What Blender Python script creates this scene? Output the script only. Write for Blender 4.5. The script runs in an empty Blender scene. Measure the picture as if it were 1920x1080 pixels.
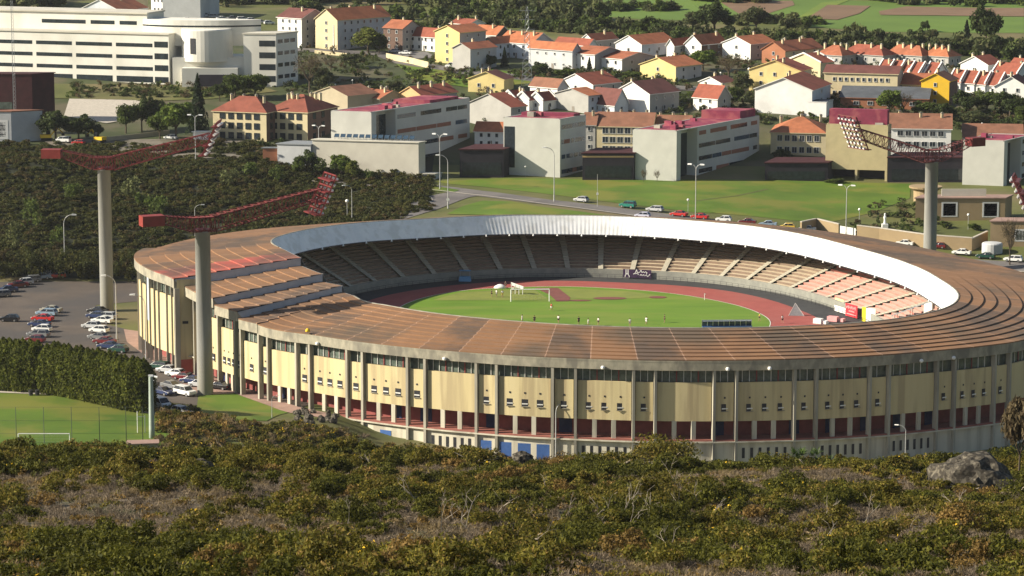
import bpy, bmesh, math, random
import numpy as np
from mathutils import Vector, Matrix, noise as mnoise
rnd = random.Random(7)
R = math.radians
sc = bpy.context.scene
COL = bpy.data.collections.new("place"); sc.collection.children.link(COL)

# ---------------------------------------------------------------- camera
FPX, CAMZ = 5400.0, 126.0
TH = math.atan(887.0/FPX); CT, ST = math.cos(TH), math.sin(TH)
cam = bpy.data.cameras.new("camera"); camo = bpy.data.objects.new("camera", cam); COL.objects.link(camo)
camo.location = (0, 0, CAMZ); camo.rotation_euler = (math.pi/2-TH, 0, 0)
cam.sensor_width = 36.0; cam.lens = 36.0*FPX/1920.0; cam.clip_start = 1; cam.clip_end = 9000
sc.camera = camo

def ray(px, py):
    a, b = px-960.0, 540.0-py
    return a, FPX*CT+b*ST, -FPX*ST+b*CT
def atz(px, py, z):
    r = ray(px, py); t = (z-CAMZ)/r[2]
    return Vector((r[0]*t, r[1]*t, z))
def aty(px, py, y):
    r = ray(px, py); t = y/r[1]
    return Vector((r[0]*t, y, CAMZ+r[2]*t))
def proj(p):
    dz = p[2]-CAMZ; d = p[1]*CT-dz*ST; u = p[1]*ST+dz*CT
    return 960+FPX*p[0]/d, 540-FPX*u/d
def scale_at(p):          # photograph pixels per metre at a point
    return FPX/(p[1]*CT-(p[2]-CAMZ)*ST)

# ---------------------------------------------------------------- terrain
TX = [-900, -130, -96, -57, -38, -24, 0, 50, 103, 160, 900]
TROWS = [
 (-60, [128]*11), (0, [121.5]*11), (60, [106]*11), (100, [96.5]*11), (130, [90.2]*11), (200, [75.5, 75.5, 75.5, 75.8, 76, 76, 75.6, 75.2, 75, 75, 75]),
 (262, [65.3, 65.3, 65.4, 65.8, 66.2, 66.0, 65.5, 65.3, 64.2, 64, 64]),
 (300, [57.3, 57.4, 57.6, 58.0, 58.4, 58.0, 57.2, 57.0, 55.4, 55, 55]),
 (400, [26, 27, 28, 26, 24, 22, 20, 18, 18, 18, 18]),
 (480, [10, 10, 10.5, 9.5, 8, 3, -1.2, -1.6, -1.6, -1.6, -1]),
 (515, [10, 10, 10, 9.5, 8, 3, -1.2, -1.6, -1.6, -1.6, -1]),
 (545, [10, 10, 10, 9.0, 7.5, 2.5, -1.2, -1.6, -1.6, -1.6, -1]),
 (570, [10, 10, 10, 7.0, 5.5, 1.0, -1.2, -1.6, -1.6, -1.6, -1]),
 (582, [10, 10, 9.6, 4.6, 4.2, 1.0, -1.2, -1.6, -1.6, -1.6, -1]),
 (600, [7, 5.5, 4.0, 4.0, 4.0, 2.5, -1.2, -1.6, -1.6, -1.6, -1]),
 (640, [4, 4, 4, 4, 4, 3, 0, -1.0, -1.0, 0, 2]),
 (700, [4, 4, 4, 4, 4, 4, 4, 4, 4, 6, 8]),
 (722, [5, 4, 4, 4, 5, 6, 7, 8, 9.8, 12, 14]),
 (748, [8, 5, 4.2, 6, 10, 13, 15, 15.5, 13.6, 15, 17]),
 (775, [12, 8, 7, 11, 15.5, 17, 18.6, 17.6, 15, 16, 19]),
 (800, [16, 13, 13, 15, 17.5, 18, 19, 18.8, 16.4, 17, 20]),
 (850, [23, 23.5, 23, 21, 19.8, 19.2, 19, 19, 18, 18, 22]),
 (880, [25, 25, 25, 23.5, 22, 21.5, 21, 21, 21, 21, 25]),
 (920, [28, 28, 28.5, 28.5, 28.5, 29, 30, 30, 30, 30, 30]),
 (1000, [37, 37, 37, 37, 37.5, 38, 38.5, 38.5, 38.5, 38.5, 38.5]),
 (1080, [41]*11), (1200, [43]*11), (1330, [46]*11), (1600, [70]*11), (2200, [160]*11), (3600, [420]*11)]
def _lerp_idx(v, ks):
    if v <= ks[0]: return 0, 0.0
    for i in range(len(ks)-1):
        if v <= ks[i+1]: return i, (v-ks[i])/(ks[i+1]-ks[i])
    return len(ks)-2, 1.0
TY = [r[0] for r in TROWS]
def raw_h(x, y):
    j, u = _lerp_idx(y, TY); i, w = _lerp_idx(x, TX)
    u2, w2 = u, w*w*(3-2*w)
    a = TROWS[j][1]; b = TROWS[j+1][1]
    z = (a[i]*(1-w2)+a[i+1]*w2)*(1-u2)+(b[i]*(1-w2)+b[i+1]*w2)*u2
    if y < 330 and y > 40:
        f = min(1, (330-y)/40, (y-40)/40)
        z += f*(1.3*mnoise.noise((x*.035, y*.03, 1.3))+.55*mnoise.noise((x*.11, y*.09, 7.1)))
    if y > 1010:
        f = min(1, (y-1010)/150)
        z += f*(4.0*mnoise.noise((x*.006, y*.006, 3.3)))
    if 770 < y < 900 and x < -20:      # the scrub hill behind the car park
        f = min(1, (y-770)/30, (900-y)/20)*min(1, (-20-x)/20)
        z += f*1.2*mnoise.noise((x*.03, y*.03, 5.0))
    return z
GS = 4.0
GX0, GX1, GY0, GY1 = -520.0, 520.0, -60.0, 1500.0
NX, NY = int((GX1-GX0)/GS)+1, int((GY1-GY0)/GS)+1
HG = [[raw_h(GX0+i*GS, GY0+j*GS) for i in range(NX)] for j in range(NY)]
def gh(x, y):             # height of the terrain mesh (same triangles)
    fx, fy = (x-GX0)/GS, (y-GY0)/GS
    i, j = int(math.floor(fx)), int(math.floor(fy))
    if i < 0 or j < 0 or i >= NX-1 or j >= NY-1: return raw_h(x, y)
    u, v = fx-i, fy-j
    a, b, c, d = HG[j][i], HG[j][i+1], HG[j+1][i+1], HG[j+1][i]
    if u >= v: return a+(b-a)*u+(c-b)*v
    return a+(c-d)*u+(d-a)*v
def G(px, py):            # where the sight line of a pixel meets the terrain beyond the near slope
    r = ray(px, py); lo = None; y = 330.0
    prev = None
    while y < 3000:
        t = y/r[1]; z = CAMZ+r[2]*t
        if z <= gh(r[0]*t, y):
            if prev is None: break
            a, b = prev, y
            for _ in range(30):
                m = (a+b)/2; t = m/r[1]
                if CAMZ+r[2]*t <= gh(r[0]*t, m): b = m
                else: a = m
            t = b/r[1]; return Vector((r[0]*t, b, gh(r[0]*t, b)))
        prev = y; y += 3.0
    t = y/r[1]; return Vector((r[0]*t, y, gh(r[0]*t, y)))

# ---------------------------------------------------------------- materials
MATS = {}
def newmat(name):
    m = bpy.data.materials.new(name); m.use_nodes = True
    nt = m.node_tree; return m, nt, nt.nodes, nt.links, nt.nodes["Principled BSDF"]
def M(name, col=None, col2=None, rough=.8, scale=.5, metal=0.0, detail=4, spec=.3, bump=0.0, coord='Object', stretch=None, lo=.35, hi=.65, col3=None, scale3=.1):
    if name in MATS: return MATS[name]
    m, nt, N, L, P = newmat(name)
    P.inputs['Roughness'].default_value = rough; P.inputs['Metallic'].default_value = metal
    P.inputs['Specular IOR Level'].default_value = spec
    col2 = col2 or tuple(c*.8 for c in col)
    tc = N.new('ShaderNodeTexCoord'); mp = N.new('ShaderNodeMapping')
    if stretch: mp.inputs['Scale'].default_value = stretch
    L.new(tc.outputs[coord], mp.inputs['Vector'])
    no = N.new('ShaderNodeTexNoise'); no.inputs['Scale'].default_value = scale; no.inputs['Detail'].default_value = detail; no.inputs['Roughness'].default_value = .62
    L.new(mp.outputs['Vector'], no.inputs['Vector'])
    cr = N.new('ShaderNodeValToRGB'); e = cr.color_ramp.elements
    e[0].position, e[1].position = lo, hi; e[0].color = (*col2, 1); e[1].color = (*col, 1)
    L.new(no.outputs['Fac'], cr.inputs['Fac']); out = cr.outputs['Color']
    if col3:
        n3 = N.new('ShaderNodeTexNoise'); n3.inputs['Scale'].default_value = scale3; n3.inputs['Detail'].default_value = 5
        L.new(mp.outputs['Vector'], n3.inputs['Vector'])
        c3 = N.new('ShaderNodeValToRGB'); c3.color_ramp.elements[0].position = .48; c3.color_ramp.elements[1].position = .62
        L.new(n3.outputs['Fac'], c3.inputs['Fac'])
        mx = N.new('ShaderNodeMix'); mx.data_type = 'RGBA'; L.new(c3.outputs['Color'], mx.inputs[0]); L.new(out, mx.inputs[6]); mx.inputs[7].default_value = (*col3, 1)
        out = mx.outputs[2]
    L.new(out, P.inputs['Base Color'])
    if bump:
        bp = N.new('ShaderNodeBump'); bp.inputs['Strength'].default_value = bump; bp.inputs['Distance'].default_value = .1
        L.new(no.outputs['Fac'], bp.inputs['Height']); L.new(bp.outputs['Normal'], P.inputs['Normal'])
    MATS[name] = m; return m
def LEAF(name, c1, c2, c3=None, rough=.7, thin=.35):
    """leaf colour varies from leaf to leaf"""
    if name in MATS: return MATS[name]
    m, nt, N, L, P = newmat(name)
    P.inputs['Roughness'].default_value = rough; P.inputs['Specular IOR Level'].default_value = .15
    g = N.new('ShaderNodeNewGeometry'); cr = N.new('ShaderNodeValToRGB'); e = cr.color_ramp.elements
    e[0].color = (*c1, 1); e[1].color = (*c2, 1); e[0].position = .1; e[1].position = .85
    if c3:
        k = e.new(.97); k.color = (*c3, 1)
    L.new(g.outputs['Random Per Island'], cr.inputs['Fac'])
    tc = N.new('ShaderNodeTexCoord'); no = N.new('ShaderNodeTexNoise'); no.inputs['Scale'].default_value = .45; no.inputs['Detail'].default_value = 2
    L.new(tc.outputs['Object'], no.inputs['Vector'])
    hv = N.new('ShaderNodeHueSaturation'); L.new(cr.outputs['Color'], hv.inputs['Color'])
    mr = N.new('ShaderNodeMapRange'); mr.inputs['From Min'].default_value = .3; mr.inputs['From Max'].default_value = .7
    mr.inputs['To Min'].default_value = .65; mr.inputs['To Max'].default_value = 1.35
    L.new(no.outputs['Fac'], mr.inputs['Value']); L.new(mr.outputs['Result'], hv.inputs['Value'])
    L.new(hv.outputs['Color'], P.inputs['Base Color'])
    tl = N.new('ShaderNodeBsdfTranslucent'); L.new(hv.outputs['Color'], tl.inputs['Color']); ms = N.new('ShaderNodeMixShader'); ms.inputs[0].default_value = thin
    L.new(P.outputs[0], ms.inputs[1]); L.new(tl.outputs[0], ms.inputs[2]); L.new(ms.outputs[0], N['Material Output'].inputs['Surface'])
    MATS[name] = m; return m
def GLASS(name='glass', col=(.03, .04, .05), rough=.12):
    if name in MATS: return MATS[name]
    return M(name, col, tuple(c*.5 for c in col), rough=rough, scale=.9, spec=.5)

WHITE = (.80, .79, .75); BLACK = (.02, .02, .022)
def mats_basic():
    M('concrete', (.36, .34, .28), (.27, .26, .22), scale=.6, col3=(.20, .19, .16), scale3=.25)
    M('white_paint', (.80, .79, .74), (.70, .69, .65), scale=.8)
    M('steel_grey', (.35, .37, .38), (.28, .30, .31), rough=.5, metal=.4, scale=2)
    M('lamp_glass', (.85, .85, .82), (.75, .75, .72), rough=.3, scale=4)
    M('dark_metal', (.04, .04, .045), (.025, .025, .03), rough=.5, scale=3)
    M('tyre', (.02, .02, .02), (.012, .012, .012), scale=6)
    M('rim', (.45, .45, .46), (.35, .35, .36), rough=.35, metal=.7, scale=6)
    M('red_steel', (.17, .025, .024), (.115, .016, .016), rough=.55, scale=1.2)
    M('asphalt', (.115, .092, .074), (.09, .073, .06), scale=.18, col3=(.075, .066, .06), scale3=.05)
    M('road_grey', (.17, .155, .145), (.13, .12, .115), scale=.15, col3=(.11, .10, .098), scale3=.06)
    M('paving_pink', (.36, .235, .19), (.29, .19, .155), scale=.5, col3=(.24, .16, .13), scale3=.15)
    M('kerb', (.50, .45, .38), (.40, .36, .30), scale=1)
    M('trunk', (.10, .075, .05), (.06, .045, .03), scale=3)
    GLASS('glass'); GLASS('glass_blue', (.05, .09, .14), .15); GLASS('glass_dark', (.02, .035, .04), .15); GLASS('glass_green', (.12, .15, .125), .25)

# ---------------------------------------------------------------- mesh builder
class MB:
    def __init__(s): s.v = []; s.f = []; s.m = []
    def add(s, vs, fs, mi=0):
        o = len(s.v); s.v.extend([tuple(p) for p in vs]); s.f.extend([tuple(o+i for i in f) for f in fs]); s.m.extend([mi]*len(fs))
    def poly(s, pts, mi=0): s.add(pts, [tuple(range(len(pts)))], mi)
    def hexa(s, p, mi=0):     # 4 bottom (ccw) + 4 top
        s.add(p, [(3, 2, 1, 0), (4, 5, 6, 7), (0, 1, 5, 4), (1, 2, 6, 5), (2, 3, 7, 6), (3, 0, 4, 7)], mi)
    def box(s, c, d, mi=0, rz=0.0):   # c = centre of the bottom face
        x, y, z = d[0]/2, d[1]/2, d[2]; ca, sa = math.cos(rz), math.sin(rz)
        q = [(-x, -y), (x, -y), (x, y), (-x, y)]
        q = [(c[0]+a*ca-b*sa, c[1]+a*sa+b*ca) for a, b in q]
        s.hexa([(a, b, c[2]) for a, b in q]+[(a, b, c[2]+z) for a, b in q], mi)
    def obox(s, o, ux, uy, uz, mi=0):  # origin + three edge vectors
        o, ux, uy, uz = map(Vector, (o, ux, uy, uz))
        b = [o, o+ux, o+ux+uy, o+uy]
        s.hexa(b+[p+uz for p in b], mi)
    def tube(s, p0, p1, r0, r1=None, n=8, mi=0, caps=True):
        r1 = r0 if r1 is None else r1
        p0, p1 = Vector(p0), Vector(p1); d = (p1-p0).normalized()
        a = d.orthogonal().normalized(); b = d.cross(a)
        vs = [p0+(a*math.cos(t)+b*math.sin(t))*r0 for t in [2*math.pi*k/n for k in range(n)]]
        vs += [p1+(a*math.cos(t)+b*math.sin(t))*r1 for t in [2*math.pi*k/n for k in range(n)]]
        fs = [(k, (k+1) % n, n+(k+1) % n, n+k) for k in range(n)]
        if caps: fs += [tuple(range(n-1, -1, -1)), tuple(range(n, 2*n))]
        s.add(vs, fs, mi)
    def path(s, pts, r, n=6, mi=0):
        for a, b in zip(pts[:-1], pts[1:]): s.tube(a, b, r, r, n, mi)
    def lathe(s, prof, n=16, mi=0, c=(0, 0, 0)):
        vs = []
        for r, z in prof:
            for k in range(n):
                t = 2*math.pi*k/n; vs.append((c[0]+r*math.cos(t), c[1]+r*math.sin(t), c[2]+z))
        fs = []
        for j in range(len(prof)-1):
            for k in range(n):
                fs.append((j*n+k, j*n+(k+1) % n, (j+1)*n+(k+1) % n, (j+1)*n+k))
        fs.append(tuple(range(n-1, -1, -1))); fs.append(tuple((len(prof)-1)*n+k for k in range(n)))
        s.add(vs, fs, mi)
    def strip(s, a, b, mi=0):   # quads between two polylines
        n = len(a); s.add(list(a)+list(b), [(k, k+1, n+k+1, n+k) for k in range(n-1)], mi)
    def ball(s, c, r, mi=0, n=8, sz=1.0):
        prof = [(r*math.sin(math.pi*k/n), -r*sz*math.cos(math.pi*k/n)) for k in range(1, n)]
        s.lathe(prof, n+2, mi, c)
    def build(s, name, mats, parent=None, org=None, smooth=False):
        me = bpy.data.meshes.new(name)
        vs = s.v if org is None else [(p[0]-org[0], p[1]-org[1], p[2]-org[2]) for p in s.v]
        me.from_pydata(vs, [], s.f)
        for m in (mats if isinstance(mats, (list, tuple)) else [mats]):
            me.materials.append(MATS[m] if isinstance(m, str) else m)
        me.polygons.foreach_set('material_index', s.m)
        if smooth: me.polygons.foreach_set('use_smooth', [True]*len(s.f))
        me.update()
        return link(name, me, parent)
def link(name, me, parent=None):
    o = bpy.data.objects.new(name, me); COL.objects.link(o)
    if parent is not None: o.parent = parent
    return o
def thing(name, label, cat, loc=(0, 0, 0), rz=0.0, group=None):
    o = bpy.data.objects.new(name, None); COL.objects.link(o)
    o.empty_display_size = .3
    o.location = loc; o.rotation_euler = (0, 0, rz)
    return tag(o, label, cat, group)
def tag(o, label, cat, group=None):
    o['label'] = label; o['category'] = cat
    if group: o['group'] = group
    return o
def struct(o): o['kind'] = 'structure'; return o
def copy_tree(o, parent=None):
    c = o.copy(); COL.objects.link(c)
    if parent is not None: c.parent = parent
    for ch in list(o.children): copy_tree(ch, c)
    return c
def place(proto, used, loc, rz, label, group=None, s=1.0):
    """the first time moves the thing itself, then copies it"""
    o = copy_tree(proto) if proto.name in used else proto
    used.add(proto.name)
    o.location = loc; o.rotation_euler = (0, 0, rz); o.scale = (s, s, s)
    o['label'] = label
    if group: o['group'] = group
    return o
def setmat(o, m):
    o.material_slots[0].link = 'OBJECT'; o.material_slots[0].material = MATS[m] if isinstance(m, str) else m

# ---------------------------------------------------------------- ground sheets
def sheet(name, pts, mat, off=.05, step=GS):
    """a flat polygon laid on the terrain: cut along the terrain's own triangles, so it follows them"""
    bm = bmesh.new(); vs = [bm.verts.new((p[0], p[1], 0)) for p in pts]
    f = bm.faces.new(vs); bm.normal_update()
    if f.normal.z < 0: f.normal_flip()
    bmesh.ops.triangulate(bm, faces=bm.faces[:])
    x0, x1 = min(p[0] for p in pts), max(p[0] for p in pts); y0, y1 = min(p[1] for p in pts), max(p[1] for p in pts)
    def cut(co, no): bmesh.ops.bisect_plane(bm, geom=bm.verts[:]+bm.edges[:]+bm.faces[:], plane_co=co, plane_no=no, dist=1e-4)
    k = math.floor((x0-GX0)/GS)
    while GX0+k*GS < x1: cut((GX0+k*GS, 0, 0), (1, 0, 0)); k += 1
    k = math.floor((y0-GY0)/GS)
    while GY0+k*GS < y1: cut((0, GY0+k*GS, 0), (0, 1, 0)); k += 1
    c0, c1 = (x0-GX0)-(y1-GY0), (x1-GX0)-(y0-GY0)
    k = math.floor(c0/GS)
    while k*GS < c1: cut((GX0+k*GS, GY0, 0), (1, -1, 0)); k += 1
    for v in bm.verts: v.co.z = gh(v.co.x, v.co.y)+off
    me = bpy.data.meshes.new(name); bm.to_mesh(me); bm.free()
    me.materials.append(MATS[mat]); return struct(link(name, me))
def band(pts, w):          # a ribbon of width w (or a list of widths) round a centre line
    L_, R_ = [], []
    for i, p in enumerate(pts):
        a = Vector(pts[max(0, i-1)][:2]); b = Vector(pts[min(len(pts)-1, i+1)][:2]); d = (b-a).normalized()
        n = Vector((-d.y, d.x)); ww = w[i] if isinstance(w, (list, tuple)) else w
        L_.append(Vector(p[:2])+n*ww/2); R_.append(Vector(p[:2])-n*ww/2)
    return L_+R_[::-1]
def smooth_line(pts, n=6):
    out = []
    for i in range(len(pts)-1):
        p0, p1, p2, p3 = pts[max(i-1, 0)], pts[i], pts[i+1], pts[min(i+2, len(pts)-1)]
        for k in range(n):
            t = k/n
            out.append(tuple(.5*((2*p1[c])+(-p0[c]+p2[c])*t+(2*p0[c]-5*p1[c]+4*p2[c]-p3[c])*t*t+(-p0[c]+3*p1[c]-3*p2[c]+p3[c])*t**3) for c in range(2)))
    out.append(tuple(pts[-1][:2])); return out

def build_terrain():
    M('rough_grass', (.115, .125, .030), (.075, .085, .022), scale=.05, col3=(.16, .13, .06), scale3=.022)
    M('lawn', (.100, .165, .012), (.068, .120, .009), scale=.05, col3=(.150, .160, .022), scale3=.06)
    M('dry_soil', (.17, .135, .095), (.11, .085, .06), scale=.4, col3=(.06, .065, .025), scale3=.12)
    M('town_ground', (.060, .074, .024), (.038, .050, .016), scale=.06, col3=(.10, .088, .05), scale3=.05)
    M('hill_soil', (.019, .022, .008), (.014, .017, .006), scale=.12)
    M('dry_road', (.20, .175, .14), (.15, .13, .105), scale=.3, col3=(.11, .10, .07), scale3=.12)
    M('far_green', (.12, .19, .030), (.09, .15, .024), scale=.02)
    M('far_brown', (.20, .125, .075), (.16, .10, .06), scale=.05)
    M('far_yellow', (.17, .22, .03), (.13, .19, .03), scale=.05)
    # near terrain: foreground hillside, valley, town slope
    vs = [(GX0+i*GS, GY0+j*GS, HG[j][i]) for j in range(NY) for i in range(NX)]
    fs, mi = [], []
    for j in range(NY-1):
        for i in range(NX-1):
            a = j*NX+i
            x, y = GX0+(i+.5)*GS, GY0+(j+.5)*GS
            m = 1 if y < 500 else 0
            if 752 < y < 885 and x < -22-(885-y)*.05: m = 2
            elif 872 < y < 1090: m = 3
            fs.append((a, a+1, a+NX+1)); fs.append((a, a+NX+1, a+NX)); mi += [m, m]
    me = bpy.data.meshes.new('ground'); me.from_pydata(vs, [], fs)
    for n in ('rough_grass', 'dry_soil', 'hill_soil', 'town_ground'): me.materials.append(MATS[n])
    me.polygons.foreach_set('material_index', mi); me.polygons.foreach_set('use_smooth', [True]*len(fs)); me.update()
    struct(link('ground', me))
    # far hills all round, up to the horizon
    mb = MB()
    xs = [-4000, -2500, -1500, -900, GX0, -260, 0, 260, GX1, 900, 1500, 2500, 4000]; ys = [1500, 1700, 1950, 2200, 2700, 3300, 4200]
    def hz(x, y): return raw_h(max(-890, min(890, x)), y) if y > 1501 else raw_h(max(GX0, min(GX1, x)), y)
    rows = [[(x, y, hz(x, y)) for x in xs] for y in ys]
    for a, b in zip(rows[:-1], rows[1:]): mb.strip(a, b)
    for sx, xs2 in ((-1, [-4000, -2000, -1000, GX0]), (1, [GX1, 1000, 2000, 4000])):
        ys2 = [-400, -60, 100, 300, 500, 700, 900, 1100, 1300, 1500]
        e = GX0 if sx < 0 else GX1
        rows = [[(x, y, raw_h(e, max(-60, y))+(0 if x == e else (abs(x)-520)*.06)) for x in xs2] for y in ys2]
        for a, b in zip(rows[:-1], rows[1:]): mb.strip(a, b)
    struct(mb.build('hills', 'far_green', smooth=True))
    g = lambda L_: [G(*p) for p in L_]
    # car park, roads, lawns
    sheet('car_park', [(-175, 602), (-104, 602), (-92, 592), (-70, 586), (-44, 588), (-40, 596), (-58, 640), (-100, 690), (-105, 716), (-70, 735), (-88, 752), (-120, 748), (-175, 742)], 'asphalt', .06)
    a = [G(232, 618), G(262, 622), G(330, 680), G(420, 716), G(560, 764), G(620, 776), G(612, 786), G(540, 774), G(440, 738), G(372, 742), G(300, 688), G(238, 642)]
    sheet('pavement', a, 'paving_pink', .12)
    road = smooth_line([tuple(p[:2]) for p in g([(560, 452), (700, 414), (800, 380), (835, 362), (775, 350), (700, 338)])])
    main = smooth_line([tuple(p[:2]) for p in g([(560, 330), (700, 343), (810, 352), (900, 363), (1000, 376), (1100, 388), (1200, 401), (1310, 415), (1420, 428), (1500, 438)])]+[(66, 757), (86, 746), (108, 737), (150, 722), (220, 700)])
    sheet('road', band(main, 8.5), 'road_grey', .10)
    side = smooth_line([tuple(p[:2]) for p in g([(575, 445), (690, 420), (780, 392), (850, 368), (905, 362)])])
    sheet('road', band(side, [10, 11, 11]+[12]*(len(side)-3)), 'road_grey', .13)
    sheet('pavement', band(smooth_line([tuple(p[:2]) for p in g([(640, 420), (745, 404), (800, 380), (795, 366), (760, 345)])]), 2.4), 'kerb', .17)
    sheet('kerb', [Vector(p)+Vector((0, 0)) for p in band([(x, y-4.6) for x, y in main], .55)], 'kerb', .22)
    sheet('lawn', g([(815, 340), (945, 334), (1190, 338), (1450, 338), (1560, 341), (1708, 345), (1706, 372), (1640, 398), (1560, 416), (1490, 414), (1300, 398), (1150, 380), (1010, 362), (900, 350), (840, 345)]), 'lawn', .08)
    sheet('lawn', g([(838, 402), (866, 388), (905, 377), (960, 379), (1010, 388), (1120, 402), (1180, 410), (1120, 412), (960, 408)]), 'lawn', .16)
    sheet('lawn', g([(758, 345), (800, 346), (862, 357), (850, 361), (800, 358), (762, 352)]), 'lawn', .16)
    sheet('path', band([tuple(p[:2]) for p in g([(1440, 355), (1380, 368), (1300, 378)])], .9), 'rough_grass', .12)
    sheet('lawn', g([(372, 742), (440, 738), (540, 774), (500, 790), (420, 790), (366, 775)]), 'lawn', .1)
    sheet('lawn', [(66, 726), (78, 722), (135, 700), (190, 680), (190, 700), (130, 720), (100, 730), (80, 741)], 'lawn', .1)
    sheet('path', [(30, 548), (62, 551), (90, 556), (112, 566), (126, 560), (104, 540), (60, 534), (30, 534)], 'dry_road', .08)
    # sports field on the terrace
    sheet('sports_field', [(-180, 500), (-60, 500), (-66.5, 556), (-74, 563), (-90, 572), (-180, 590)], 'lawn', .08)
    sheet('path', band([(-185, 591.5), (-91, 573.5), (-66, 558)], 1.8), 'kerb', .12)
    # fields far away
    F = lambda name, L_, m, o=.1: sheet(name, g(L_), m, o)
    F('field', [(980, 2), (1090, 0), (1300, 0), (1920, 0), (1920, 62), (1650, 60), (1380, 42), (1200, 36), (1000, 22)], 'far_green')
    F('field', [(1350, 4), (1486, 2), (1490, 10), (1440, 26), (1392, 30)], 'far_brown', .2)
    F('field', [(1478, 44), (1540, 6), (1595, 0), (1560, 14), (1520, 34), (1500, 46)], 'far_yellow', .24)
    F('field', [(1510, 36), (1552, 10), (1632, 12), (1612, 26), (1570, 38)], 'far_brown', .28)
    F('field', [(1648, 22), (1700, 13), (1920, 16), (1920, 32), (1760, 30), (1650, 29)], 'far_brown', .3)
    F('field', [(740, 118), (830, 124), (960, 136), (1060, 152), (960, 160), (880, 165), (770, 148)], 'lawn', .2)
    F('yard', [(130, 186), (250, 188), (300, 200), (255, 222), (200, 232), (120, 218)], 'kerb', .2)
    F('yard', [(85, 262), (420, 262), (520, 272), (500, 300), (380, 298), (200, 285), (85, 272)], 'dry_road', .2)
    F('lawn', [(100, 158), (480, 160), (520, 172), (400, 186), (300, 190), (100, 185)], 'rough_grass', .2)
    M('car_lot', (.2, .19, .18), (.15, .14, .135), scale=.2)
    F('car_park', [(740, 96), (800, 98), (818, 108), (770, 112), (735, 106)], 'car_lot', .2)
    F('road', [(540, 90), (720, 98), (760, 112), (880, 133), (1040, 148), (1200, 158), (1400, 168), (1430, 160), (1430, 166), (1400, 176), (1180, 166), (1000, 154), (860, 140), (740, 120), (700, 104), (540, 96)], 'road_grey', .25)
# ---------------------------------------------------------------- stadium
SCX, SCY = 20.0, 655.0
def ringf(tab):
    tab = sorted(tab); n = len(tab)
    A = [t[0] for t in tab]; V = [t[1] for t in tab]
    def f(phi):
        p = (phi+180) % 360-180
        if p < A[0]: p += 360
        i = n-1
        for k in range(n-1):
            if A[k] <= p < A[k+1]: i = k; break
        a0, a1 = A[i], A[(i+1) % n]+(360 if i == n-1 else 0)
        am = A[i-1]-(360 if i == 0 else 0); ap = A[(i+2) % n]+(360 if i+2 >= n else 0)
        v0, v1, vm, vp = V[i], V[(i+1) % n], V[i-1], V[(i+2) % n]
        t = (p-a0)/(a1-a0); h = a1-a0
        m0 = (v1-vm)/(a1-am)*h; m1 = (vp-v0)/(ap-a0)*h
        return (2*t**3-3*t*t+1)*v0+(t**3-2*t*t+t)*m0+(-2*t**3+3*t*t)*v1+(t**3-t*t)*m1
    return f
r_ridge = ringf([(-171.5, 71.8), (-160, 70.0), (-151, 69.5), (-146, 68.6), (-131.8, 70.9), (-120.8, 72.8), (-105.4, 75.5), (-82.8, 81.4), (-68.2, 86.2), (-52.1, 91.4), (-39.4, 91.3), (-28.5, 87.0), (-14.4, 77.6), (5, 69.0), (18.5, 64.6), (32, 62.6), (46, 61.2), (62.6, 60.4), (78.6, 60.6), (97.6, 60.5), (109.4, 60.8), (131.3, 62.8), (151, 69.8), (167.2, 74.6), (177, 75.8)])
z_ridge0 = ringf([(-179, 28.7), (-171, 28.7), (-162.5, 28.7), (-140, 23.5), (-130, 23.5), (-90, 23.5), (-50, 23.5), (-28, 23.5), (-14, 23.9), (5, 24.3), (18.5, 24.8), (46, 26), (62.6, 26.3), (78.6, 26.6), (97.6, 27), (109.4, 27.4), (131, 27.9), (151, 28.4), (165, 28.6), (173.5, 28.7)])
z_eave0 = ringf([(-179, 25.2), (-171, 25.2), (-162.5, 25.2), (-141, 20), (-130, 20), (-90, 20), (-50, 20), (7, 20), (23, 20.4), (44, 21.2), (80, 21.8), (100, 22.2), (128, 23.3), (149, 24.4), (165, 25), (173, 25.2)])
r_eave0 = ringf([(-171, 99.5), (-164.7, 96.2), (-156, 95.2), (-149, 94.2), (-141.8, 93.6), (-131.6, 92.4), (-122.9, 92.6), (-114, 93.0), (-107, 93.6), (-102, 94.5), (-94.4, 95.6), (-87.9, 97.3), (-81.8, 99.0), (-74.3, 101.3), (-65.9, 104.5), (-59.3, 107.0), (-52.7, 109.4), (-47.9, 111.6), (-42.8, 113.4), (-30, 112.5), (-15, 107), (6.8, 100), (23.1, 94.2), (43.7, 91.6), (60, 92.5), (80, 94.4), (100, 93.5), (128, 93.3), (149, 98.5), (165, 103), (176.8, 104.5)])
SEGS = [  # from, to, ridge z, eave z, how far the wall stands out (None: the curve's own)
 (172.0, 190.5, 28.7, 25.2, 3.0, 'roof_rust'), (190.5, 197.5, 28.7, 25.2, 3.0, 'roof_red'),
 (197.5, 208.0, 26.9, 23.4, .6, 'roof_rust'), (208.0, 214.0, 25.2, 21.9, .3, 'roof_rust2'), (214.0, 218.4, 23.8, 20.3, .1, 'roof_rust'),
 (218.4, 532.0, None, None, 0.0, 'roof_rust')]
def seg_at(phi):
    p = phi % 360
    if p < 172.0: p += 360
    for s in SEGS:
        if s[0] <= p < s[1]: return s
    return SEGS[-1]
def z_ridge(phi): s = seg_at(phi); return z_ridge0(phi) if s[2] is None else s[2]
def z_eave(phi): s = seg_at(phi); return z_eave0(phi) if s[3] is None else s[3]
def r_eave(phi): return r_eave0(phi)+seg_at(phi)[4]
def PR(phi, r, z):
    a = R(phi); return Vector((SCX+r*math.cos(a), SCY+r*math.sin(a), z))
def arcs(a, b, step=1.5):
    n = max(1, int(math.ceil((b-a)/step))); return [a+(b-a)*k/n for k in range(n+1)]
ORG = (SCX, SCY, 0)
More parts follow.
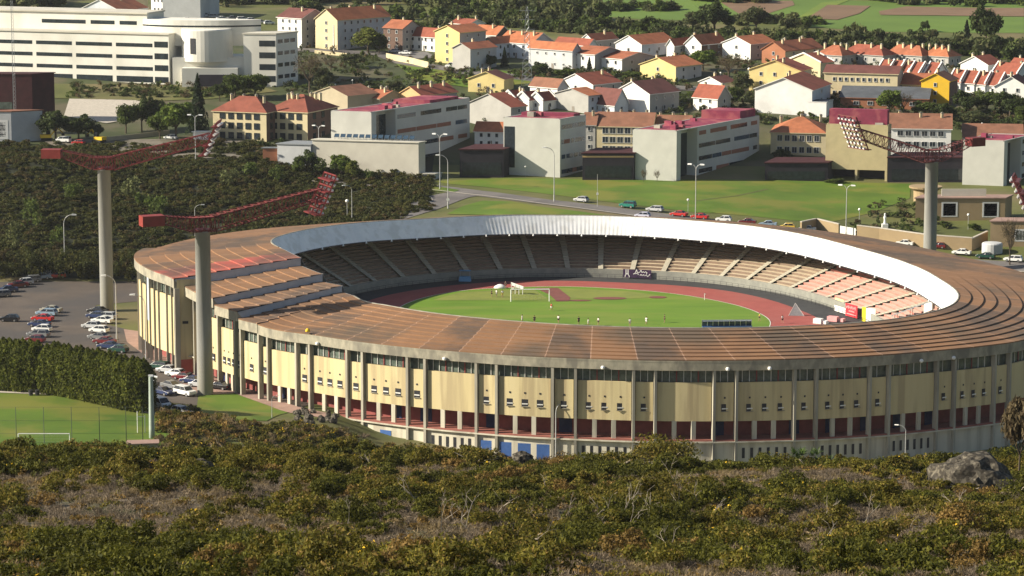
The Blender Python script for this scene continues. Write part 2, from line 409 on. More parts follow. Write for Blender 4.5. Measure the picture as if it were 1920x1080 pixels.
r_infield = ringf([(-50, 44), (-16, 40.2), (13, 36.4), (42, 35.0), (77, 37.6), (103, 42.2), (117, 44.4), (133, 47.4), (165, 47.6), (-165, 46), (-130, 44), (-90, 42)])
r_track = ringf([(120, 54.4), (111.6, 53.2), (97.7, 50.6), (81, 47.8), (64.4, 47.4), (48.4, 47.4), (28.8, 46.7), (13, 47.2), (-.5, 49.5), (-20, 54), (-50, 57), (-90, 53.5), (-130, 55), (-165, 57), (165, 58), (145, 57)])
r_wall = ringf([(122, 61.2), (102, 58), (81, 55.4), (60, 54.8), (38, 54), (20, 54.8), (6, 57), (-7, 61.5), (-25, 70), (-50, 74), (-90, 68), (-130, 63), (-165, 64.5), (165, 66), (145, 64.5)])
PZ = 12.0

def bay_stains(m, bays=66):
    """every radial bay of sheets has weathered by its own amount; pale seams between bays"""
    nt = m.node_tree; N, L = nt.nodes, nt.links; P = N['Principled BSDF']; src = P.inputs['Base Color'].links[0].from_socket
    def math_(op, a, b=None):
        n = N.new('ShaderNodeMath'); n.operation = op
        for i, v in enumerate((a, b)):
            if v is None: continue
            if isinstance(v, (int, float)): n.inputs[i].default_value = v
            else: L.new(v, n.inputs[i])
        return n.outputs[0]
    tc = N.new('ShaderNodeTexCoord'); sp = N.new('ShaderNodeSeparateXYZ'); L.new(tc.outputs['Object'], sp.inputs[0])
    an = math_('MULTIPLY', math_('ARCTAN2', sp.outputs['Y'], sp.outputs['X']), bays/6.2832)
    wn = N.new('ShaderNodeTexWhiteNoise'); wn.noise_dimensions = '1D'; L.new(math_('FLOOR', an), wn.inputs['W'])
    no = N.new('ShaderNodeTexNoise'); no.inputs['Scale'].default_value = .10; no.inputs['Detail'].default_value = 6; L.new(tc.outputs['Object'], no.inputs['Vector'])
    f = math_('MULTIPLY', math_('GREATER_THAN', wn.outputs['Value'], .52), math_('MULTIPLY', math_('SUBTRACT', no.outputs['Fac'], .40), 4.2))
    cl = N.new('ShaderNodeClamp'); L.new(f, cl.inputs['Value']); cl.inputs['Max'].default_value = .8
    mx = N.new('ShaderNodeMix'); mx.data_type = 'RGBA'; L.new(cl.outputs[0], mx.inputs[0]); L.new(src, mx.inputs[6]); mx.inputs[7].default_value = (.085, .065, .052, 1)
    seam = math_('MULTIPLY', math_('LESS_THAN', math_('FRACT', an), .022), .55)
    m2 = N.new('ShaderNodeMix'); m2.data_type = 'RGBA'; L.new(seam, m2.inputs[0]); L.new(mx.outputs[2], m2.inputs[6]); m2.inputs[7].default_value = (.50, .32, .23, 1)
    L.new(m2.outputs[2], P.inputs['Base Color'])
def stadium_mats():
    for nm, c1, c2, c3 in (('roof_rust', (.255, .137, .070), (.195, .106, .057), (.12, .085, .058)), ('roof_rust2', (.26, .15, .085), (.21, .12, .07), (.17, .105, .07)), ('roof_red', (.38, .085, .065), (.31, .085, .06), (.28, .11, .075))):
        M(nm, c1, c2, scale=.12, rough=.85, col3=c3, scale3=.045, lo=.3, hi=.7); bay_stains(MATS[nm])
    M('fascia_white', (.86, .86, .85), (.76, .77, .78), rough=.45, scale=.3, col3=(.70, .70, .68), scale3=.4)
    M('panel_cream', (.61, .515, .29), (.555, .46, .245), scale=.35, col3=(.44, .355, .20), scale3=.55, stretch=(1, 1, .07))
    M('base_cream', (.62, .58, .46), (.53, .49, .39), scale=.4, col3=(.42, .385, .30), scale3=.5, stretch=(1, 1, .1))
    M('fin_grey', (.44, .41, .33), (.34, .315, .25), scale=.6, stretch=(1, 1, .25), col3=(.28, .26, .21), scale3=.3)
    M('beam_grey', (.38, .345, .26), (.25, .235, .18), scale=.8, col3=(.19, .175, .14), scale3=.35, stretch=(1, 1, .5))
    M('maroon', (.27, .075, .065), (.20, .055, .05), scale=.5)
    M('arcade_floor', (.30, .11, .085), (.24, .09, .07), scale=.5)
    M('door_blue', (.055, .13, .35), (.045, .11, .30), scale=1.5)
    M('door_navy', (.02, .03, .09), (.015, .022, .07), scale=1.5)
    M('mullion_red', (.26, .07, .06), (.2, .05, .05), scale=2)
    M('riser_grey', (.46, .49, .52), (.38, .41, .44), scale=.5)
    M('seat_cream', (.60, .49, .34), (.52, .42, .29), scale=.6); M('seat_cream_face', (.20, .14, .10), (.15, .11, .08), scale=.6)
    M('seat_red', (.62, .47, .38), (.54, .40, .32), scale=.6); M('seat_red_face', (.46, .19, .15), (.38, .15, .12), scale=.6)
    M('stair_grey', (.46, .42, .32), (.37, .34, .27), scale=.7)
    M('stand_wall', (.26, .26, .22), (.20, .20, .175), scale=.6)
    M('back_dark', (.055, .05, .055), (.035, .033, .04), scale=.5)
    M('track_red', (.33, .085, .07), (.28, .07, .06), scale=.3, col3=(.30, .09, .075), scale3=.08)
    M('track_brown', (.20, .07, .06), (.16, .06, .05), scale=.4)
    M('pitch_green', (.130, .225, .018), (.098, .180, .014), scale=.16, col3=(.16, .215, .03), scale3=.09, stretch=(.35, 1.3, 1))
    M('dgrass', (.20, .225, .045), (.16, .19, .04), scale=.2)
    M('arena_asphalt', (.055, .055, .055), (.042, .042, .044), scale=.4)
    M('yellow_paint', (.75, .50, .03), (.65, .42, .03), scale=2)

def build_arena():
    ph = arcs(0, 360, 2.0)
    def disc(name, rf, z, m):
        mb = MB(); mb.poly([PR(p, rf(p), z) for p in ph[:-1]]); return struct(mb.build(name, m))
    def annulus(name, r0, r1, z, m, a=0, b=360):
        mb = MB(); q = arcs(a, b, 2.0); mb.strip([PR(p, r1(p), z) for p in q], [PR(p, r0(p), z) for p in q]); return struct(mb.build(name, m))
    annulus('arena_floor', lambda p: r_track(p)-1, lambda p: r_wall(p)+1, PZ-.06, 'arena_asphalt')
    annulus('running_track', lambda p: r_infield(p)-.5, r_track, PZ, 'track_red')
    disc('pitch', r_infield, PZ+.05, 'pitch_green')
    mb = MB(); q = arcs(0, 360, 2)
    for rr in (0.10,):
        mb.strip([PR(p, r_infield(p)+.10, PZ+.055) for p in q], [PR(p, r_infield(p)-.05, PZ+.055) for p in q])
    struct(mb.build('lane_line', 'white_paint'))
    def flat(name, pts, m, z): 
        mb = MB(); mb.poly([atz(px, py, z) for px, py in pts]); return struct(mb.build(name, m))
    # the field-event area at the far bend
    flat('runup', [(1003, 540), (1046, 539.5), (1070, 558), (1066, 564.5), (1044, 565), (1030, 552)], 'track_brown', PZ+.10)
    flat('bend_grass', [(1046, 539.8), (1180, 546), (1250, 556), (1180, 560), (1072, 560)], 'dgrass', PZ+.09)
    flat('bend_grass', [(862, 548), (957, 543), (1000, 541.5), (1028, 560), (1000, 562.5), (822, 563), (812, 562)], 'dgrass', PZ+.09)
    for cx, cy, w, h in ((1143, 559, 42, 4.2), (1233, 557, 22, 3.2), (1086, 563, 30, 2.2)):
        flat('sand_pit', [(cx+w*math.cos(t)*.5*1.5, cy+h*math.sin(t)*.6) for t in [2*math.pi*k/18 for k in range(18)]], 'track_brown', PZ+.14)

COLPX = [345, 365, 410, 441.5, 452.6, 487, 503, 556, 581, 651, 680, 764, 797, 893, 931, 1036, 1079, 1188, 1229, 1339, 1381, 1490, 1531, 1631, 1667, 1757, 1790, 1865, 1893]
PLAIN = {(503, 556), (797, 893), (1229, 1339), (1667, 1757)}
SLOTS = {(797, 893), (1079, 1188), (1381, 1490), (1531, 1631), (1667, 1757)}
BLUE = {(931, 1036): 3, (893, 931): 1, (680, 764): 1}
def phi_of_px(px):
    a, b = -163.5, -30.0
    for _ in range(50):
        m = (a+b)/2
        if proj(PR(m, r_eave(m)-.2, z_eave(m)-6))[0] < px: a = m
        else: b = m
    return a

def build_stadium():
    st = thing('stadium', 'large oval stadium with rust brown roof ring, cream walls and white inner fascia', 'stadium', ORG)
    B = lambda mb, name, mats, parent=st, smooth=False: mb.build(name, mats, parent, ORG if parent is st else ORG, smooth)
    # --- roof: lapped sheets stepping down from the ridge to the eave
    NB = 9
    for a, b, zr, ze, off, mat in SEGS:
        mb = MB(); q = arcs(a, b-1e-6, 1.5)
        gap = .25
        for k in range(NB):
            t0, t1 = k/NB, (k+1)/NB
            def at(p, t, dz):
                r0, r1 = r_ridge(p), r_eave(p)+.25; z0, z1 = z_ridge(p), z_eave(p)
                return PR(p, r0+(r1-r0)*t, z0+(z1-z0)*t+dz)
            up = [at(p, t0, -.0) for p in q]; lo = [at(p, t1, gap) for p in q]
            mb.strip(lo, up)
            mb.strip([at(p, t1, 0) for p in q], lo)      # the lap's little riser
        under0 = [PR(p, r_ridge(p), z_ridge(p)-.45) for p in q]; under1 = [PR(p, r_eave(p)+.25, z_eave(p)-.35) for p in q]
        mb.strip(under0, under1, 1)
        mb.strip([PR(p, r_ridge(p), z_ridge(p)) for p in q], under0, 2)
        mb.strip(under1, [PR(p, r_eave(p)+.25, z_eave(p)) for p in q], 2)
        B(mb, 'roof', [mat, 'back_dark', 'beam_grey'])
    # steps between the roof levels: grey vertical faces
    for i in range(len(SEGS)-1):
        hi, lo = SEGS[i], SEGS[i+1]
        if hi[2] is None or (lo[2] is not None and lo[2] >= hi[2]): continue
        p = hi[1]; zl = lo[2] if lo[2] else z_ridge0(p); el = lo[3] if lo[3] else z_eave0(p)
        mb = MB()
        ro = r_eave0(p)+hi[4]
        f = lambda dp, r, z: PR(p+dp, r, z)
        a_, b_, c_, d_ = (r_ridge(p-.1), zl-.1), (r_ridge(p-.1), hi[2]-.05), (ro, hi[3]-.05), (ro, el-.1)
        v = [f(-.02, *a_), f(-.02, *b_), f(-.02, *c_), f(-.02, *d_), f(-.25, *a_), f(-.25, *b_), f(-.25, *c_), f(-.25, *d_)]
        mb.add(v, [(0, 3, 2, 1), (4, 5, 6, 7), (1, 2, 6, 5), (0, 1, 5, 4), (2, 3, 7, 6)])
        B(mb, 'roof_step', 'riser_grey')
    # --- white inner fascia, ribbed metal leaning inward
    mb = MB(); q = arcs(-175, 185, .5)
    top, bot = [], []
    for k, p in enumerate(q):
        z = z_ridge(min(p, 171.9)) if p < 180 else z_ridge(p)
        if p < -141.5 : z = 23.5
        if p > 171: z = 28.7
        o = .03 if k % 2 else -.03
        top.append(PR(p, r_ridge(p)-.12+o*.2, z+.05)); bot.append(PR(p, r_ridge(p)-3.0+o, z-4.3))
    q0 = [i for i, p in enumerate(q) if p >= -141.5]
    mb.strip([top[i] for i in q0], [bot[i] for i in q0])
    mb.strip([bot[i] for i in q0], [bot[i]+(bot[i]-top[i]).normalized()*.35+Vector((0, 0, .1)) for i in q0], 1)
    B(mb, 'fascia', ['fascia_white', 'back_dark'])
    mb = MB()
    for a, b, zr in ((185, 197.5, 28.7), (197.5, 208, 26.9), (208, 214, 25.2), (214, 218.5, 23.8)):
        qq = arcs(a, b, .5); mb.strip([PR(p, r_ridge(p)-.1, zr) for p in qq], [PR(p, r_ridge(p)-2.0, zr-3.8) for p in qq])
    B(mb, 'fascia', ['riser_grey'])
    # ridge capping
    mb = MB(); qq = arcs(-141.5, 184, 1.0)
    mb.strip([PR(p, r_ridge(p)+.15, z_ridge(p)+.12) for p in qq], [PR(p, r_ridge(p)-.15, z_ridge(p)+.12) for p in qq]); mb.strip([PR(p, r_ridge(p)-.15, z_ridge(p)+.12) for p in qq], [PR(p, r_ridge(p)-.15, z_ridge(p)-.1) for p in qq])
    mb.strip([PR(p, r_ridge(p)+.15, z_ridge(p)-.1) for p in qq], [PR(p, r_ridge(p)+.15, z_ridge(p)+.12) for p in qq])
    B(mb, 'ridge_cap', 'concrete')
    # lamps under the fascia
    lm = None
    for k, p in enumerate(arcs(-30, 160, 6.2)):
        c = PR(p, r_ridge(p)-3.3, z_ridge(p)-4.6)
        if lm is None:
            mb = MB(); mb.lathe([(.08, .4), (.14, .25), (.26, -.1), (.22, -.12)], 8); lm = mb.build('fascia_lamp', 'lamp_glass', st); o = lm
        else: o = lm.copy(); COL.objects.link(o)
        o.location = c-Vector(ORG)
    # --- stands
    aisles = [-150+8.2*k for k in range(44)]
    NR = 13
    def rb(p): return r_ridge(p)+9.5+4.5*max(0, min(1, (p % 360-10)/30, (165-p % 360)/20))
    def zrow(k, p): return 14.0+k*max(.28, min(.68, (z_at(p)-2.4-14.0)/NR))
    def z_at(p): return z_ridge(p)-(z_ridge(p)-z_eave(p))*(rb(p)-r_ridge(p))/(r_eave(p)-r_ridge(p))
    for i in range(len(aisles)):
        a = aisles[i]; b = aisles[i+1] if i+1 < len(aisles) else aisles[0]+360
        aw = math.degrees(.68/62)
        red = -60 <= a <= 24
        mb = MB(); q = arcs(a+aw, b-aw, 1.4)
        for k in range(NR):
            def rr(p, k_): return r_wall(p)+.3+(rb(p)-r_wall(p)-.3)*k_/NR
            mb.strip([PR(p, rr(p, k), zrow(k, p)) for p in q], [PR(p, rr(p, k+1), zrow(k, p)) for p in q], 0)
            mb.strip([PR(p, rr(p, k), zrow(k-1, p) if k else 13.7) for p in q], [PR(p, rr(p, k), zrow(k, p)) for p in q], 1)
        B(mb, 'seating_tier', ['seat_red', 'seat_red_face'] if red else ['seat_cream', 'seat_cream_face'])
        mb = MB(); q = arcs(b-aw, b+aw, 3)
        for k in range(NR*2):
            def rr2(p, k_): return r_wall(p)+.2+(rb(p)-r_wall(p)-.2)*k_/(NR*2)
            zz = lambda p, k_: zrow(k_/2, p)+.06
            mb.strip([PR(p, rr2(p, k), zz(p, k)+.05) for p in q], [PR(p, rr2(p, k+1), zz(p, k+1)-.03) for p in q])
            mb.strip([PR(p, rr2(p, k), zz(p, k)-.03) for p in q], [PR(p, rr2(p, k), zz(p, k)+.05) for p in q])
        B(mb, 'stair', 'stair_grey')
        if -45 < b < 168:
            m = PR(b, rb(b)-1.0, zrow(NR, b)-.3); t = Vector((-math.sin(R(b)), math.cos(R(b)), 0)); n = Vector((math.cos(R(b)), math.sin(R(b)), 0))
            mb = MB(); mb.obox(m-t*1.3, t*2.6, n*.8, Vector((0, 0, 2.0)))
            B(mb, 'portal', 'dark_metal')
    mb = MB(); q = arcs(0, 360, 1.5)
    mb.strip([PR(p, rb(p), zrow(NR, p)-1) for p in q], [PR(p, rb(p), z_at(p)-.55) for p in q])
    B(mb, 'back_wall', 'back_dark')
    mb = MB()
    mb.strip([PR(p, r_wall(p), PZ-.2) for p in q], [PR(p, r_wall(p), 14.05) for p in q]); mb.strip([PR(p, r_wall(p), 14.05) for p in q], [PR(p, r_wall(p)+.35, 14.05) for p in q])
    B(mb, 'stand_wall', 'stand_wall')
    mb = MB()
    for k in range(0, 360, 2):
        mb.tube(PR(k, r_wall(k)-1.6, PZ-.05), PR(k, r_wall(k)-1.6, PZ+1.0), .05, n=4)
    for zz in (.55, 1.0):
        pts = [PR(p, r_wall(p)-1.6, PZ+zz) for p in arcs(0, 360, 2)]
        mb.path(pts, .04, 4)
    B(mb, 'railing', 'dark_metal')
    # --- outer wall
    cols = [phi_of_px(x) for x in COLPX]
    main = [-179.5, -176.5, -173.8, -172.4, -170.4, -169.0, -166.6, -164.9, -162.9]
    extra, p, wide = [], cols[-1], True
    while p < 0: p += (11.4 if wide else 4.4)/r_eave(p)*57.3; wide = not wide; extra.append(p)
    allc = main+cols+extra
    def bay_parts(a, b, key):
        pa, pb = a, b-1e-4; pm = (pa+pb)/2
        q = arcs(pa, pb, 1.5)
        E = lambda p: r_eave(p)
        width = R(b-a)*r_eave(pm)
        zt = z_eave(pm)
        mb = MB()                                  # upper panel
        dw = math.degrees(.42/r_eave(pm)); qi = arcs(pa+dw, pb-dw, 1.5)
        def slab(r0, r1, z0, z1, qq=qi, mi=0):
            f0 = [PR(p, E(p)-r0, z0) for p in qq]; f1 = [PR(p, E(p)-r0, z1) for p in qq]; g0 = [PR(p, E(p)-r1, z0) for p in qq]; g1 = [PR(p, E(p)-r1, z1) for p in qq]
            mb.strip(f0, f1, mi); mb.strip(f1, g1, mi); mb.strip(g0, f0, mi); mb.strip(g1, g0, mi)
            mb.poly([f0[0], g0[0], g1[0], f1[0]], mi); mb.poly([f0[-1], f1[-1], g1[-1], g0[-1]], mi)
        ztop = zt-4.5
        slab(.55, .95, 7.7, ztop)
        if key in COLKEYS and key[0] == 345 or (key and key[0] in (365,)): pass
        B(mb, 'wall_panel', 'panel_cream')
        mb = MB()                                  # clerestory glazing with mullions
        slab(1.3, 1.5, ztop, zt-1.9, q)
        nm = max(2, int(width/1.4))
        for k in range(1, nm):
            p = pa+(pb-pa)*k/nm
            c = PR(p, E(p)-1.28, ztop); t = Vector((-math.sin(R(p)), math.cos(R(p)), 0)); n = Vector((math.cos(R(p)), math.sin(R(p)), 0))
            w = .22 if k % 3 == 0 else .09
            mb.obox(c-t*w/2, t*w, n*.15, Vector((0, 0, 2.55)), 2 if k % 3 == 0 else 1)
        B(mb, 'clerestory', ['glass_green', 'white_paint', 'mullion_red'])
        # pillars of the arcade
        n = 2 if width > 7 else 0
        for k in range(1, n+1):
            p = pa+(pb-pa)*k/(n+1); c = PR(p, E(p)-1.05, 4.0); t = Vector((-math.sin(R(p)), math.cos(R(p)), 0)); nn = Vector((math.cos(R(p)), math.sin(R(p)), 0))
            mb = MB(); mb.obox(c-t*.45, t*.9, nn*.5, Vector((0, 0, 3.75))); B(mb, 'pillar', 'base_cream')
        # windows
        if key and key not in PLAIN and pm < -36:
            nw = 3 if width > 7 else 1
            for k in range(nw):
                p = pa+(pb-pa)*((k+.5)/nw if nw == 1 else (.24+.27*k)); t = Vector((-math.sin(R(p)), math.cos(R(p)), 0)); nn = Vector((math.cos(R(p)), math.sin(R(p)), 0))
                c = PR(p, E(p)-.50, 9.7)
                mb = MB(); mb.obox(c-t*.68, t*1.36, -nn*.1, Vector((0, 0, 1.45)), 0)
                mb.obox(c-t*.60+nn*.02+Vector((0, 0, .42)), t*1.2, nn*.05, Vector((0, 0, .22)), 1)
                mb.obox(c-t*.78+nn*.02+Vector((0, 0, -.1)), t*1.56, nn*.16, Vector((0, 0, .12)), 2)
                B(mb, 'window', ['dark_metal', 'white_paint', 'beam_grey'])
                mb = MB(); mb.obox(c-t*.18+Vector((0, 0, 2.55)), t*.36, nn*.02, Vector((0, 0, .36)), 0); B(mb, 'vent', 'dark_metal')
        # arcade doors on the back wall
        if key and pm < -30:
            rr_ = random.Random(int(pm*100))
            if rr_.random() < .4:
                p = pm; t = Vector((-math.sin(R(p)), math.cos(R(p)), 0)); nn = Vector((math.cos(R(p)), math.sin(R(p)), 0)); c = PR(p, E(p)-4.6, 4.0)
                mb = MB(); mb.obox(c-t*1.3, t*2.6, nn*.1, Vector((0, 0, 3.0))); B(mb, 'door', 'door_navy')
        # basement storey
        if pm > -135:
            if key in SLOTS:
                for k in range(6):
                    p = pa+(pb-pa)*(.14+.144*k); t = Vector((-math.sin(R(p)), math.cos(R(p)), 0)); nn = Vector((math.cos(R(p)), math.sin(R(p)), 0)); c = PR(p, E(p)-.46, .2)
                    mb = MB(); mb.obox(c-t*.3, t*.6, nn*.03, Vector((0, 0, 2.1)), 0); B(mb, 'slit_window', ['dark_metal'])
            nb = BLUE.get(key, 0)
            for k in range(nb):
                p = pa+(pb-pa)*(k+.5)/nb; t = Vector((-math.sin(R(p)), math.cos(R(p)), 0)); nn = Vector((math.cos(R(p)), math.sin(R(p)), 0)); c = PR(p, E(p)-.44, -.9)
                mb = MB(); mb.obox(c-t*1.3, t*2.6, nn*.05, Vector((0, 0, 3.1)), 0); B(mb, 'gate', ['door_blue'])
    COLKEYS = set(zip(COLPX[:-1], COLPX[1:]))
    for i in range(len(allc)-1):
        a, b = allc[i], allc[i+1]
        key = None
        if len(main) <= i < len(main)+len(cols)-1: key = (COLPX[i-len(main)], COLPX[i-len(main)+1])
        if a < -162.5 < b: continue
        bay_parts(a, b, key)
    for p in allc:      # fins
        e = r_eave(p-.01 if p > -162.5 else p); z0 = (3.6 if p < -133 else -2.2)
        t = Vector((-math.sin(R(p)), math.cos(R(p)), 0)); n = Vector((math.cos(R(p)), math.sin(R(p)), 0))
        c = PR(p, e-1.0, z0)
        mb = MB(); mb.obox(c-t*.27, t*.54, n*(1.12 if p > -163 else .75), Vector((0, 0, z_eave(p)-2.0-z0))); B(mb, 'fin_column', 'fin_grey')
    # plain wall round the far side
    mb = MB(); q = arcs(0, 180.5, 2)
    mb.strip([PR(p, r_eave(p)-.8, 0) for p in q], [PR(p, r_eave(p)-.8, z_eave(p)-1.9) for p in q]); B(mb, 'rear_wall', 'panel_cream')
    # eave beam, floor slabs, arcade back wall, basement wall
    for a, b, zr, ze, off, mat in SEGS:
        mb = MB(); q = arcs(a, b-1e-5, 1.5)
        o0 = [PR(p, r_eave(p)+.22, z_eave(p)-.02) for p in q]; o1 = [PR(p, r_eave(p)+.22, z_eave(p)-2.0) for p in q]
        i1 = [PR(p, r_eave(p)-1.6, z_eave(p)-2.0) for p in q]
        mb.strip(o1, o0); mb.strip(i1, o1)
        mb.poly([o0[0], o1[0], i1[0]]); mb.poly([o0[-1], i1[-1], o1[-1]])
        B(mb, 'eave_beam', 'beam_grey')
    def ringslab(name, a, b, r0, r1, z0, z1, m):
        mb = MB(); q = arcs(a, b, 1.5)
        f0 = [PR(p, r_eave(p)+r0, z0) for p in q]; f1 = [PR(p, r_eave(p)+r0, z1) for p in q]; g0 = [PR(p, r_eave(p)+r1, z0) for p in q]; g1 = [PR(p, r_eave(p)+r1, z1) for p in q]
        mb.strip(f0, f1); mb.strip(f1, g1); mb.strip(g1, g0); mb.strip(g0, f0); return B(mb, name, m)
    ringslab('arcade_ceiling', -180, 0, -.97, -5.2, 7.72, 7.95, 'base_cream')
    ringslab('arcade_floor', -180, 0, -.02, -5.2, 3.72, 4.0, 'arcade_floor')
    ringslab('ledge', -136, 0, .16, -.55, 3.42, 3.70, 'base_cream')
    ringslab('arcade_wall', -180, 0, -4.7, -5.0, 4.0, 7.72, 'maroon')
    ringslab('basement_wall', -140, 0, -.5, -.9, -2.4, 3.45, 'base_cream')
    # end wall where the main stand steps forward
    p = -162.45; mb = MB()
    v = [PR(p, r_eave0(p)-2, 3.9), PR(p, r_eave0(p)+2.6, 3.9), PR(p, r_eave0(p)+2.6, 25.1), PR(p, r_eave0(p)-2, 25.1)]
    w = [PR(p-.5, r_eave0(p)-2, 3.9), PR(p-.5, r_eave0(p)+2.6, 3.9), PR(p-.5, r_eave0(p)+2.6, 25.1), PR(p-.5, r_eave0(p)-2, 25.1)]
    mb.add(v+w, [(3, 2, 1, 0), (4, 5, 6, 7), (0, 1, 5, 4), (1, 2, 6, 5), (2, 3, 7, 6)])
    B(mb, 'end_wall', 'panel_cream')
    t = Vector((-math.sin(R(p)), math.cos(R(p)), 0)); n = Vector((math.cos(R(p)), math.sin(R(p)), 0))
    mb = MB(); mb.obox(PR(p, r_eave0(p)+.2, 15.2)+t*.03, n*1.3, t*.05, Vector((0, 0, .6))); B(mb, 'window', 'dark_metal')
    M('gate_red', (.45, .12, .08), (.38, .10, .07), scale=1)
    mb = MB(); mb.obox(PR(p, r_eave0(p)-.6, 4.0)+t*.03, n*2.6, t*.06, Vector((0, 0, 3.2))); B(mb, 'gate', 'gate_red')
    # big stair window of the main stand
    a, b = -173.6, -172.6; mb = MB(); q = arcs(a, b, .5)
    mb.strip([PR(p, r_eave(p)-.45, 13.0) for p in q], [PR(p, r_eave(p)-.45, 23.0) for p in q])
    B(mb, 'stair_window', 'riser_grey')
    # yellow vent dome and small eave lights
    mb = MB(); mb.lathe([(.5, 0), (.5, .2), (.42, .5), (.2, .7), (.02, .75)], 12); o = mb.build('vent_dome', 'yellow_paint', st, None, True); o.location = atz(577, 622, 20.6)-Vector(ORG)
    el = None
    for px, py in ((600, 645), (836, 669), (1130, 688), (1362, 684), (1440, 686), (1722, 676), (1782, 669)):
        p = phi_of_px(px); c = PR(p, r_eave(p)+.55, z_eave(p)-1.6)
        if el is None: mb = MB(); mb.ball((0, 0, 0), .42, n=6); el = mb.build('eave_light', 'lamp_glass', st); o = el
        else: o = el.copy(); COL.objects.link(o)
        o.location = c-Vector(ORG)
    return st
# ---------------------------------------------------------------- floodlight towers
def truss(mb, a, b, up, side, h0, w0, h1, w1, n, r=.11):
    """four chords from a to b with verticals and diagonals"""
    a, b, up, side = map(Vector, (a, b, up, side)); pts = []
    for k in range(n+1):
        t = k/n; c = a+(b-a)*t; h = h0+(h1-h0)*t; w = w0+(w1-w0)*t
        pts.append([c+up*h/2+side*w/2, c+up*h/2-side*w/2, c-up*h/2-side*w/2, c-up*h/2+side*w/2])
    for k in range(n):
        for c in range(4): mb.tube(pts[k][c], pts[k+1][c], r*1.35, n=4)
        for c in range(4):
            d = (c+1) % 4
            mb.tube(pts[k][c], pts[k+1][d] if k % 2 else pts[k+1][c], r*.8, n=4) if False else None
            mb.tube(pts[k][c], pts[k][d], r*.8, n=4)
        for c, d in ((0, 3), (1, 2)):
            if k % 2: mb.tube(pts[k][c], pts[k+1][d], r*.8, n=4)
            else: mb.tube(pts[k][d], pts[k+1][c], r*.8, n=4)
        mb.tube(pts[k][0], pts[k+1][1], r*.7, n=4)
    for c in range(4): mb.tube(pts[n][c], pts[n][(c+1) % 4], r, n=4)

def tower(base, ztop, aim, label, out=26.0, back=12.0, rise=.15, backrise=.12, dark=False):
    b = Vector(base); st = thing('floodlight_tower', label, 'floodlight tower', b, 0, 'floodlight towers round the stadium')
    h = ztop-b.z; d = (Vector((aim[0], aim[1], 0))-Vector((b.x, b.y, 0))).normalized(); s = Vector((-d.y, d.x, 0)); u = Vector((0, 0, 1))
    mb = MB(); mb.lathe([(1.72, -1.5), (1.72, 0), (1.66, h*.3), (1.62, h-.4), (1.75, h-.35), (1.75, h)], 24)
    mb.build('column', 'tower_concrete', st, None, True)
    RM = 'red_steel_dark' if dark else 'red_steel'
    mb = MB()                                             # the knee on the column
    c = Vector((0, 0, h))
    truss(mb, c-d*2.4+u*1.4, c+d*2.4+u*1.4, u, s, 2.9, 3.0, 2.9, 3.0, 4, .14)
    mb.lathe([(1.9, 0), (1.9, .35)], 16, 0, (0, 0, h))
    mb.build('head_frame', RM, st)
    mb = MB(); a0 = c+d*2.4+u*1.4; a1 = a0+d*(out-2.4)+u*(out*rise); ax = (a1-a0).normalized(); au = s.cross(ax)*-1
    if au.z < 0: au = -au
    truss(mb, a0, a1, au, s, 3.3, 3.0, 2.3, 2.4, 16, .11); mb.build('boom', RM, st)
    mb = MB(); k0 = c-d*2.4+u*1.4; k1 = k0-d*(back-2.4)+u*(back*backrise); kx = (k1-k0).normalized(); ku = s.cross(kx)
    if ku.z < 0: ku = -ku
    truss(mb, k0, k1, ku, s, 2.9, 3.0, 1.6, 2.2, 7, .10); mb.build('rear_boom', RM, st)
    mb = MB(); mb.obox(k1-s*1.5-u*1.15, s*3.0, -d*(4.8 if not dark else 4.2), u*2.2); mb.build('counterweight', 'red_plate' if not dark else 'red_steel', st)
    # lamp frame: leaning lattice with seven rows of lamps
    lean = (u*.9+d*.42).normalized(); W, H = 7.6, 9.2
    o = a1+d*.4-lean*H*.5
    mb = MB()
    for k in (-1, -.33, .33, 1): mb.tube(o+s*k*W/2, o+s*k*W/2+lean*H, .24, n=4)
    for k in range(8):
        p = o+lean*H*k/7; mb.tube(p-s*W/2, p+s*W/2, .20, n=4)
        if k % 2 == 0:
            mb.tube(p-s*W/2-d*.9, p+s*W/2-d*.9, .13, n=4)
            for q in (-1, 1): mb.tube(p+s*q*W/2, p+s*q*W/2-d*.9, .1, n=4)
            mb.obox(p-s*W/2-d*.8, s*W, d*1.9, u*.16)
    fr = mb.build('lamp_frame', RM, st)
    mb = MB(); mb.tube((0, 0, 0), (.5, 0, -.28), .16, .36, 10, 0, False); mb.tube((.5, 0, -.28), (.55, 0, -.305), .36, .34, 10, 1)
    lampme = None
    for r_ in range(7):
        for q in range(5):
            p = o+lean*H*(r_+.45)/7+s*W*(-.5+(q+.5)/5)+d*.25
            if lampme is None:
                lo = mb.build('lamp', ['steel_light', 'lamp_glass'], fr); lampme = lo
            else: lo = lampme.copy(); COL.objects.link(lo)
            lo.location = p; lo.rotation_euler = (0, 0, math.atan2(d.y, d.x))
    return st

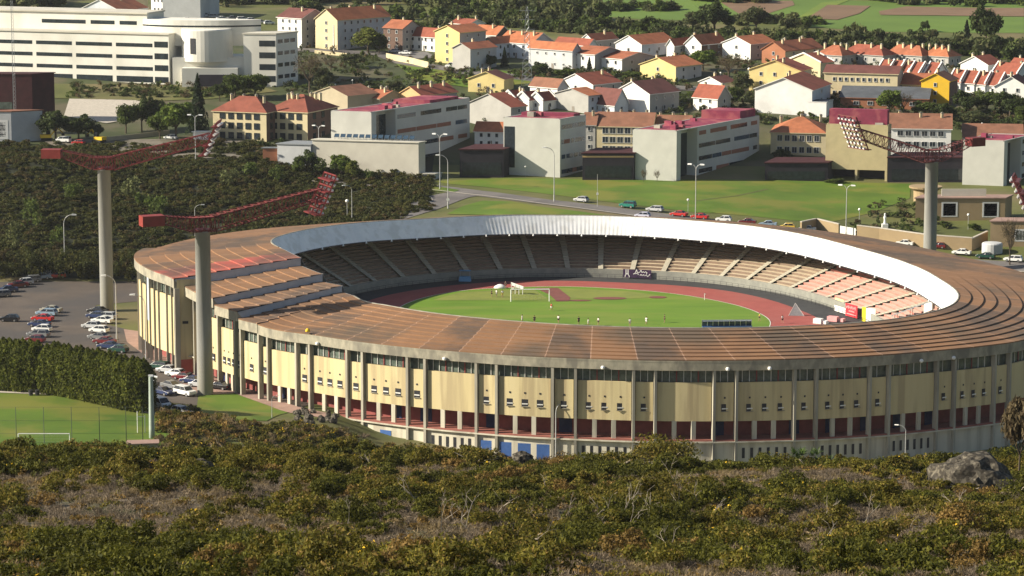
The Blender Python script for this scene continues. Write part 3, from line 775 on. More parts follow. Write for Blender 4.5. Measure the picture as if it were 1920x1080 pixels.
def build_towers():
    M('tower_concrete', (.29, .288, .262), (.22, .218, .20), scale=.5, stretch=(1, 1, .15), col3=(.26, .245, .19), scale3=.3)
    M('red_steel_dark', (.15, .04, .04), (.10, .025, .025), rough=.5, scale=2)
    M('red_plate', (.26, .04, .032), (.20, .03, .024), rough=.5, scale=.8)
    M('steel_light', (.62, .62, .62), (.5, .5, .5), rough=.35, metal=.5, scale=4)
    a = atz(385, 739, 4.0); t = aty(385, 432, a.y)
    tower(a, t.z, (20, 640), 'concrete floodlight tower with red boom, in front of the main stand', 26.5, 8.6, .19, .16)
    a = atz(201, 583, 4.0); t = aty(201, 316, a.y)
    tower(a, t.z, (60, 700), 'concrete floodlight tower with red boom, rising from the car park', 26.5, 10.5, .24, .22)
    a = Vector((106.5, 726, 0)); a.z = gh(a.x, a.y); t = aty(1743, 302, 726)
    tower(a, t.z, (0, 668), 'concrete floodlight tower with dark lattice boom, beside the far street', 24, 11.5, .30, .25, True)
    tower(Vector((135.5, 612, gh(135.5, 612))), 41.0, (20, 640), 'floodlight tower cut off by the edge of the view, only its lamps showing', 25.5, 12, .10, .1, True)

# ---------------------------------------------------------------- cars
def car_proto(kind, name, label, paint, cat='car'):
    st = thing(name, label, cat)
    # side profile (x along the car, z), lower body and cabin
    if kind == 'hatch':
        L, W = 3.95, 1.66; body = [(-1.95, .30), (1.95, .30), (1.98, .55), (1.85, .78), (.95, .93), (-1.85, .97), (-1.97, .75)]; cab = [(1.05, .93), (.35, 1.42), (-1.35, 1.46), (-1.85, .97)]
    elif kind == 'saloon':
        L, W = 4.5, 1.74; body = [(-2.22, .30), (2.2, .30), (2.25, .55), (2.1, .76), (1.05, .92), (-1.4, .97), (-2.2, .95), (-2.26, .6)]; cab = [(1.15, .92), (.4, 1.39), (-.85, 1.41), (-1.55, .97)]
    elif kind == 'estate':
        L, W = 4.5, 1.74; body = [(-2.2, .30), (2.2, .30), (2.25, .55), (2.1, .78), (1.1, .93), (-2.1, .98), (-2.24, .7)]; cab = [(1.2, .93), (.5, 1.43), (-1.75, 1.46), (-2.1, .98)]
    elif kind == 'suv':
        L, W = 4.4, 1.82; body = [(-2.15, .38), (2.1, .38), (2.15, .7), (2.05, 1.0), (1.05, 1.10), (-2.1, 1.14), (-2.18, .8)]; cab = [(1.1, 1.10), (.55, 1.70), (-1.85, 1.74), (-2.1, 1.14)]
    else:
        L, W = 4.6, 1.85; body = [(-2.25, .32), (2.2, .32), (2.28, .65), (2.05, .98), (1.5, 1.1), (-2.2, 1.2), (-2.28, .7)]; cab = [(1.6, 1.1), (.75, 1.78), (-2.1, 1.85), (-2.22, 1.2)]
    def prism(mb, prof, w0, w1, zsplit, mi=0):
        n = len(prof); lo = min(z for _, z in prof); hi = max(z for _, z in prof)
        def wy(z): return (w0+(w1-w0)*(z-lo)/(hi-lo))/2
        a = [(x, wy(z), z) for x, z in prof]; b = [(x, -wy(z), z) for x, z in prof]
        mb.add(a+b, [tuple(range(n))[::-1], tuple(range(n, 2*n))]+[(k, (k+1) % n, n+(k+1) % n, n+k) for k in range(n)], mi)
    mb = MB(); prism(mb, body, W, W*.97, 0)
    top = [(cab[1][0]+.05, cab[1][1]-.03), (cab[1][0]-.1, cab[1][1]+.05), (cab[2][0]+.05, cab[2][1]+.05), (cab[2][0]-.12, cab[2][1]-.04)]
    prism(mb, top[::-1], W*.80, W*.76, 0)
    for sx in (cab[0], ):
        pass
    # pillars between the windows
    for f in (0.0, .42, 1.0):
        for sy in (-1, 1):
            x0 = cab[0][0]+(cab[3][0]-cab[0][0])*f; x1 = cab[1][0]+(cab[2][0]-cab[1][0])*f
            mb.tube((x0, sy*W*.485, cab[0][1]-.02), (x1, sy*W*.395, cab[1][1]+.02), .05, n=4)
    bo = mb.build('body', paint, st)
    bv = bo.modifiers.new('bevel', 'BEVEL'); bv.width = .07; bv.segments = 2; bv.limit_method = 'ANGLE'; bv.angle_limit = R(35)
    mb = MB(); n = 4
    pr = cab; lo, hi = cab[0][1]-.02, cab[1][1]
    a = [(x, W*(.478 if z < lo+.2 else .39), z) for x, z in pr]; b = [(x, -y, z) for x, y, z in a]
    mb.add(a+b, [(0, 1, 2, 3)[::-1], (4, 5, 6, 7)]+[(k, (k+1) % 4, 4+(k+1) % 4, 4+k) for k in range(4)])
    mb.build('window', 'car_glass', st)
    wb = .6*L/2; rr = .31 if kind != 'suv' else .36; wh = None
    for sx in (-1, 1):
        for sy in (-1, 1):
            if wh is None:
                mb = MB(); mb.tube((0, -.1, 0), (0, .1, 0), rr, n=14); wh = mb.build('wheel', 'tyre', st)
                mr = MB(); mr.tube((0, -.115, 0), (0, .115, 0), rr*.62, n=10); mr.build('rim', 'rim', wh); w = wh
            else: w = copy_tree(wh, st)
            w.location = (sx*wb, sy*(W/2-.1), rr)
    hl = None
    for sx, nm, m in ((1, 'headlight', 'lamp_glass'), (-1, 'tail_light', 'tail_red')):
        for sy in (-1, 1):
            mb = MB(); xx = body[2][0] if sx > 0 else body[-1][0]
            mb.box((xx-sx*.06, sy*W*.37, .60 if kind != 'suv' else .75), (.14, .32, .16)); mb.build(nm, m, st)
    return st

PAINTS = dict(white=(.72, .72, .70), silver=(.42, .43, .44), grey=(.16, .165, .17), blue=(.02, .035, .10), black=(.012, .012, .014), red=(.42, .02, .018), darkred=(.12, .012, .016), green=(.012, .05, .035), teal=(.012, .16, .12), yellow=(.62, .42, .05), lightblue=(.22, .30, .38), champagne=(.36, .33, .25), lavender=(.50, .50, .62))
def build_cars():
    M('car_glass', (.018, .022, .028), (.010, .012, .016), rough=.08, spec=.6, scale=3)
    M('tail_red', (.35, .01, .01), (.25, .01, .01), rough=.3, scale=6)
    for k, c in PAINTS.items(): M('paint_'+k, c, tuple(x*.92 for x in c), rough=.28, spec=.5, scale=1)
    kinds = {}
    used = set()
    for k in ('hatch', 'saloon', 'estate', 'suv', 'van'):
        kinds[k] = car_proto(k, {'hatch': 'parked_car', 'saloon': 'parked_car', 'estate': 'parked_car', 'suv': 'parked_car', 'van': 'parked_van'}[k], 'car', 'paint_silver', 'van' if k == 'van' else 'car')
    def put(kind, pos, rz, col, label, group, s=1.08):
        o = place(kinds[kind], used, pos, rz, label, group, s)
        for ch in o.children:
            if ch.name.startswith('body'): setmat(ch, 'paint_'+col)
        return o
    g1 = 'cars parked along the far street'
    st = [(1090, 379, 'hatch', 'silver', 'silver hatchback at the head of the line, nearest the road junction'), (1177, 390, 'suv', 'teal', 'teal green off-roader second in the line along the far street'),
          (1228, 397, 'estate', 'silver', 'pale silver estate car between the teal off-roader and two red cars'), (1273, 406, 'saloon', 'red', 'red car behind the pale silver estate'), (1312, 411, 'saloon', 'red', 'second red car, by the foot of the double street lamp'),
          (1357, 416, 'hatch', 'white', 'white hatchback after the two red cars on the far street'), (1401, 421, 'saloon', 'darkred', 'dark red car half hidden past the white hatchback'), (1440, 425, 'saloon', 'lightblue', 'blue grey car behind the stadium roof, before the yellow one'),
          (1476, 430, 'hatch', 'yellow', 'pale yellow car by the lawn edge, only one of its colour'), (1513, 434, 'saloon', 'white', 'white car beside the open end of the stone wall'),
          (1205, 409, 'hatch', 'lavender', 'pale lavender car whose roof just shows above the white fascia')]
    for px, py, k, c, l in st:
        p = G(px, py); q = G(px+30, py+3.2); rz = math.atan2((q-p).y, (q-p).x)
        put(k, p+Vector((0, 0, .12)), rz+math.pi, c, l, g1)
    rt = [(1598, 443, 'hatch', 'silver', 'silver car parked before the white gate in the stone wall'), (1645, 450, 'saloon', 'green', 'dark green saloon along the stone garden wall'), (1696, 461, 'saloon', 'white', 'white saloon with two people standing behind it'),
          (1759, 466, 'hatch', 'darkred', 'dark red car peeping out behind the far floodlight column'), (1803, 478, 'saloon', 'white', 'white saloon just past the far floodlight column'), (1848, 485, 'saloon', 'green', 'dark car between two white ones beyond the floodlight column'), (1900, 491, 'estate', 'white', 'white estate car at the bare tree by the stone house')]
    for px, py, k, c, l in rt:
        p = G(px, py); put(k, p+Vector((0, 0, .12)), R(157), c, l, g1)
    g2 = 'cars parked in the stadium car park'
    pk = [(14, 548, 'saloon', 'blue', 200, 'dark car at the end of the line under the scrub hill'), (34, 539, 'saloon', 'darkred', 200, 'dark red saloon in the line under the scrub hill'), (58, 529, 'estate', 'grey', 200, 'grey estate between dark red saloon and pale car under the scrub hill'), (76, 524, 'saloon', 'lightblue', 200, 'pale saloon beside a red car under the scrub hill'), (106, 522, 'hatch', 'red', 200, 'red hatchback by the lamp post under the scrub hill'),
          (46, 534, 'hatch', 'silver', 200, 'silver hatchback squeezed between dark red saloon and grey estate under the scrub hill'), (91, 521, 'estate', 'silver', 200, 'silver estate nose to tail with the red hatchback under the scrub hill'), (1, 557, 'estate', 'grey', 200, 'grey estate cut by the picture edge under the scrub hill'), (66, 642, 'hatch', 'darkred', 163, 'dark red hatchback just showing over the hedge'), (180, 597, 'hatch', 'blue', 158, 'navy hatchback tucked left of the silver estate at the tower'), (374, 726, 'hatch', 'silver', 150, 'silver hatchback right against the near floodlight column'), (322, 729, 'saloon', 'grey', -42, 'grey saloon in the hedge shade beside the white off-roader'),
          (18, 603, 'hatch', 'black', 175, 'lone black hatchback out on the open asphalt'),
          (96, 586, 'saloon', 'champagne', 163, 'beige car first in the middle row, next to the red one'), (88, 592, 'estate', 'lightblue', 163, 'blue grey estate beside the beige car in the middle row'), (80, 602, 'saloon', 'red', 163, 'bright red saloon in the middle row of the car park'), (74, 613, 'saloon', 'blue', 163, 'navy saloon between the red and white cars of the middle row'), (79, 622, 'hatch', 'white', 163, 'white hatchback in the middle row of the car park'), (72, 632, 'estate', 'grey', 163, 'grey estate last in the middle row, above the hedge'),
          (184, 588, 'saloon', 'black', 158, 'black saloon at the foot of the far car park tower'), (199, 598, 'estate', 'silver', 158, 'silver estate just right of the car park tower foot'), (192, 606, 'saloon', 'white', 158, 'white saloon third from the car park tower'), (172, 616, 'hatch', 'silver', 158, 'silver hatchback sticking out of the tower row'), (186, 624, 'hatch', 'white', 158, 'white hatchback with dark windows in the tower row'), (186, 637, 'saloon', 'grey', 158, 'grey saloon under the white hatchback of the tower row'), (196, 645, 'saloon', 'darkred', 158, 'dark red saloon near the end of the tower row'), (204, 654, 'saloon', 'blue', 158, 'navy saloon behind the hedge end'), (222, 661, 'hatch', 'green', 158, 'dark green hatchback mostly behind the hedge'),
          (299, 692, 'estate', 'green', 150, 'green estate first of the row facing the main stand'), (315, 699, 'saloon', 'silver', 150, 'silver saloon beside the green estate facing the main stand'), (332, 706, 'saloon', 'white', 150, 'white saloon in the row facing the main stand'), (345, 712, 'saloon', 'darkred', 150, 'dark red saloon in the row facing the main stand'), (360, 719, 'saloon', 'blue', 150, 'navy saloon next to the near floodlight column'), (411, 730, 'saloon', 'black', 150, 'black saloon on the other side of the near floodlight column'),
          (347, 742, 'suv', 'white', -42, 'white off-roader with roof rack before the near floodlight column'), (305, 740, 'saloon', 'blue', -42, 'navy saloon in the shade beside the white off-roader'), (277, 722, 'van', 'white', -60, 'small white van just past the hedge end'), (301, 765, 'van', 'white', -52, 'white people carrier parked behind the pitch light mast'), (341, 778, 'hatch', 'silver', -40, 'silver hatchback low by the gorse, windscreen catching light')]
    for px, py, k, c, a, l in pk:
        p = G(px, py); put(k, p+Vector((0, 0, .07)), R(a), c, l, g2, 1.2)
    g3 = 'cars on the upper car park by the round offices'
    for px, py, c, k, l in ((352, 40, 'white', 'hatch', 'white hatchback on the upper car park, above the drum'), (383, 33, 'white', 'van', 'white van on the upper car park'), (401, 34, 'silver', 'estate', 'silver estate beside the white van up there'), (417, 38, 'white', 'saloon', 'white saloon at the middle of the upper car park'), (437, 37, 'grey', 'saloon', 'grey saloon on the upper car park'), (455, 39, 'white', 'estate', 'white estate on the upper car park'), (472, 41, 'white', 'hatch', 'small white hatchback last but one on the upper car park'), (488, 44, 'silver', 'saloon', 'silver saloon at the upper car park corner'), (505, 46, 'white', 'hatch', 'white hatchback by the red roofed house end')):
        put(k, G(px, py)+Vector((0, 0, .1)), R(20), c, l, g3, 1.1)
    for px, py, c, k, l in ((760, 103, 'white', 'saloon', 'white saloon in front of the white town house'), (739, 100, 'silver', 'hatch', 'silver hatchback in the small town car park'), (848, 128, 'white', 'van', 'white van beside the tall yellow house'), (1796, 311, 'white', 'saloon', 'white saloon under the dark block beside the far tower'), (320, 262, 'white', 'hatch', 'white hatchback behind the trees on the works yard'), (119, 268, 'white', 'van', 'white works van behind the scrub hill'), (147, 272, 'red', 'hatch', 'red hatchback beside the white works van')):
        put(k, G(px, py)+Vector((0, 0, .2)), R(160), c, l, 'cars in the town', 1.05)
    # excavators in the works yard
    for px, py, rz, l in ((88, 264, .3, 'yellow excavator behind the scrub hill, arm folded'), (186, 268, 2.6, 'small yellow digger right of the white works van')):
        e = thing('excavator', l, 'excavator', G(px, py), rz, 'yellow diggers in the works yard')
        mb = MB()
        for s in (-1, 1): mb.box((0, s*1.1, 0), (3.2, .6, .9))
        mb.build('crawler_track', 'tyre', e)
        mb = MB(); mb.box((-.4, 0, 1.0), (3.2, 2.4, 1.0)); mb.build('body', 'yellow_paint', e)
        mb = MB(); mb.box((.5, .6, 2.0), (1.3, 1.1, 1.5)); mb.build('cab', 'car_glass', e)
        mb = MB(); mb.tube((1.1, -.4, 1.6), (3.2, -.4, 4.0), .28, n=4); mb.tube((3.2, -.4, 4.0), (5.0, -.4, 2.4), .22, n=4); mb.build('arm', 'yellow_paint', e)
        mb = MB(); mb.box((5.0, -.4, 1.5), (.9, 1.0, .9)); mb.build('bucket', 'dark_metal', e)
    # motorbike by the wall
    p = G(1622, 434); e = thing('motorcycle', 'motorcycle with white fairing leaning at the stone wall', 'motorcycle', p+Vector((0, 0, .1)), R(150))
    for x in (-.7, .7):
        mb = MB(); mb.tube((x, -.07, .32), (x, .07, .32), .32, n=14); mb.build('wheel', 'tyre', e)
    mb = MB(); mb.hexa([(-.6, -.12, .45), (.45, -.12, .45), (.45, .12, .45), (-.6, .12, .45), (-.8, -.15, .85), (.35, -.16, .95), (.35, .16, .95), (-.8, .15, .85)]); mb.build('body', 'dark_metal', e)
    mb = MB(); mb.hexa([(.3, -.2, .6), (.7, -.15, .6), (.7, .15, .6), (.3, .2, .6), (.2, -.28, 1.2), (.5, -.2, 1.15), (.5, .2, 1.15), (.2, .28, 1.2)]); mb.build('fairing', 'white_paint', e)

# ---------------------------------------------------------------- street lamps
def build_lamps():
    used = set()
    M('lamp_pole', (.46, .46, .45), (.38, .38, .37), rough=.5, metal=.2, scale=2)
    def single():
        st = thing('street_lamp', 'x', 'street lamp')
        mb = MB(); pts = [(0, 0, 8.2)]+[(1.9*(1-math.cos(t)), 0, 8.2+1.35*math.sin(t)) for t in [math.pi/2*k/5 for k in range(1, 6)]]
        mb.tube((0, 0, 0), (0, 0, 1.2), .16, .15, 8); mb.tube((0, 0, 1.2), (0, 0, 8.2), .11, .08, 8); mb.build('pole', 'lamp_pole', st)
        mb = MB(); mb.path(pts, .06, 6); mb.build('arm', 'lamp_pole', st)
        mb = MB(); mb.hexa([(1.75, -.17, 9.42), (2.75, -.13, 9.46), (2.75, .13, 9.46), (1.75, .17, 9.42), (1.75, -.2, 9.66), (2.7, -.12, 9.62), (2.7, .12, 9.62), (1.75, .2, 9.66)]); mb.build('lamp_head', 'lamp_glass', st)
        return st
    def double():
        st = thing('street_lamp', 'x', 'street lamp')
        mb = MB(); mb.tube((0, 0, 0), (0, 0, 1.2), .16, .15, 8); mb.tube((0, 0, 1.2), (0, 0, 10.2), .11, .08, 8); mb.build('pole', 'lamp_pole', st)
        for sgn in (-1, 1):
            pts = [(0, 0, 10.0)]+[(sgn*1.1*(1-math.cos(t)), 0, 10.0+1.1*math.sin(t)) for t in [math.pi/2*k/5 for k in range(1, 6)]]
            mb = MB(); mb.path(pts, .055, 6); mb.build('arm', 'lamp_pole', st)
            mb = MB(); mb.hexa([(sgn*.95, -.2, 10.96), (sgn*1.9, -.16, 10.98), (sgn*1.9, .16, 10.98), (sgn*.95, .2, 10.96), (sgn*.95, -.22, 11.24), (sgn*1.85, -.14, 11.2), (sgn*1.85, .14, 11.2), (sgn*.95, .22, 11.24)][::1] if sgn > 0 else [(-1.9, -.16, 10.98), (-.95, -.2, 10.96), (-.95, .2, 10.96), (-1.9, .16, 10.98), (-1.85, -.14, 11.2), (-.95, -.22, 11.24), (-.95, .22, 11.24), (-1.85, .14, 11.2)]); mb.build('lamp_head', 'lamp_glass', st)
        return st
    def globe():
        st = thing('globe_lamp', 'x', 'lamp')
        mb = MB(); mb.tube((0, 0, 0), (0, 0, 4.2), .07, .06, 6); mb.build('pole', 'lamp_pole', st)
        mb = MB(); mb.ball((0, 0, 4.5), .42, n=8); mb.build('lamp_shade', 'lamp_glass', st, None, True)
        return st
    P = {'s': single(), 'd': double(), 'g': globe()}
    HT = {'s': 9.5, 'd': 11.0, 'g': 4.6}
    def put(k, px, py, top, rz, label, base=None):
        p = base if base is not None else G(px, py)
        h = aty(px, top, p.y).z-p.z
        o = place(P[k], used, p, R(rz), label, 'street lamps' if k != 'g' else 'globe lamps', 1.0)
        sc_ = max(.35, h/HT[k]); o.scale = (min(1.25, max(.6, sc_)),)*2+(sc_,)
    put('s', 660, 413, 347, 205, 'street lamp with curved arm behind the shaded left end of the fascia')
    put('s', 840, 391, 291, 180, 'curved street lamp with a round sign on the grass island')
    put('d', 825, 355, 252, 160, 'double street lamp before the long low white hall')
    put('s', 1039, 378, 277, 180, 'thin street lamp before the middle slab block')
    put('d', 1304, 420, 309, 160, 'tall double street lamp beside the two red cars')
    put('d', 1586, 446, 348, 160, 'double street lamp above the white gate')
    put('d', 598, 312, 236, 160, 'double street lamp in front of the blank end of the nearest slab block')
    put('d', 367, 303, 216, 170, 'double street lamp beside the white works hut')
    put('s', 122, 518, 403, 0, 'street lamp at the edge of the scrub hill and car park')
    put('s', 366, 448, 384, 0, 'street lamp poking up behind the near floodlight column')
    put('s', 219, 641, 517, 180, 'street lamp between car park and pavement')
    put('s', 274, 682, 553, 180, 'street lamp standing on the pink pavement by the main stand')
    put('s', 1042, 868, 757, 45, 'curved street lamp before the blue gates of the stadium', atz(1042, 868, -1.3))
    put('s', 1487, 850, 740, 100, 'thick street lamp before the shaded wall of the stadium', atz(1487, 850, -1.3))
    put('s', 1697, 872, 798, 160, 'short street lamp in front of the dark slit windows', atz(1697, 872, -1.3))
    put('s', 1327, 845, 796, 180, 'small street lamp behind the tall gorse mound', atz(1327, 845, -1.3))
    put('s', 510, 784, 742, 20, 'slim lamp on the grass bank below the main stand')
    put('g', 651, 412, 376, 0, 'short globe lamp left of the curved street lamp')
    put('g', 1290, 400, 374, 0, 'globe lamp by the tall double street lamp on the lawn')
    put('g', 1611, 420, 392, 0, 'globe lamp at the corner of the stone garden wall')
    put('g', 1815, 430, 402, 0, 'globe lamp in the stone house garden')
    put('g', 985, 332, 312, 0, 'small globe lamp at the foot of the middle slab block')
    for px, py, top, l in ((654, 215, 197, 'globe lamp over the wide tan gabled house'), (1351, 155, 136, 'globe lamp left of the curved town street'), (1383, 165, 142, 'globe lamp in the middle of the curved town street'), (1404, 160, 129, 'globe lamp nearest the big yellow house'), (852, 190, 172, 'globe lamp beyond the long slab roof'), (629, 175, 158, 'globe lamp beside the bare tree behind the offices'), (661, 165, 150, 'globe lamp on the bend left of the field'), (1841, 248, 231, 'globe lamp over the brown terrace roof')):
        put('g', px, py, top, 0, l)
    mb = MB(); p = G(626, 97); mb.tube((0, 0, 0), (0, 0, aty(626, 47, p.y).z-p.z), .28, .2, 8); o = mb.build('pole_mast', 'white_paint'); o.location = p; o.name = 'white_mast'; tag(o, 'white mast before the long orange roofed block', 'mast')
    p = G(1120, 388); e = thing('sign_post', 'thin dark post with small white sign beside the street', 'sign post', p)
    mb = MB(); mb.tube((0, 0, 0), (0, 0, 9.2), .07, .05, 6); mb.build('pole', 'lamp_pole', e)
    mb = MB(); mb.box((0, -.1, 3.4), (.6, .06, .6)); mb.build('plate', 'white_paint', e)
    p = G(840, 391); e = thing('road_sign', 'round white road sign fixed to the curved island lamp', 'road sign', p+Vector((.0, -.35, 0)))
    mb = MB(); mb.tube((0, 0, 0), (0, 0, 2.6), .04, n=6); mb.build('post', 'lamp_pole', e)
    mb = MB(); mb.tube((0, -.06, 2.6), (0, -.02, 2.6), .45, n=16); mb.build('plate', 'white_paint', e)

# ---------------------------------------------------------------- people
def skin_obj(name, pts, edges, mat, parent, sub=1):
    me = bpy.data.meshes.new(name); me.from_pydata([p[0] for p in pts], edges, []); me.materials.append(MATS[mat])
    o = link(name, me, parent); o.modifiers.new('skin', 'SKIN')
    for i, p in enumerate(pts):
        r = p[1]; me.skin_vertices[0].data[i].radius = (r, r) if not isinstance(r, tuple) else r
    me.skin_vertices[0].data[0].use_root = True
    if sub: s = o.modifiers.new('sub', 'SUBSURF'); s.levels = sub; s.render_levels = sub
    return o
def person(pos, rz, label, shirt, shorts, pose='stand', group='players on the pitch', s=1.0, long_=False, hair='hair_dark'):
    st = thing('person', label, 'person', pos, rz, group); st.scale = (s, s, s)
    sw = {'stand': .05, 'walk': .22, 'run': .38}[pose]
    def leg(sx, f):     # hip, knee, ankle, toe
        k = (f*.5, sx*.10, .50+abs(f)*.02); a = (f*1.0-(.12 if f < 0 and pose == 'run' else 0), sx*.10, .09+(.18 if f < 0 and pose == 'run' else 0))
        return (0, sx*.09, .90), k, a, (a[0]+.17, a[1]*1.1, a[2]-.05)
    def arm(sx, f):
        return (0, sx*.19, 1.42), (f*.45-.03, sx*.25, 1.14), (f*.75+.10, sx*.24, .92+abs(f)*.25), (f*.8+.15, sx*.23, .82+abs(f)*.3)
    L1, L2, A1, A2 = leg(1, sw), leg(-1, -sw), arm(1, -sw), arm(-1, sw)
    V = [((0, 0, .96), .13), ((0, 0, 1.18), .125), ((.0, 0, 1.40), .14), ((0, 0, 1.52), .055), ((.01, 0, 1.63), .095), ((.015, 0, 1.73), .075)]
    Ed = [(0, 1), (1, 2), (2, 3), (3, 4), (4, 5)]
    def chain(root, ch, rs):
        p = root
        for c, r in zip(ch, rs): V.append((c, r)); Ed.append((p, len(V)-1)); p = len(V)-1
        return p
    for Lg in (L1, L2): chain(0, Lg, (.095, .062, .042, .035))
    for A in (A1, A2):
        w = chain(2, A, (.06, .045, .033, .035))
        for q in range(4):      # fingers
            b = Vector(A[3]); V.append(((b.x+.04, b.y+(q-1.5)*.02, b.z-.06-.008*(1.5-abs(q-1.5))), .009)); Ed.append((w, len(V)-1))
        V.append(((A[3][0]+.05, A[3][1]-.03*math.copysign(1, A[3][1]), A[3][2]), .010)); Ed.append((w, len(V)-1))
    V.append(((.11, 0, 1.63), .016)); Ed.append((4, len(V)-1))      # nose
    skin_obj('body', V, Ed, 'skin', st)
    T = [((0, 0, .98), .155), ((0, 0, 1.2), .15), ((0, 0, 1.41), .165)]; te = [(0, 1), (1, 2)]
    for A in (A1, A2):
        T.append((A[0], .085)); te.append((2, len(T)-1)); m = Vector(A[0]).lerp(Vector(A[1]), .75 if not long_ else 1.0); T.append((tuple(m), .07)); te.append((len(T)-2, len(T)-1))
        if long_: T.append((A[2], .05)); te.append((len(T)-2, len(T)-1))
    skin_obj('shirt', T, te, shirt, st)
    S = [((0, 0, .95), .16)]; se = []
    for Lg in (L1, L2):
        S.append((Lg[0], .115)); se.append((0, len(S)-1)); m = Vector(Lg[0]).lerp(Vector(Lg[1]), .7 if not long_ else 1.0); S.append((tuple(m), .095)); se.append((len(S)-2, len(S)-1))
        if long_: S.append((Lg[2], .06)); se.append((len(S)-2, len(S)-1))
    skin_obj('trousers' if long_ else 'shorts', S, se, shorts, st)
    mb = MB(); mb.ball((-.015, 0, 1.705), .108, n=8, sz=.8); mb.build('hair', hair, st, None, True)
    for sx in (-1, 1):
        pass
    return st
def build_people():
    M('skin', (.42, .25, .17), (.36, .21, .14), scale=4); M('hair_dark', (.02, .014, .01), (.012, .009, .007), scale=9)
    for n, c in (('white', (.78, .78, .76)), ('black', (.02, .02, .022)), ('red', (.5, .05, .03)), ('navy', (.02, .03, .08)), ('yellow', (.65, .48, .08)), ('grey', (.3, .3, .3))): M('cloth_'+n, c, tuple(x*.8 for x in c), scale=5)
    L_ = [(1034, 583, 'red', 'white', 'run', 20, 'person in red shirt and white shorts running in front of the training goal'), (979, 605, 'white', 'white', 'walk', 160, 'person in white walking at the near touchline, left end of the line'), (1002, 607, 'black', 'black', 'stand', 90, 'person in black standing second along the near touchline'),
          (1047, 606, 'white', 'black', 'stand', 60, 'person in white shirt and dark shorts, below the red shirted runner'), (1085, 609, 'black', 'black', 'stand', 120, 'person in black on the touchline, beside a crouched white shirt'), (1103, 612, 'white', 'white', 'walk', 0, 'person in all white partly behind the roof edge'), (1122, 610, 'white', 'black', 'walk', 200, 'person in white shirt and dark shorts right of the all white player'),
          (1181, 612, 'white', 'grey', 'stand', 90, 'person in white shirt and grey shorts on the middle touchline'), (1212, 609, 'white', 'white', 'run', 45, 'person in white running towards the person in black'), (1246, 605, 'black', 'black', 'stand', 180, 'person all in black farthest along the near touchline'),
          (1424, 602, 'yellow', 'black', 'walk', 180, 'person in yellow shirt at the edge of the red track'), (1467, 606, 'white', 'black', 'walk', 120, 'person in white shirt out on the red track'), (922, 557, 'black', 'black', 'stand', 10, 'person in black left of the training goal'), (931, 557, 'white', 'white', 'stand', 30, 'person in white beside the person in black by the goal'),
          (942, 558, 'white', 'yellow', 'stand', 100, 'person in white top and yellow shorts nearest the goal post'), (962, 551, 'white', 'black', 'stand', 200, 'person in white shirt and black shorts under the tall white frame'), (970, 550, 'white', 'black', 'walk', 150, 'person in white shirt right of the tall white frame'), (948, 541, 'black', 'black', 'stand', 60, 'person in dark clothes beside the white covered heap')]
    for px, py, a, b, po, rz, l in L_:
        person(atz(px, py, PZ+.06), R(rz), l, 'cloth_'+a, 'cloth_'+b, po, s=1.08)
    for px, py, a, b, l in ((1700, 456, 'red', 'black', 'person in red coat standing behind the white saloon'), (1709, 457, 'black', 'black', 'person in dark coat standing next to the one in red')):
        person(G(px, py)+Vector((0, 0, .1)), R(200), l, 'cloth_'+a, 'cloth_'+b, 'stand', 'people on the far street', 1.1, True)

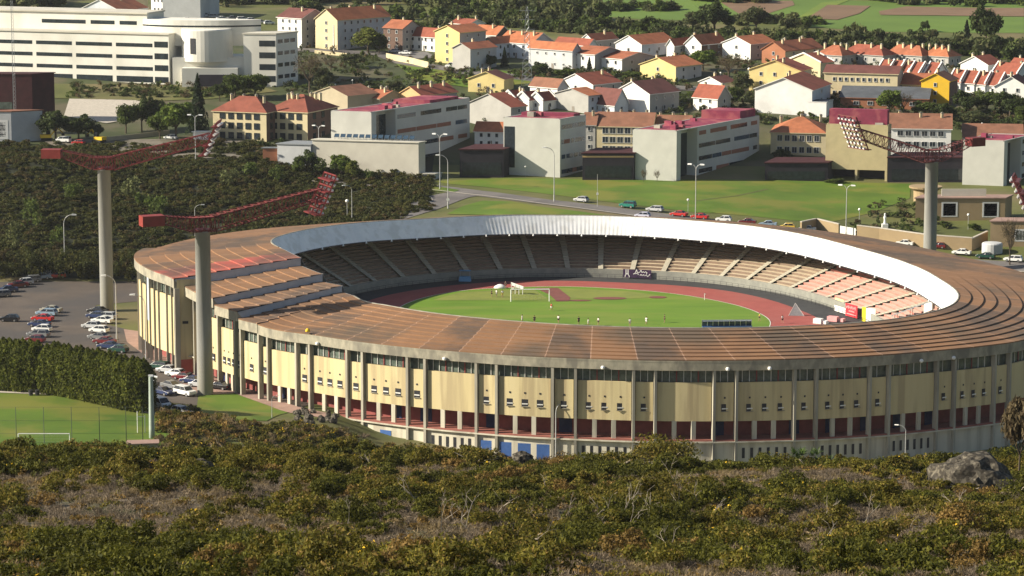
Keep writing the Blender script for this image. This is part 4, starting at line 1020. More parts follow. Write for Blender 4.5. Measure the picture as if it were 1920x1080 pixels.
# ---------------------------------------------------------------- pitch furniture, banners
def goal(name, a, b, h, depth, label, net=True, r=.06, group=None):
    a, b = Vector(a), Vector(b); st = thing(name, label, 'goal', a, 0, group); d = b-a; n = Vector((-d.y, d.x, 0)).normalized()
    if n.y < 0: n = -n
    u = Vector((0, 0, h)); mb = MB()
    mb.tube((0, 0, 0), u, r, n=8); mb.tube(d, d+u, r, n=8); mb.tube(u, d+u, r, n=8)
    mb.build('goal_frame', 'white_paint', st)
    mb = MB(); k = int(d.length/.9)
    for i in range(k+1):
        p = d*i/k; mb.path([p+u, p+u*.95+n*.8, p+n*depth], .012, 3)
    for i in range(5):
        t = i/4; mb.tube(u*(1-t)+n*(.8+(depth-.8)*t), d+u*(1-t)+n*(.8+(depth-.8)*t), .012, n=3)
    mb.build('net', 'net_grey', st)
    return st
def build_pitch_things():
    M('net_grey', (.35, .36, .34), (.3, .3, .29), scale=3)
    z = PZ+.06
    goal('goal', atz(958, 565.5, z), atz(1030, 565, z), 2.9, 2.0, 'white training goal beside the run-up strip', r=.12)
    e = thing('marker_frame', 'tall white portable frame at the left post of the training goal', 'frame', atz(959, 551, z))
    mb = MB()
    for k in range(4): mb.tube((k*.9, k*-.4, 0), (k*.9, k*-.4, 2.7-.28*k), .07, n=6)
    mb.build('leg', 'white_paint', e); mb = MB(); mb.obox((-.1, .05, 2.1), (3.0, -1.33, -.85), (.05, .1, 0), (0, 0, .75)); mb.build('panel', 'white_paint', e)
    mb = MB(); mb.lathe([(1.5, 0), (1.2, .5), (.6, .85), (.05, 1.0)], 10); o = mb.build('covered_heap', 'white_paint', None, None, True); o.location = atz(938, 540, z); o.scale = (1.1, .8, 1); tag(o, 'white covered heap of gear on the edge of the track', 'tarpaulin')
    e = thing('corner_flag', 'white corner post on the pitch edge below the stands', 'corner flag', atz(1321, 562.5, z))
    mb = MB(); mb.tube((0, 0, 0), (0, 0, 1.6), .06, n=6); mb.build('pole', 'white_paint', e); mb = MB(); mb.add([(0, 0, 1.6), (0, 0, 1.25), (.4, .05, 1.42)], [(0, 1, 2), (2, 1, 0)]); mb.build('flag', 'white_paint', e)
    # dugout
    a, b = atz(1316, 614, z), atz(1409, 613, z); d = (b-a).normalized(); n = Vector((-d.y, d.x, 0)); Ld = (b-a).length
    e = thing('dugout', 'long low glazed dugout on the near touchline', 'dugout', a)
    for i in range(9):
        mb = MB(); p = d*(Ld*i/9+.06); w = d*(Ld/9-.12)
        mb.obox(p+Vector((0, 0, .25)), w, n*.06, Vector((0, 0, 1.3))); mb.obox(p+Vector((0, 0, 1.55)), w, -n*1.3, Vector((0, 0, .05))); mb.build('pane', 'glass_blue', e)
    mb = MB(); 
    for i in range(10):
        p = d*Ld*i/9; mb.tube(p, p+Vector((0, 0, 1.68)), .06, n=4)
    mb.tube(Vector((0, 0, 1.65)), d*Ld+Vector((0, 0, 1.65)), .07, n=4); mb.tube(Vector((0, 0, .2)), d*Ld+Vector((0, 0, .2)), .07, n=4); mb.build('frame', 'steel_light', e)
    mb = MB(); mb.obox(-n*1.2+Vector((0, 0, 0)), d*Ld, n*.4, Vector((0, 0, .45))); mb.build('bench', 'door_blue', e)
    # blue shelter in the shade of the far stand
    p = atz(872, 527, PZ); e = thing('dugout', 'small pale blue shelter in the shade below the far stand', 'dugout', p, R(-8))
    M('shelter_blue', (.16, .34, .52), (.12, .28, .45), scale=1)
    mb = MB(); mb.hexa([(-1.5, -.8, 0), (1.5, -.8, 0), (1.5, .8, 0), (-1.5, .8, 0), (-1.3, -.6, 1.2), (1.3, -.6, 1.2), (1.3, .6, 1.2), (-1.3, .6, 1.2)]); mb.build('base', 'shelter_blue', e)
    mb = MB()
    for x in (-1.2, 1.2):
        for y in (-.5, .5): mb.tube((x, y, 1.2), (x, y, 2.6), .06, n=4)
    mb.build('post', 'steel_grey', e); mb = MB(); mb.box((0, 0, 2.6), (2.8, 1.6, .12)); mb.build('roof', 'shelter_blue', e)
    # dark banner with a white emblem and script on the stand wall
    M('banner_purple', (.05, .02, .065), (.03, .014, .04), scale=1)
    def wall_frame(px0, px1):
        def ph(px):
            a, b = 20.0, 110.0
            for _ in range(40):
                m = (a+b)/2
                if proj(PR(m, r_wall(m), 13))[0] > px: a = m
                else: b = m
            return a
        pa, pb = ph(px0), ph(px1); A = PR(pa, r_wall(pa)-.12, 0); Bv = PR(pb, r_wall(pb)-.12, 0)
        return A, (Bv-A)
    A, D = wall_frame(1169, 1222); Ld = D.length; dx = D.normalized(); nn = Vector((dx.y, -dx.x, 0))
    e = thing('banner', 'dark purple banner with white emblem and script on the stand wall', 'banner', A+Vector((0, 0, PZ))+nn*.45)
    mb = MB(); mb.obox((0, 0, .15), D, -nn*.04, (0, 0, 2.15)); mb.build('cloth', 'banner_purple', e)
    def stroke(mb, pts, w=.13):
        for (x0, y0), (x1, y1) in zip(pts[:-1], pts[1:]):
            a = dx*x0*Ld+Vector((0, 0, .15+y0*2.15))+nn*.03; b = dx*x1*Ld+Vector((0, 0, .15+y1*2.15))+nn*.03
            v = (b-a).normalized(); s = v.cross(nn)*w/2
            mb.poly([a-s-v*w*.3, b-s+v*w*.3, b+s+v*w*.3, a+s-v*w*.3])
    mb = MB()
    for k in (.10, .145, .19): stroke(mb, [(k, .95), (k, .45)], .14)
    stroke(mb, [(.07, .08), (.09, .35), (.145, .5), (.20, .35), (.23, .08)], .2); mb.build('emblem', 'white_paint', e)
    mb = MB(); stroke(mb, [(.37, .45), (.44, .6), (.48, 1.0), (.52, .55), (.545, .40)], .16); stroke(mb, [(.45, .5), (.53, .62), (.6, .72), (.64, .95), (.67, .66), (.72, .78), (.76, .66), (.8, .78), (.85, .68), (.83, .5)], .15)
    stroke(mb, [(.6, .32), (.64, .44), (.68, .3), (.73, .42), (.77, .28), (.82, .40), (.87, .24), (.93, .38), (.95, .5)], .17); mb.build('lettering', 'white_paint', e)
    # hoardings at the right of the track
    M('sign_red', (.62, .04, .05), (.55, .03, .04), scale=1); M('sign_yellow', (.80, .68, .03), (.72, .6, .03), scale=1); M('sign_lime', (.62, .68, .30), (.55, .6, .25), scale=1)
    M('sign_pink', (.75, .38, .36), (.7, .3, .3), scale=1)
    def board(px0, py0, px1, py1, h, mat, label, marks=None, tilt=0):
        a, b = atz(px0, py0, PZ), atz(px1, py1, PZ); d = b-a; n = Vector((d.y, -d.x, 0)).normalized()
        e = thing('advertising_board', label, 'hoarding', a, 0, 'hoardings at the bend of the track')
        mb = MB(); mb.obox((0, 0, .12), d, -n*.08, (0, 0, h)); mb.build('panel', mat, e)
        mb = MB()
        for t in (.1, .9): mb.tube(d*t-n*.1, d*t-n*.9, .04, n=4); mb.tube(d*t-n*.9, d*t-n*.1+Vector((0, 0, h*.8)), .04, n=4)
        mb.build('prop', 'dark_metal', e)
        if marks:
            mb = MB()
            for x0, x1, z0, z1 in marks: mb.poly([d*x0+Vector((0, 0, .12+h*z0))+n*.02, d*x1+Vector((0, 0, .12+h*z0))+n*.02, d*x1+Vector((0, 0, .12+h*z1))+n*.02, d*x0+Vector((0, 0, .12+h*z1))+n*.02])
            mb.build('lettering', 'sign_pink' if mat == 'sign_red' else 'white_paint', e)
        return e
    board(1585, 592, 1607, 598, 2.9, 'sign_red', 'tall red hoarding with pale pink lettering', [(.08+.09*k, .13+.09*k, .6+.08*(k % 2), .78+.04*((k*7) % 3)) for k in range(9)]+[(.3+.08*k, .35+.08*k, .38, .5) for k in range(6)]+[(.1, .9, .16, .22)])
    board(1564, 583, 1588, 590.5, 1.3, 'white_paint', 'low white hoarding left of the red one'); board(1566, 577, 1582, 582, 2.3, 'sign_lime', 'pale lime hoarding behind the low white one')
    board(1616, 603, 1623, 604, 3.3, 'sign_yellow', 'yellow edged hoarding by the roof edge'); board(1623.5, 604, 1641, 606, 3.2, 'white_paint', 'big white hoarding beside the yellow one'); board(1642, 606, 1656, 606.5, 1.9, 'white_paint', 'smaller white hoarding right of the big one')
    for px, py, w, l, m in ((1534, 606, 3.2, 'white box lying on the track edge', 'white_paint'), (1562, 602, 4.0, 'pink and white mats heaped on the track edge', 'sign_pink')):
        p = atz(px, py, PZ+.02); mb = MB(); mb.box((0, 0, 0), (w*.6, 1.5, 1.1), 0, -.5); mb.box((w*.45, -.5, 0), (w*.4, 1.3, .7), 0, -.6); o = mb.build('crash_mat', m); o.location = p; tag(o, l, 'mat')
    p = atz(1492, 592, PZ+.02); e = thing('net_cage', 'grey triangular throwing screen on the track', 'screen', p)
    mb = MB()
    for q in ((-1.6, .2), (1.9, -.3), (.4, 1.2)): mb.tube((q[0], q[1], 0), (-.1, .3, 2.9), .06, n=4)
    mb.build('frame', 'white_paint', e); mb = MB(); mb.add([(-1.6, .2, 0), (1.9, -.3, 0), (-.1, .3, 2.9), (.4, 1.2, 0)], [(0, 1, 2), (1, 3, 2), (3, 0, 2)]); mb.build('net', 'steel_grey', e)
    # ramp/canopy rising out of the right stand
    a = PR(-16, r_wall(-16)+2, 15.2); b = PR(-17.5, r_wall(-17)+11, 19.5); d = (b-a); t = Vector((-d.y, d.x, 0)).normalized()
    e = thing('stair_canopy', 'grey sloping canopy over the stairs of the right hand seats', 'canopy', a)
    mb = MB(); mb.obox(-t*.9, d, t*1.8, Vector((0, 0, .25))); mb.build('canopy_roof', 'steel_grey', e)
    mb = MB(); mb.obox(d*.78-t*.9+Vector((0, 0, -2.0)), d*.2, t*1.8, Vector((0, 0, 2.2))); mb.build('end_wall', 'white_paint', e)
    mb = MB()
    for f in (.08, .45, .8):
        for sgn in (-.8, .8): mb.tube(d*f+t*sgn, d*f+t*sgn+Vector((0, 0, -1.9)), .07, n=4)
    mb.build('post', 'dark_metal', e)
    # left sports field: fence, goals, light mast
    p0 = G(35, 838); p1 = G(131, 838)
    goal('goal', p0, p1, 2.5, 1.8, 'white football goal on the terrace field, half behind gorse', r=.09, group=None)
    a, b = G(258, 812), G(272, 812); e = thing('goal_post', 'white rugby style post frame at the end of the terrace field', 'goal', a)
    d = b-a; mb = MB(); mb.tube((0, 0, 0), (0, 0, 4.2), .08, n=6); mb.tube(d, d+Vector((0, 0, 3.4)), .08, n=6); mb.tube((0, 0, 3.2), d+Vector((0, 0, 3.2)), .06, n=6); mb.build('goal_frame', 'white_paint', e)
    e = thing('ball_fence', 'tall thin wire ball fence along the near side of the terrace field', 'fence', G(-40, 832))
    o0 = Vector(e.location); M('fence_wire', (.10, .12, .09), (.08, .10, .07), scale=3)
    pts = [G(x, 832)-o0 for x in (-60, -20, 31, 83, 135, 187, 237, 268)]
    for q in pts: 
        mb = MB(); mb.tube(q, q+Vector((0, 0, 7.0)), .08, .06, 6); mb.build('post', 'fence_wire', e)
    mb = MB()
    for zz in (2.0, 4.4, 7.0): mb.path([q+Vector((0, 0, zz)) for q in pts], .025, 3)
    mb.build('wire', 'fence_wire', e)
    a = G(285, 822); e = thing('light_mast', 'thick grey green light mast at the corner of the terrace field', 'mast', a)
    M('mast_grey', (.36, .42, .36), (.30, .35, .30), scale=1)
    h = aty(282, 706, a.y).z-a.z; mb = MB(); mb.lathe([(.56, -1), (.54, 2), (.40, h-.1), (.40, h)], 12); mb.build('column', 'mast_grey', e, None, True)
    mb = MB(); mb.box((0, 0, h), (.9, .5, .3)); mb.tube((.4, 0, h+.1), (1.3, -.2, h-.1), .15, .22, 8); mb.build('lamp_head', 'lamp_glass', e)
    e = thing('hut', 'low hut with pinkish flat roof behind the gorse at the field corner', 'hut', G(268, 840), R(8))
    mb = MB(); mb.box((0, 0, -1), (5.6, 3, 2.0)); mb.build('wall', 'concrete', e); mb = MB(); mb.box((0, 0, 1.0), (6.0, 3.4, .22)); mb.build('roof', 'paving_pink', e)
    # grey utility cabinet in the path gap
    e = thing('bin', 'pair of dark bins in the gap between the two hedges', 'bin', G(58, 742))
    for k in (0, 1.3): 
        mb = MB(); mb.lathe([(.4, 0), (.48, 1.1), (.5, 1.2)], 10, 0, (k, 0, 0)); mb.build('tub', 'dark_metal', e)
    # bus shelters by the stadium gates
    for px, py, m, l in ((1060, 857, 'mast_grey', 'pale green roofed shelter under the blue gates'), (1362, 845, 'door_blue', 'blue roofed shelter against the shaded stadium wall')):
        p = atz(px, py, -1.3); e = thing('bus_shelter', l, 'shelter', p, R(4))
        mb = MB(); mb.box((0, 0, 2.5), (4.4, 1.8, .22)); mb.build('roof', m, e)
        mb = MB()
        for x in (-1.9, 1.9):
            for y in (-.7, .7): mb.tube((x, y, 0), (x, y, 2.5), .06, n=4)
        mb.build('post', 'steel_grey', e); mb = MB(); mb.box((0, .75, .2), (4.0, .06, 2.1)); mb.build('panel', 'glass_green', e)
# ---------------------------------------------------------------- houses
def bld_mats():
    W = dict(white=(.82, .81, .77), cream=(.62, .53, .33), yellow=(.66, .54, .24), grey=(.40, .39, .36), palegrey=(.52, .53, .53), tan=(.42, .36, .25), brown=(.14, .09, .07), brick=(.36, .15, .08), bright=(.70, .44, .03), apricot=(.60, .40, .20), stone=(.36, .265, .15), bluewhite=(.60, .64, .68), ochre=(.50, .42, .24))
    for k, c in W.items(): M('wall_'+k, c, tuple(x*.86 for x in c), scale=.25, rough=.9, col3=tuple(x*.78 for x in c), scale3=.12)
    T = dict(orange=(.42, .148, .068), red=(.29, .085, .052), dark=(.16, .06, .05), brown=(.25, .115, .07), tile=(.36, .125, .065), brick_tile=(.27, .085, .055), slate=(.10, .11, .125), maroon=(.24, .03, .055))
    for k, c in T.items(): M('tile_'+k, c, tuple(x*.78 for x in c), scale=.7, rough=.85, col3=tuple(x*.7 for x in c), scale3=.2)
    M('window_frame', (.66, .66, .64), (.6, .6, .58), scale=2); M('panel_orange', (.30, .13, .08), (.25, .11, .07), scale=1)
    M('slab_wall', (.57, .565, .51), (.52, .515, .465), scale=.3, col3=(.48, .475, .43), scale3=.06)
    M('slab_roof', (.25, .040, .078), (.19, .03, .06), scale=.5, col3=(.32, .09, .10), scale3=.25)
    M('office_white', (.76, .74, .66), (.69, .67, .60), scale=.2, col3=(.62, .60, .53), scale3=.1, stretch=(1, 1, .5))
    M('shutter', (.25, .22, .19), (.2, .18, .15), scale=2)
WINME = {}
def winmesh(w, h, kind):
    k = (round(w, 2), round(h, 2), kind)
    if k not in WINME:
        mb = MB(); mb.box((0, -.02, -h/2), (w, .10, h), 0)
        f = .09 if kind == 'frame' else .04
        for s in (-1, 1): mb.box((s*(w/2-f/2+.02), -.05, -h/2-.02), (f, .12, h+.04), 1)
        mb.box((0, -.05, h/2-f+.02), (w-2*f, .12, f), 1); mb.box((0, -.06, -h/2-.03), (w+.15, .2, f), 1)
        if w > 1.0:
            n = max(1, int(w/1.1))
            for i in range(1, n+ (1 if n == 1 else 0)): mb.box((-w/2+w*i/(n if n > 1 else 2), -.05, -h/2+f), (.06, .1, h-2*f), 1)
        me = bpy.data.meshes.new('window'); me.from_pydata(mb.v, [], mb.f); me.materials.append(MATS['glass']); me.materials.append(MATS['window_frame'] if kind == 'frame' else MATS['dark_metal'])
        me.polygons.foreach_set('material_index', mb.m); WINME[k] = me
    return WINME[k]
def add_windows(st, o, d, nrm, zs, n, w, h, margin=.12, kind='frame', skip=(), name='window'):
    """n windows in each row along an edge o -> o+d; nrm points out of the wall"""
    rz = math.atan2(nrm.y, nrm.x)+math.pi/2
    for fi, z in enumerate(zs):
        for i in range(n):
            if (fi, i) in skip: continue
            t = margin+(1-2*margin)*((i+.5)/n)
            ob = link(name, winmesh(w, h, kind), st); ob.location = o+d*t+Vector((0, 0, z))+nrm*.05; ob.rotation_euler = (0, 0, rz)
HOUSE_RND = random.Random(3)
def house(label, cx, by, wl, wr, eave, rise, ridge='R', wall='white', roof='orange', a=42, wall2=None, nl=2, nr=3, ch=1, hip=False, parapet=None, cat='house', group=None, ww=1.0, wh=1.25, name='house', floors=None, base=None, over=.45, sink=3.0, kind='frame', flat=0.0):
    p = base if base is not None else G(cx, by); s = scale_at(p); A = R(a)
    if group == 'houses of the hillside town': wl, wr, eave, rise = wl*1.13, wr*1.13, eave*1.10, rise*1.1
    Lv = Vector((-math.cos(A), math.sin(A), 0)); Rv = Vector((math.sin(A), math.cos(A), 0))
    L = max(3.5, wl/(s*math.cos(A))); W = max(3.5, wr/(s*math.sin(A))); H = eave/s; rs = max(.3, rise/s*.82)
    st = thing(name, label, cat, p, 0, group)
    l, w = Lv*L, Rv*W; z = lambda h: Vector((0, 0, h))
    c = [Vector((0, 0, 0)), w, w+l, l]         # ccw seen from above: corner, right end, far, left end
    mb = MB(); mb.hexa([q+z(-sink) for q in c]+[q+z(H) for q in c])
    if not hip and rs > .35:
        if ridge == 'R':
            for e, m in ((0, 0), (1, 0)):
                q = w*e; mb.poly([q+z(H), q+l+z(H), q+l/2+z(H+rs)] if e == 1 else [q+l+z(H), q+z(H), q+l/2+z(H+rs)])
        else:
            for e in (0, 1):
                q = l*e; mb.poly([q+z(H), q+w+z(H), q+w/2+z(H+rs)] if e == 0 else [q+w+z(H), q+z(H), q+w/2+z(H+rs)])
    mw = ['wall_'+wall]
    wo = mb.build('wall', mw, st)
    if wall2:                                   # second colour for the right hand walls, mostly their shade painted in
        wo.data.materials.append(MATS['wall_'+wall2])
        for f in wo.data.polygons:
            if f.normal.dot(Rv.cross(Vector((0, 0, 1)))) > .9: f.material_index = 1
    # roof
    th = .22; mb = MB(); ov = over
    if ridge == 'R': u, v, U, V = Rv, Lv, W, L
    else: u, v, U, V = Lv, Rv, L, W
    ins = V*.5 if hip else 0
    e0, e1 = -u*ov, u*(U+ov)
    drop = rs*ov/(V/2)
    ridge0, ridge1 = u*(-ov if not hip else min(ins, U*.45))+v*V/2+z(H+rs), u*(U+ov if not hip else U-min(ins, U*.45))+v*V/2+z(H+rs)
    a0, a1 = e0-v*ov+z(H-drop), e1-v*ov+z(H-drop); b0, b1 = e0+v*(V+ov)+z(H-drop), e1+v*(V+ov)+z(H-drop)
    up = z(th)
    mb.poly([a0+up, a1+up, ridge1+up, ridge0+up]); mb.poly([b1+up, b0+up, ridge0+up, ridge1+up])
    mb.poly([a0, ridge0, ridge1, a1], 1); mb.poly([b1, ridge1, ridge0, b0], 1)
    if hip:
        mb.poly([a1+up, b1+up, ridge1+up]); mb.poly([b0+up, a0+up, ridge0+up])
        mb.poly([a0, a1, b1, b0], 1)
        for x, y in ((a0, a1), (a1, b1), (b1, b0), (b0, a0)): mb.poly([x, y, y+up, x+up], 1)
    else:
        for x, y in ((a0, a1), (b1, b0)): mb.poly([x, y, y+up, x+up], 1)
        for x, y in ((a0, ridge0), (ridge0, b0), (b1, ridge1), (ridge1, a1)): mb.poly([x, x+up, y+up, y], 1)
    ro = mb.build('roof', ['tile_'+roof, 'wall_'+('white' if wall in ('white', 'bluewhite') else wall)], st)
    if parapet:                                 # white gable parapet standing above the tiles
        for e in ((U,) if parapet == 1 else (0, U)):
            q = u*e; m = MB()
            for s0, s1 in ((z(H)-v*.2, v*V/2+z(H+rs)), (v*(V+.2)+z(H), v*V/2+z(H+rs))):
                m.obox(q+s0-u*.22, u*.44, s1-s0, z(.62))
            m.build('gable_parapet', 'wall_white', st)
    for k in range(ch):
        t = HOUSE_RND.uniform(.2, .8) if ch == 1 else (.15+.7*k/(max(1, ch-1))); sd = HOUSE_RND.choice((.36, .64))
        q = u*U*t+v*V*sd; zz = H+rs*(1-abs(sd-.5)*2)-.5
        m = MB(); m.box((q.x, q.y, zz), (.75, .6, 2.0), 0, A); m.box((q.x, q.y, zz+2.0), (.95, .8, .16), 1, A); m.box((q.x, q.y, zz+2.16), (.5, .4, .25), 1, A)
        m.build('chimney', ['wall_cream', 'concrete'], ro)
    F = floors or max(1, int(round(H/3.1))); fh = H/F
    zs = [fh*(k+.55) for k in range(F)]
    nL = Lv.cross(Vector((0, 0, 1))); nL = -Rv; nR = -Lv
    if nl: add_windows(st, Vector(), l, nL, zs, nl, ww, wh, .1, kind)
    if nr: add_windows(st, Vector(), w, nR, zs, nr, ww, wh, .08, kind)
    dr = MB(); q = l*.5 if L > W else w*.5; nn = nL if L > W else nR
    dd = (l if L > W else w).normalized()
    dr.obox(q*.9-dd*.5, dd*1.0, nn*.07, z(2.1)); dr.build('door', 'shutter', st)
    return st

def build_houses():
    g = 'houses of the hillside town'; T = 'terraced houses with white parapets'
    H = lambda *a, **k: house(*a, group=k.pop('group', g), **k)
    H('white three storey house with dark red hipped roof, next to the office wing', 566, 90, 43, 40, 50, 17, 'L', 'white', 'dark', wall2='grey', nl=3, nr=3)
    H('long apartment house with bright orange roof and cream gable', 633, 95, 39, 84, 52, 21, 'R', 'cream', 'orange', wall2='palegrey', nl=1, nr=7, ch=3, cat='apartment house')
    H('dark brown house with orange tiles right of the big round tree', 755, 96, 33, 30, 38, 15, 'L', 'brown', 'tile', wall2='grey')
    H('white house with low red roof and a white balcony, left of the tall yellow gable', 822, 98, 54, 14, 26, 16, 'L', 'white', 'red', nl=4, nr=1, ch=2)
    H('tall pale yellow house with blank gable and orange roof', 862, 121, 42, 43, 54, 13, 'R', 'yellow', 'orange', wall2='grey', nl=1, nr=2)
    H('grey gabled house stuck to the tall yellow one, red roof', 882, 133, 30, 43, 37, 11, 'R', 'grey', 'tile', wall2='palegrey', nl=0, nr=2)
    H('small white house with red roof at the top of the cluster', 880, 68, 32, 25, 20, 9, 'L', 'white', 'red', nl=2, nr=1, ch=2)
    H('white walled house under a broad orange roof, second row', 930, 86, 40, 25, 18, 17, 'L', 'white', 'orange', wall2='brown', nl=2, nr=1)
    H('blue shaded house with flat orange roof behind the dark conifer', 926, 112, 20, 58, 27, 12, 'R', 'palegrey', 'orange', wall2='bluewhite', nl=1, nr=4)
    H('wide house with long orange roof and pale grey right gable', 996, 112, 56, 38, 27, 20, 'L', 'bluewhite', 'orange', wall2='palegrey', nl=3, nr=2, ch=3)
    H('long pale house with a row of small square windows behind the garden', 1073, 133, 72, 14, 35, 13, 'L', 'palegrey', 'orange', nl=4, nr=1, ch=0, ww=.8, wh=.8)
    H('white house with flat red roof beside the long pale house', 1103, 113, 55, 16, 25, 12, 'L', 'white', 'red', nl=3, nr=1, ch=0)
    H('shaded house with orange roof above the flat red one', 1112, 98, 20, 42, 20, 12, 'R', 'white', 'tile', wall2='grey', nl=1, nr=2, ch=1)
    H('white house with dark tiles behind the pointed conifer', 1115, 137, 38, 50, 31, 13, 'L', 'white', 'tile', wall2='grey', nl=1, nr=2, ch=0)
    H('low white house with red roof and ivy at its foot', 1166, 141, 33, 58, 27, 11, 'L', 'white', 'tile', wall2='grey', nl=2, nr=2, ch=0)
    H('big white gable with broad orange roof near the wood', 1203, 108, 42, 60, 22, 17, 'R', 'white', 'orange', wall2='bluewhite', nl=1, nr=3, ch=0)
    H('low orange roofed house between the white gable and the brown one', 1264, 109, 10, 54, 22, 12, 'R', 'white', 'tile', wall2='grey', nl=0, nr=3, ch=0)
    H('brown house with white edged gable and two chimneys by the wood', 1315, 111, 26, 44, 25, 18, 'R', 'white', 'orange', wall2='brown', nl=1, nr=2, ch=2)
    H('pale house with orange roof and open ground floor under the wood', 1407, 113, 44, 46, 27, 14, 'R', 'white', 'orange', wall2='grey', nl=1, nr=2, ch=2)
    H('yellow gabled house with a steep orange roof by the curved street', 1267, 154, 57, 46, 26, 16, 'R', 'yellow', 'orange', wall2='palegrey', nl=1, nr=2, ch=2)
    H('small yellow bungalow with two windows below the field', 945, 175, 60, 16, 23, 15, 'R', 'yellow', 'dark', a=22, nl=2, nr=0, ch=2)
    H('white gable end with long dark red roof in the lower cluster', 1112, 190, 57, 48, 28, 20, 'R', 'white', 'red', wall2='grey', nl=1, nr=2, ch=1)
    H('low white house with brown roof before the bungalow lane', 1045, 193, 45, 18, 26, 16, 'L', 'white', 'brown', wall2='palegrey', nl=2, nr=1, ch=0)
    for k, (cx, by, l) in enumerate([(966, 206, 'red roofed terrace house with white parapet, nearest the grey warehouse gable'), (992, 208, 'middle red roofed terrace house with white parapet above the slab block'), (1018, 209, 'right hand red roofed terrace house with white parapet above the slab block')]):
        H(l, cx, by, 26, 26, 20, 17, 'R', 'white', 'red', nl=1, nr=1, ch=1, parapet=2, group='three terrace houses above the slab block', name='terraced_house')
    H('grey gabled house with a small orange roof in the lower cluster', 1103, 214, 55, 24, 31, 12, 'R', 'grey', 'orange', wall2='bluewhite', nl=0, nr=2, ch=0)
    H('house under a deep dark red roof sloping towards the stadium', 1152, 216, 40, 24, 18, 30, 'L', 'bluewhite', 'dark', nl=2, nr=1, ch=0)
    H('large house with blank white gable and dark brown roof', 1218, 214, 56, 52, 34, 23, 'R', 'white', 'dark', wall2='grey', nl=0, nr=3, ch=2)
    H('red roofed house with a tall white chimney stack', 1345, 213, 38, 24, 26, 24, 'L', 'white', 'red', wall2='grey', nl=2, nr=1, ch=2)
    H('small white gable with dark tiles behind the tall chimney stack', 1352, 178, 34, 26, 20, 11, 'R', 'white', 'dark', nl=1, nr=1, ch=1)
    H('wide grey house gable left of the middle slab block', 958, 250, 74, 26, 44, 24, 'R', 'grey', 'red', wall2='grey', nl=0, nr=1, ch=1)
    H('little white house with orange roof before the wide grey gable', 944, 277, 48, 10, 27, 17, 'L', 'white', 'orange', a=14, nl=3, nr=0, ch=0)
    H('wide tan gabled warehouse behind the apartment roofs', 652, 222, 60, 46, 38, 16, 'R', 'tan', 'brown', wall2='tan', nl=0, nr=0, ch=0, cat='warehouse')
    H('house with orange end wall and several chimneys behind the slab roof', 790, 212, 38, 58, 30, 16, 'R', 'apricot', 'red', wall2='grey', nl=0, nr=2, ch=5)
    H('low tan house with orange trim between warehouse and orange end wall', 712, 214, 40, 40, 26, 14, 'L', 'tan', 'tile', nl=1, nr=1, ch=4)
    # right hand part of the town
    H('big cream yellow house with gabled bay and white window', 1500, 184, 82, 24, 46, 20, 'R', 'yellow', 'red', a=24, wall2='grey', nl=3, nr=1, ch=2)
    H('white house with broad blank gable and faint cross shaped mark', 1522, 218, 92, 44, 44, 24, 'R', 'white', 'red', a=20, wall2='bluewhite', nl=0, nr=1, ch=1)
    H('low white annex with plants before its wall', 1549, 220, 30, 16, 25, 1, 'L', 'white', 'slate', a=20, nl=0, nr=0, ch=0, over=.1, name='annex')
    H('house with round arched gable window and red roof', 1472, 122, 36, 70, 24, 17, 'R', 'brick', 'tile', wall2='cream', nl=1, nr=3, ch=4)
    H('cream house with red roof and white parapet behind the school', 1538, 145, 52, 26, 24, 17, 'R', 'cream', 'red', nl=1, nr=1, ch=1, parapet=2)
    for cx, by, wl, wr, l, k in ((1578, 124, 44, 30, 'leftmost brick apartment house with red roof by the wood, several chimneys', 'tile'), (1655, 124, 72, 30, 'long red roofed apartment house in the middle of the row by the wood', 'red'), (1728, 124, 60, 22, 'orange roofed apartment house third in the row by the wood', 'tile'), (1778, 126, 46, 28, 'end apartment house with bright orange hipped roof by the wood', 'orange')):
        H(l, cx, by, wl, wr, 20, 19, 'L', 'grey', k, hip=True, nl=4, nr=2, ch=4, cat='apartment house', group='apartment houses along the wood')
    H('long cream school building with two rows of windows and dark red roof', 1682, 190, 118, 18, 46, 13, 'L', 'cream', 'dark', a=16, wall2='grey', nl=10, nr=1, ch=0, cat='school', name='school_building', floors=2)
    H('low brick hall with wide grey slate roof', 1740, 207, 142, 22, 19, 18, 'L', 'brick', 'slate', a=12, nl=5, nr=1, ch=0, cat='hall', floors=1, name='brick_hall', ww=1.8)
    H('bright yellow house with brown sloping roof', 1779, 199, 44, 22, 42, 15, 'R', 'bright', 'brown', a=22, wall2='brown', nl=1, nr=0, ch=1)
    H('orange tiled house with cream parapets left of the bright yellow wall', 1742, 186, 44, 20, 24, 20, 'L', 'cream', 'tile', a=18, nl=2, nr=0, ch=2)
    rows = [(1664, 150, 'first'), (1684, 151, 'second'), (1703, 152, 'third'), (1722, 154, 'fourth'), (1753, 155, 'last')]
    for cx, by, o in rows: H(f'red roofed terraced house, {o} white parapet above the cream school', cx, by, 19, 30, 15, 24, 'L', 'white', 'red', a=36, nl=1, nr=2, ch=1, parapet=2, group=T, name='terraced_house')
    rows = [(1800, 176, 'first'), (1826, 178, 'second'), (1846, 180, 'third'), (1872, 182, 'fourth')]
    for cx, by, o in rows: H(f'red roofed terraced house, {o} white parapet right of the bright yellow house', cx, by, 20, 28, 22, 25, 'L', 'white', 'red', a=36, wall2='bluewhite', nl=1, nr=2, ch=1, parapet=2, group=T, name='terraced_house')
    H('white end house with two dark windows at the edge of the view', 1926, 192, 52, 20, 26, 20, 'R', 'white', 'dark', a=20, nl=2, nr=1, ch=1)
    H('red roofed house behind the white end house', 1906, 166, 36, 26, 24, 20, 'L', 'white', 'red', nl=2, nr=1, ch=2, parapet=2)
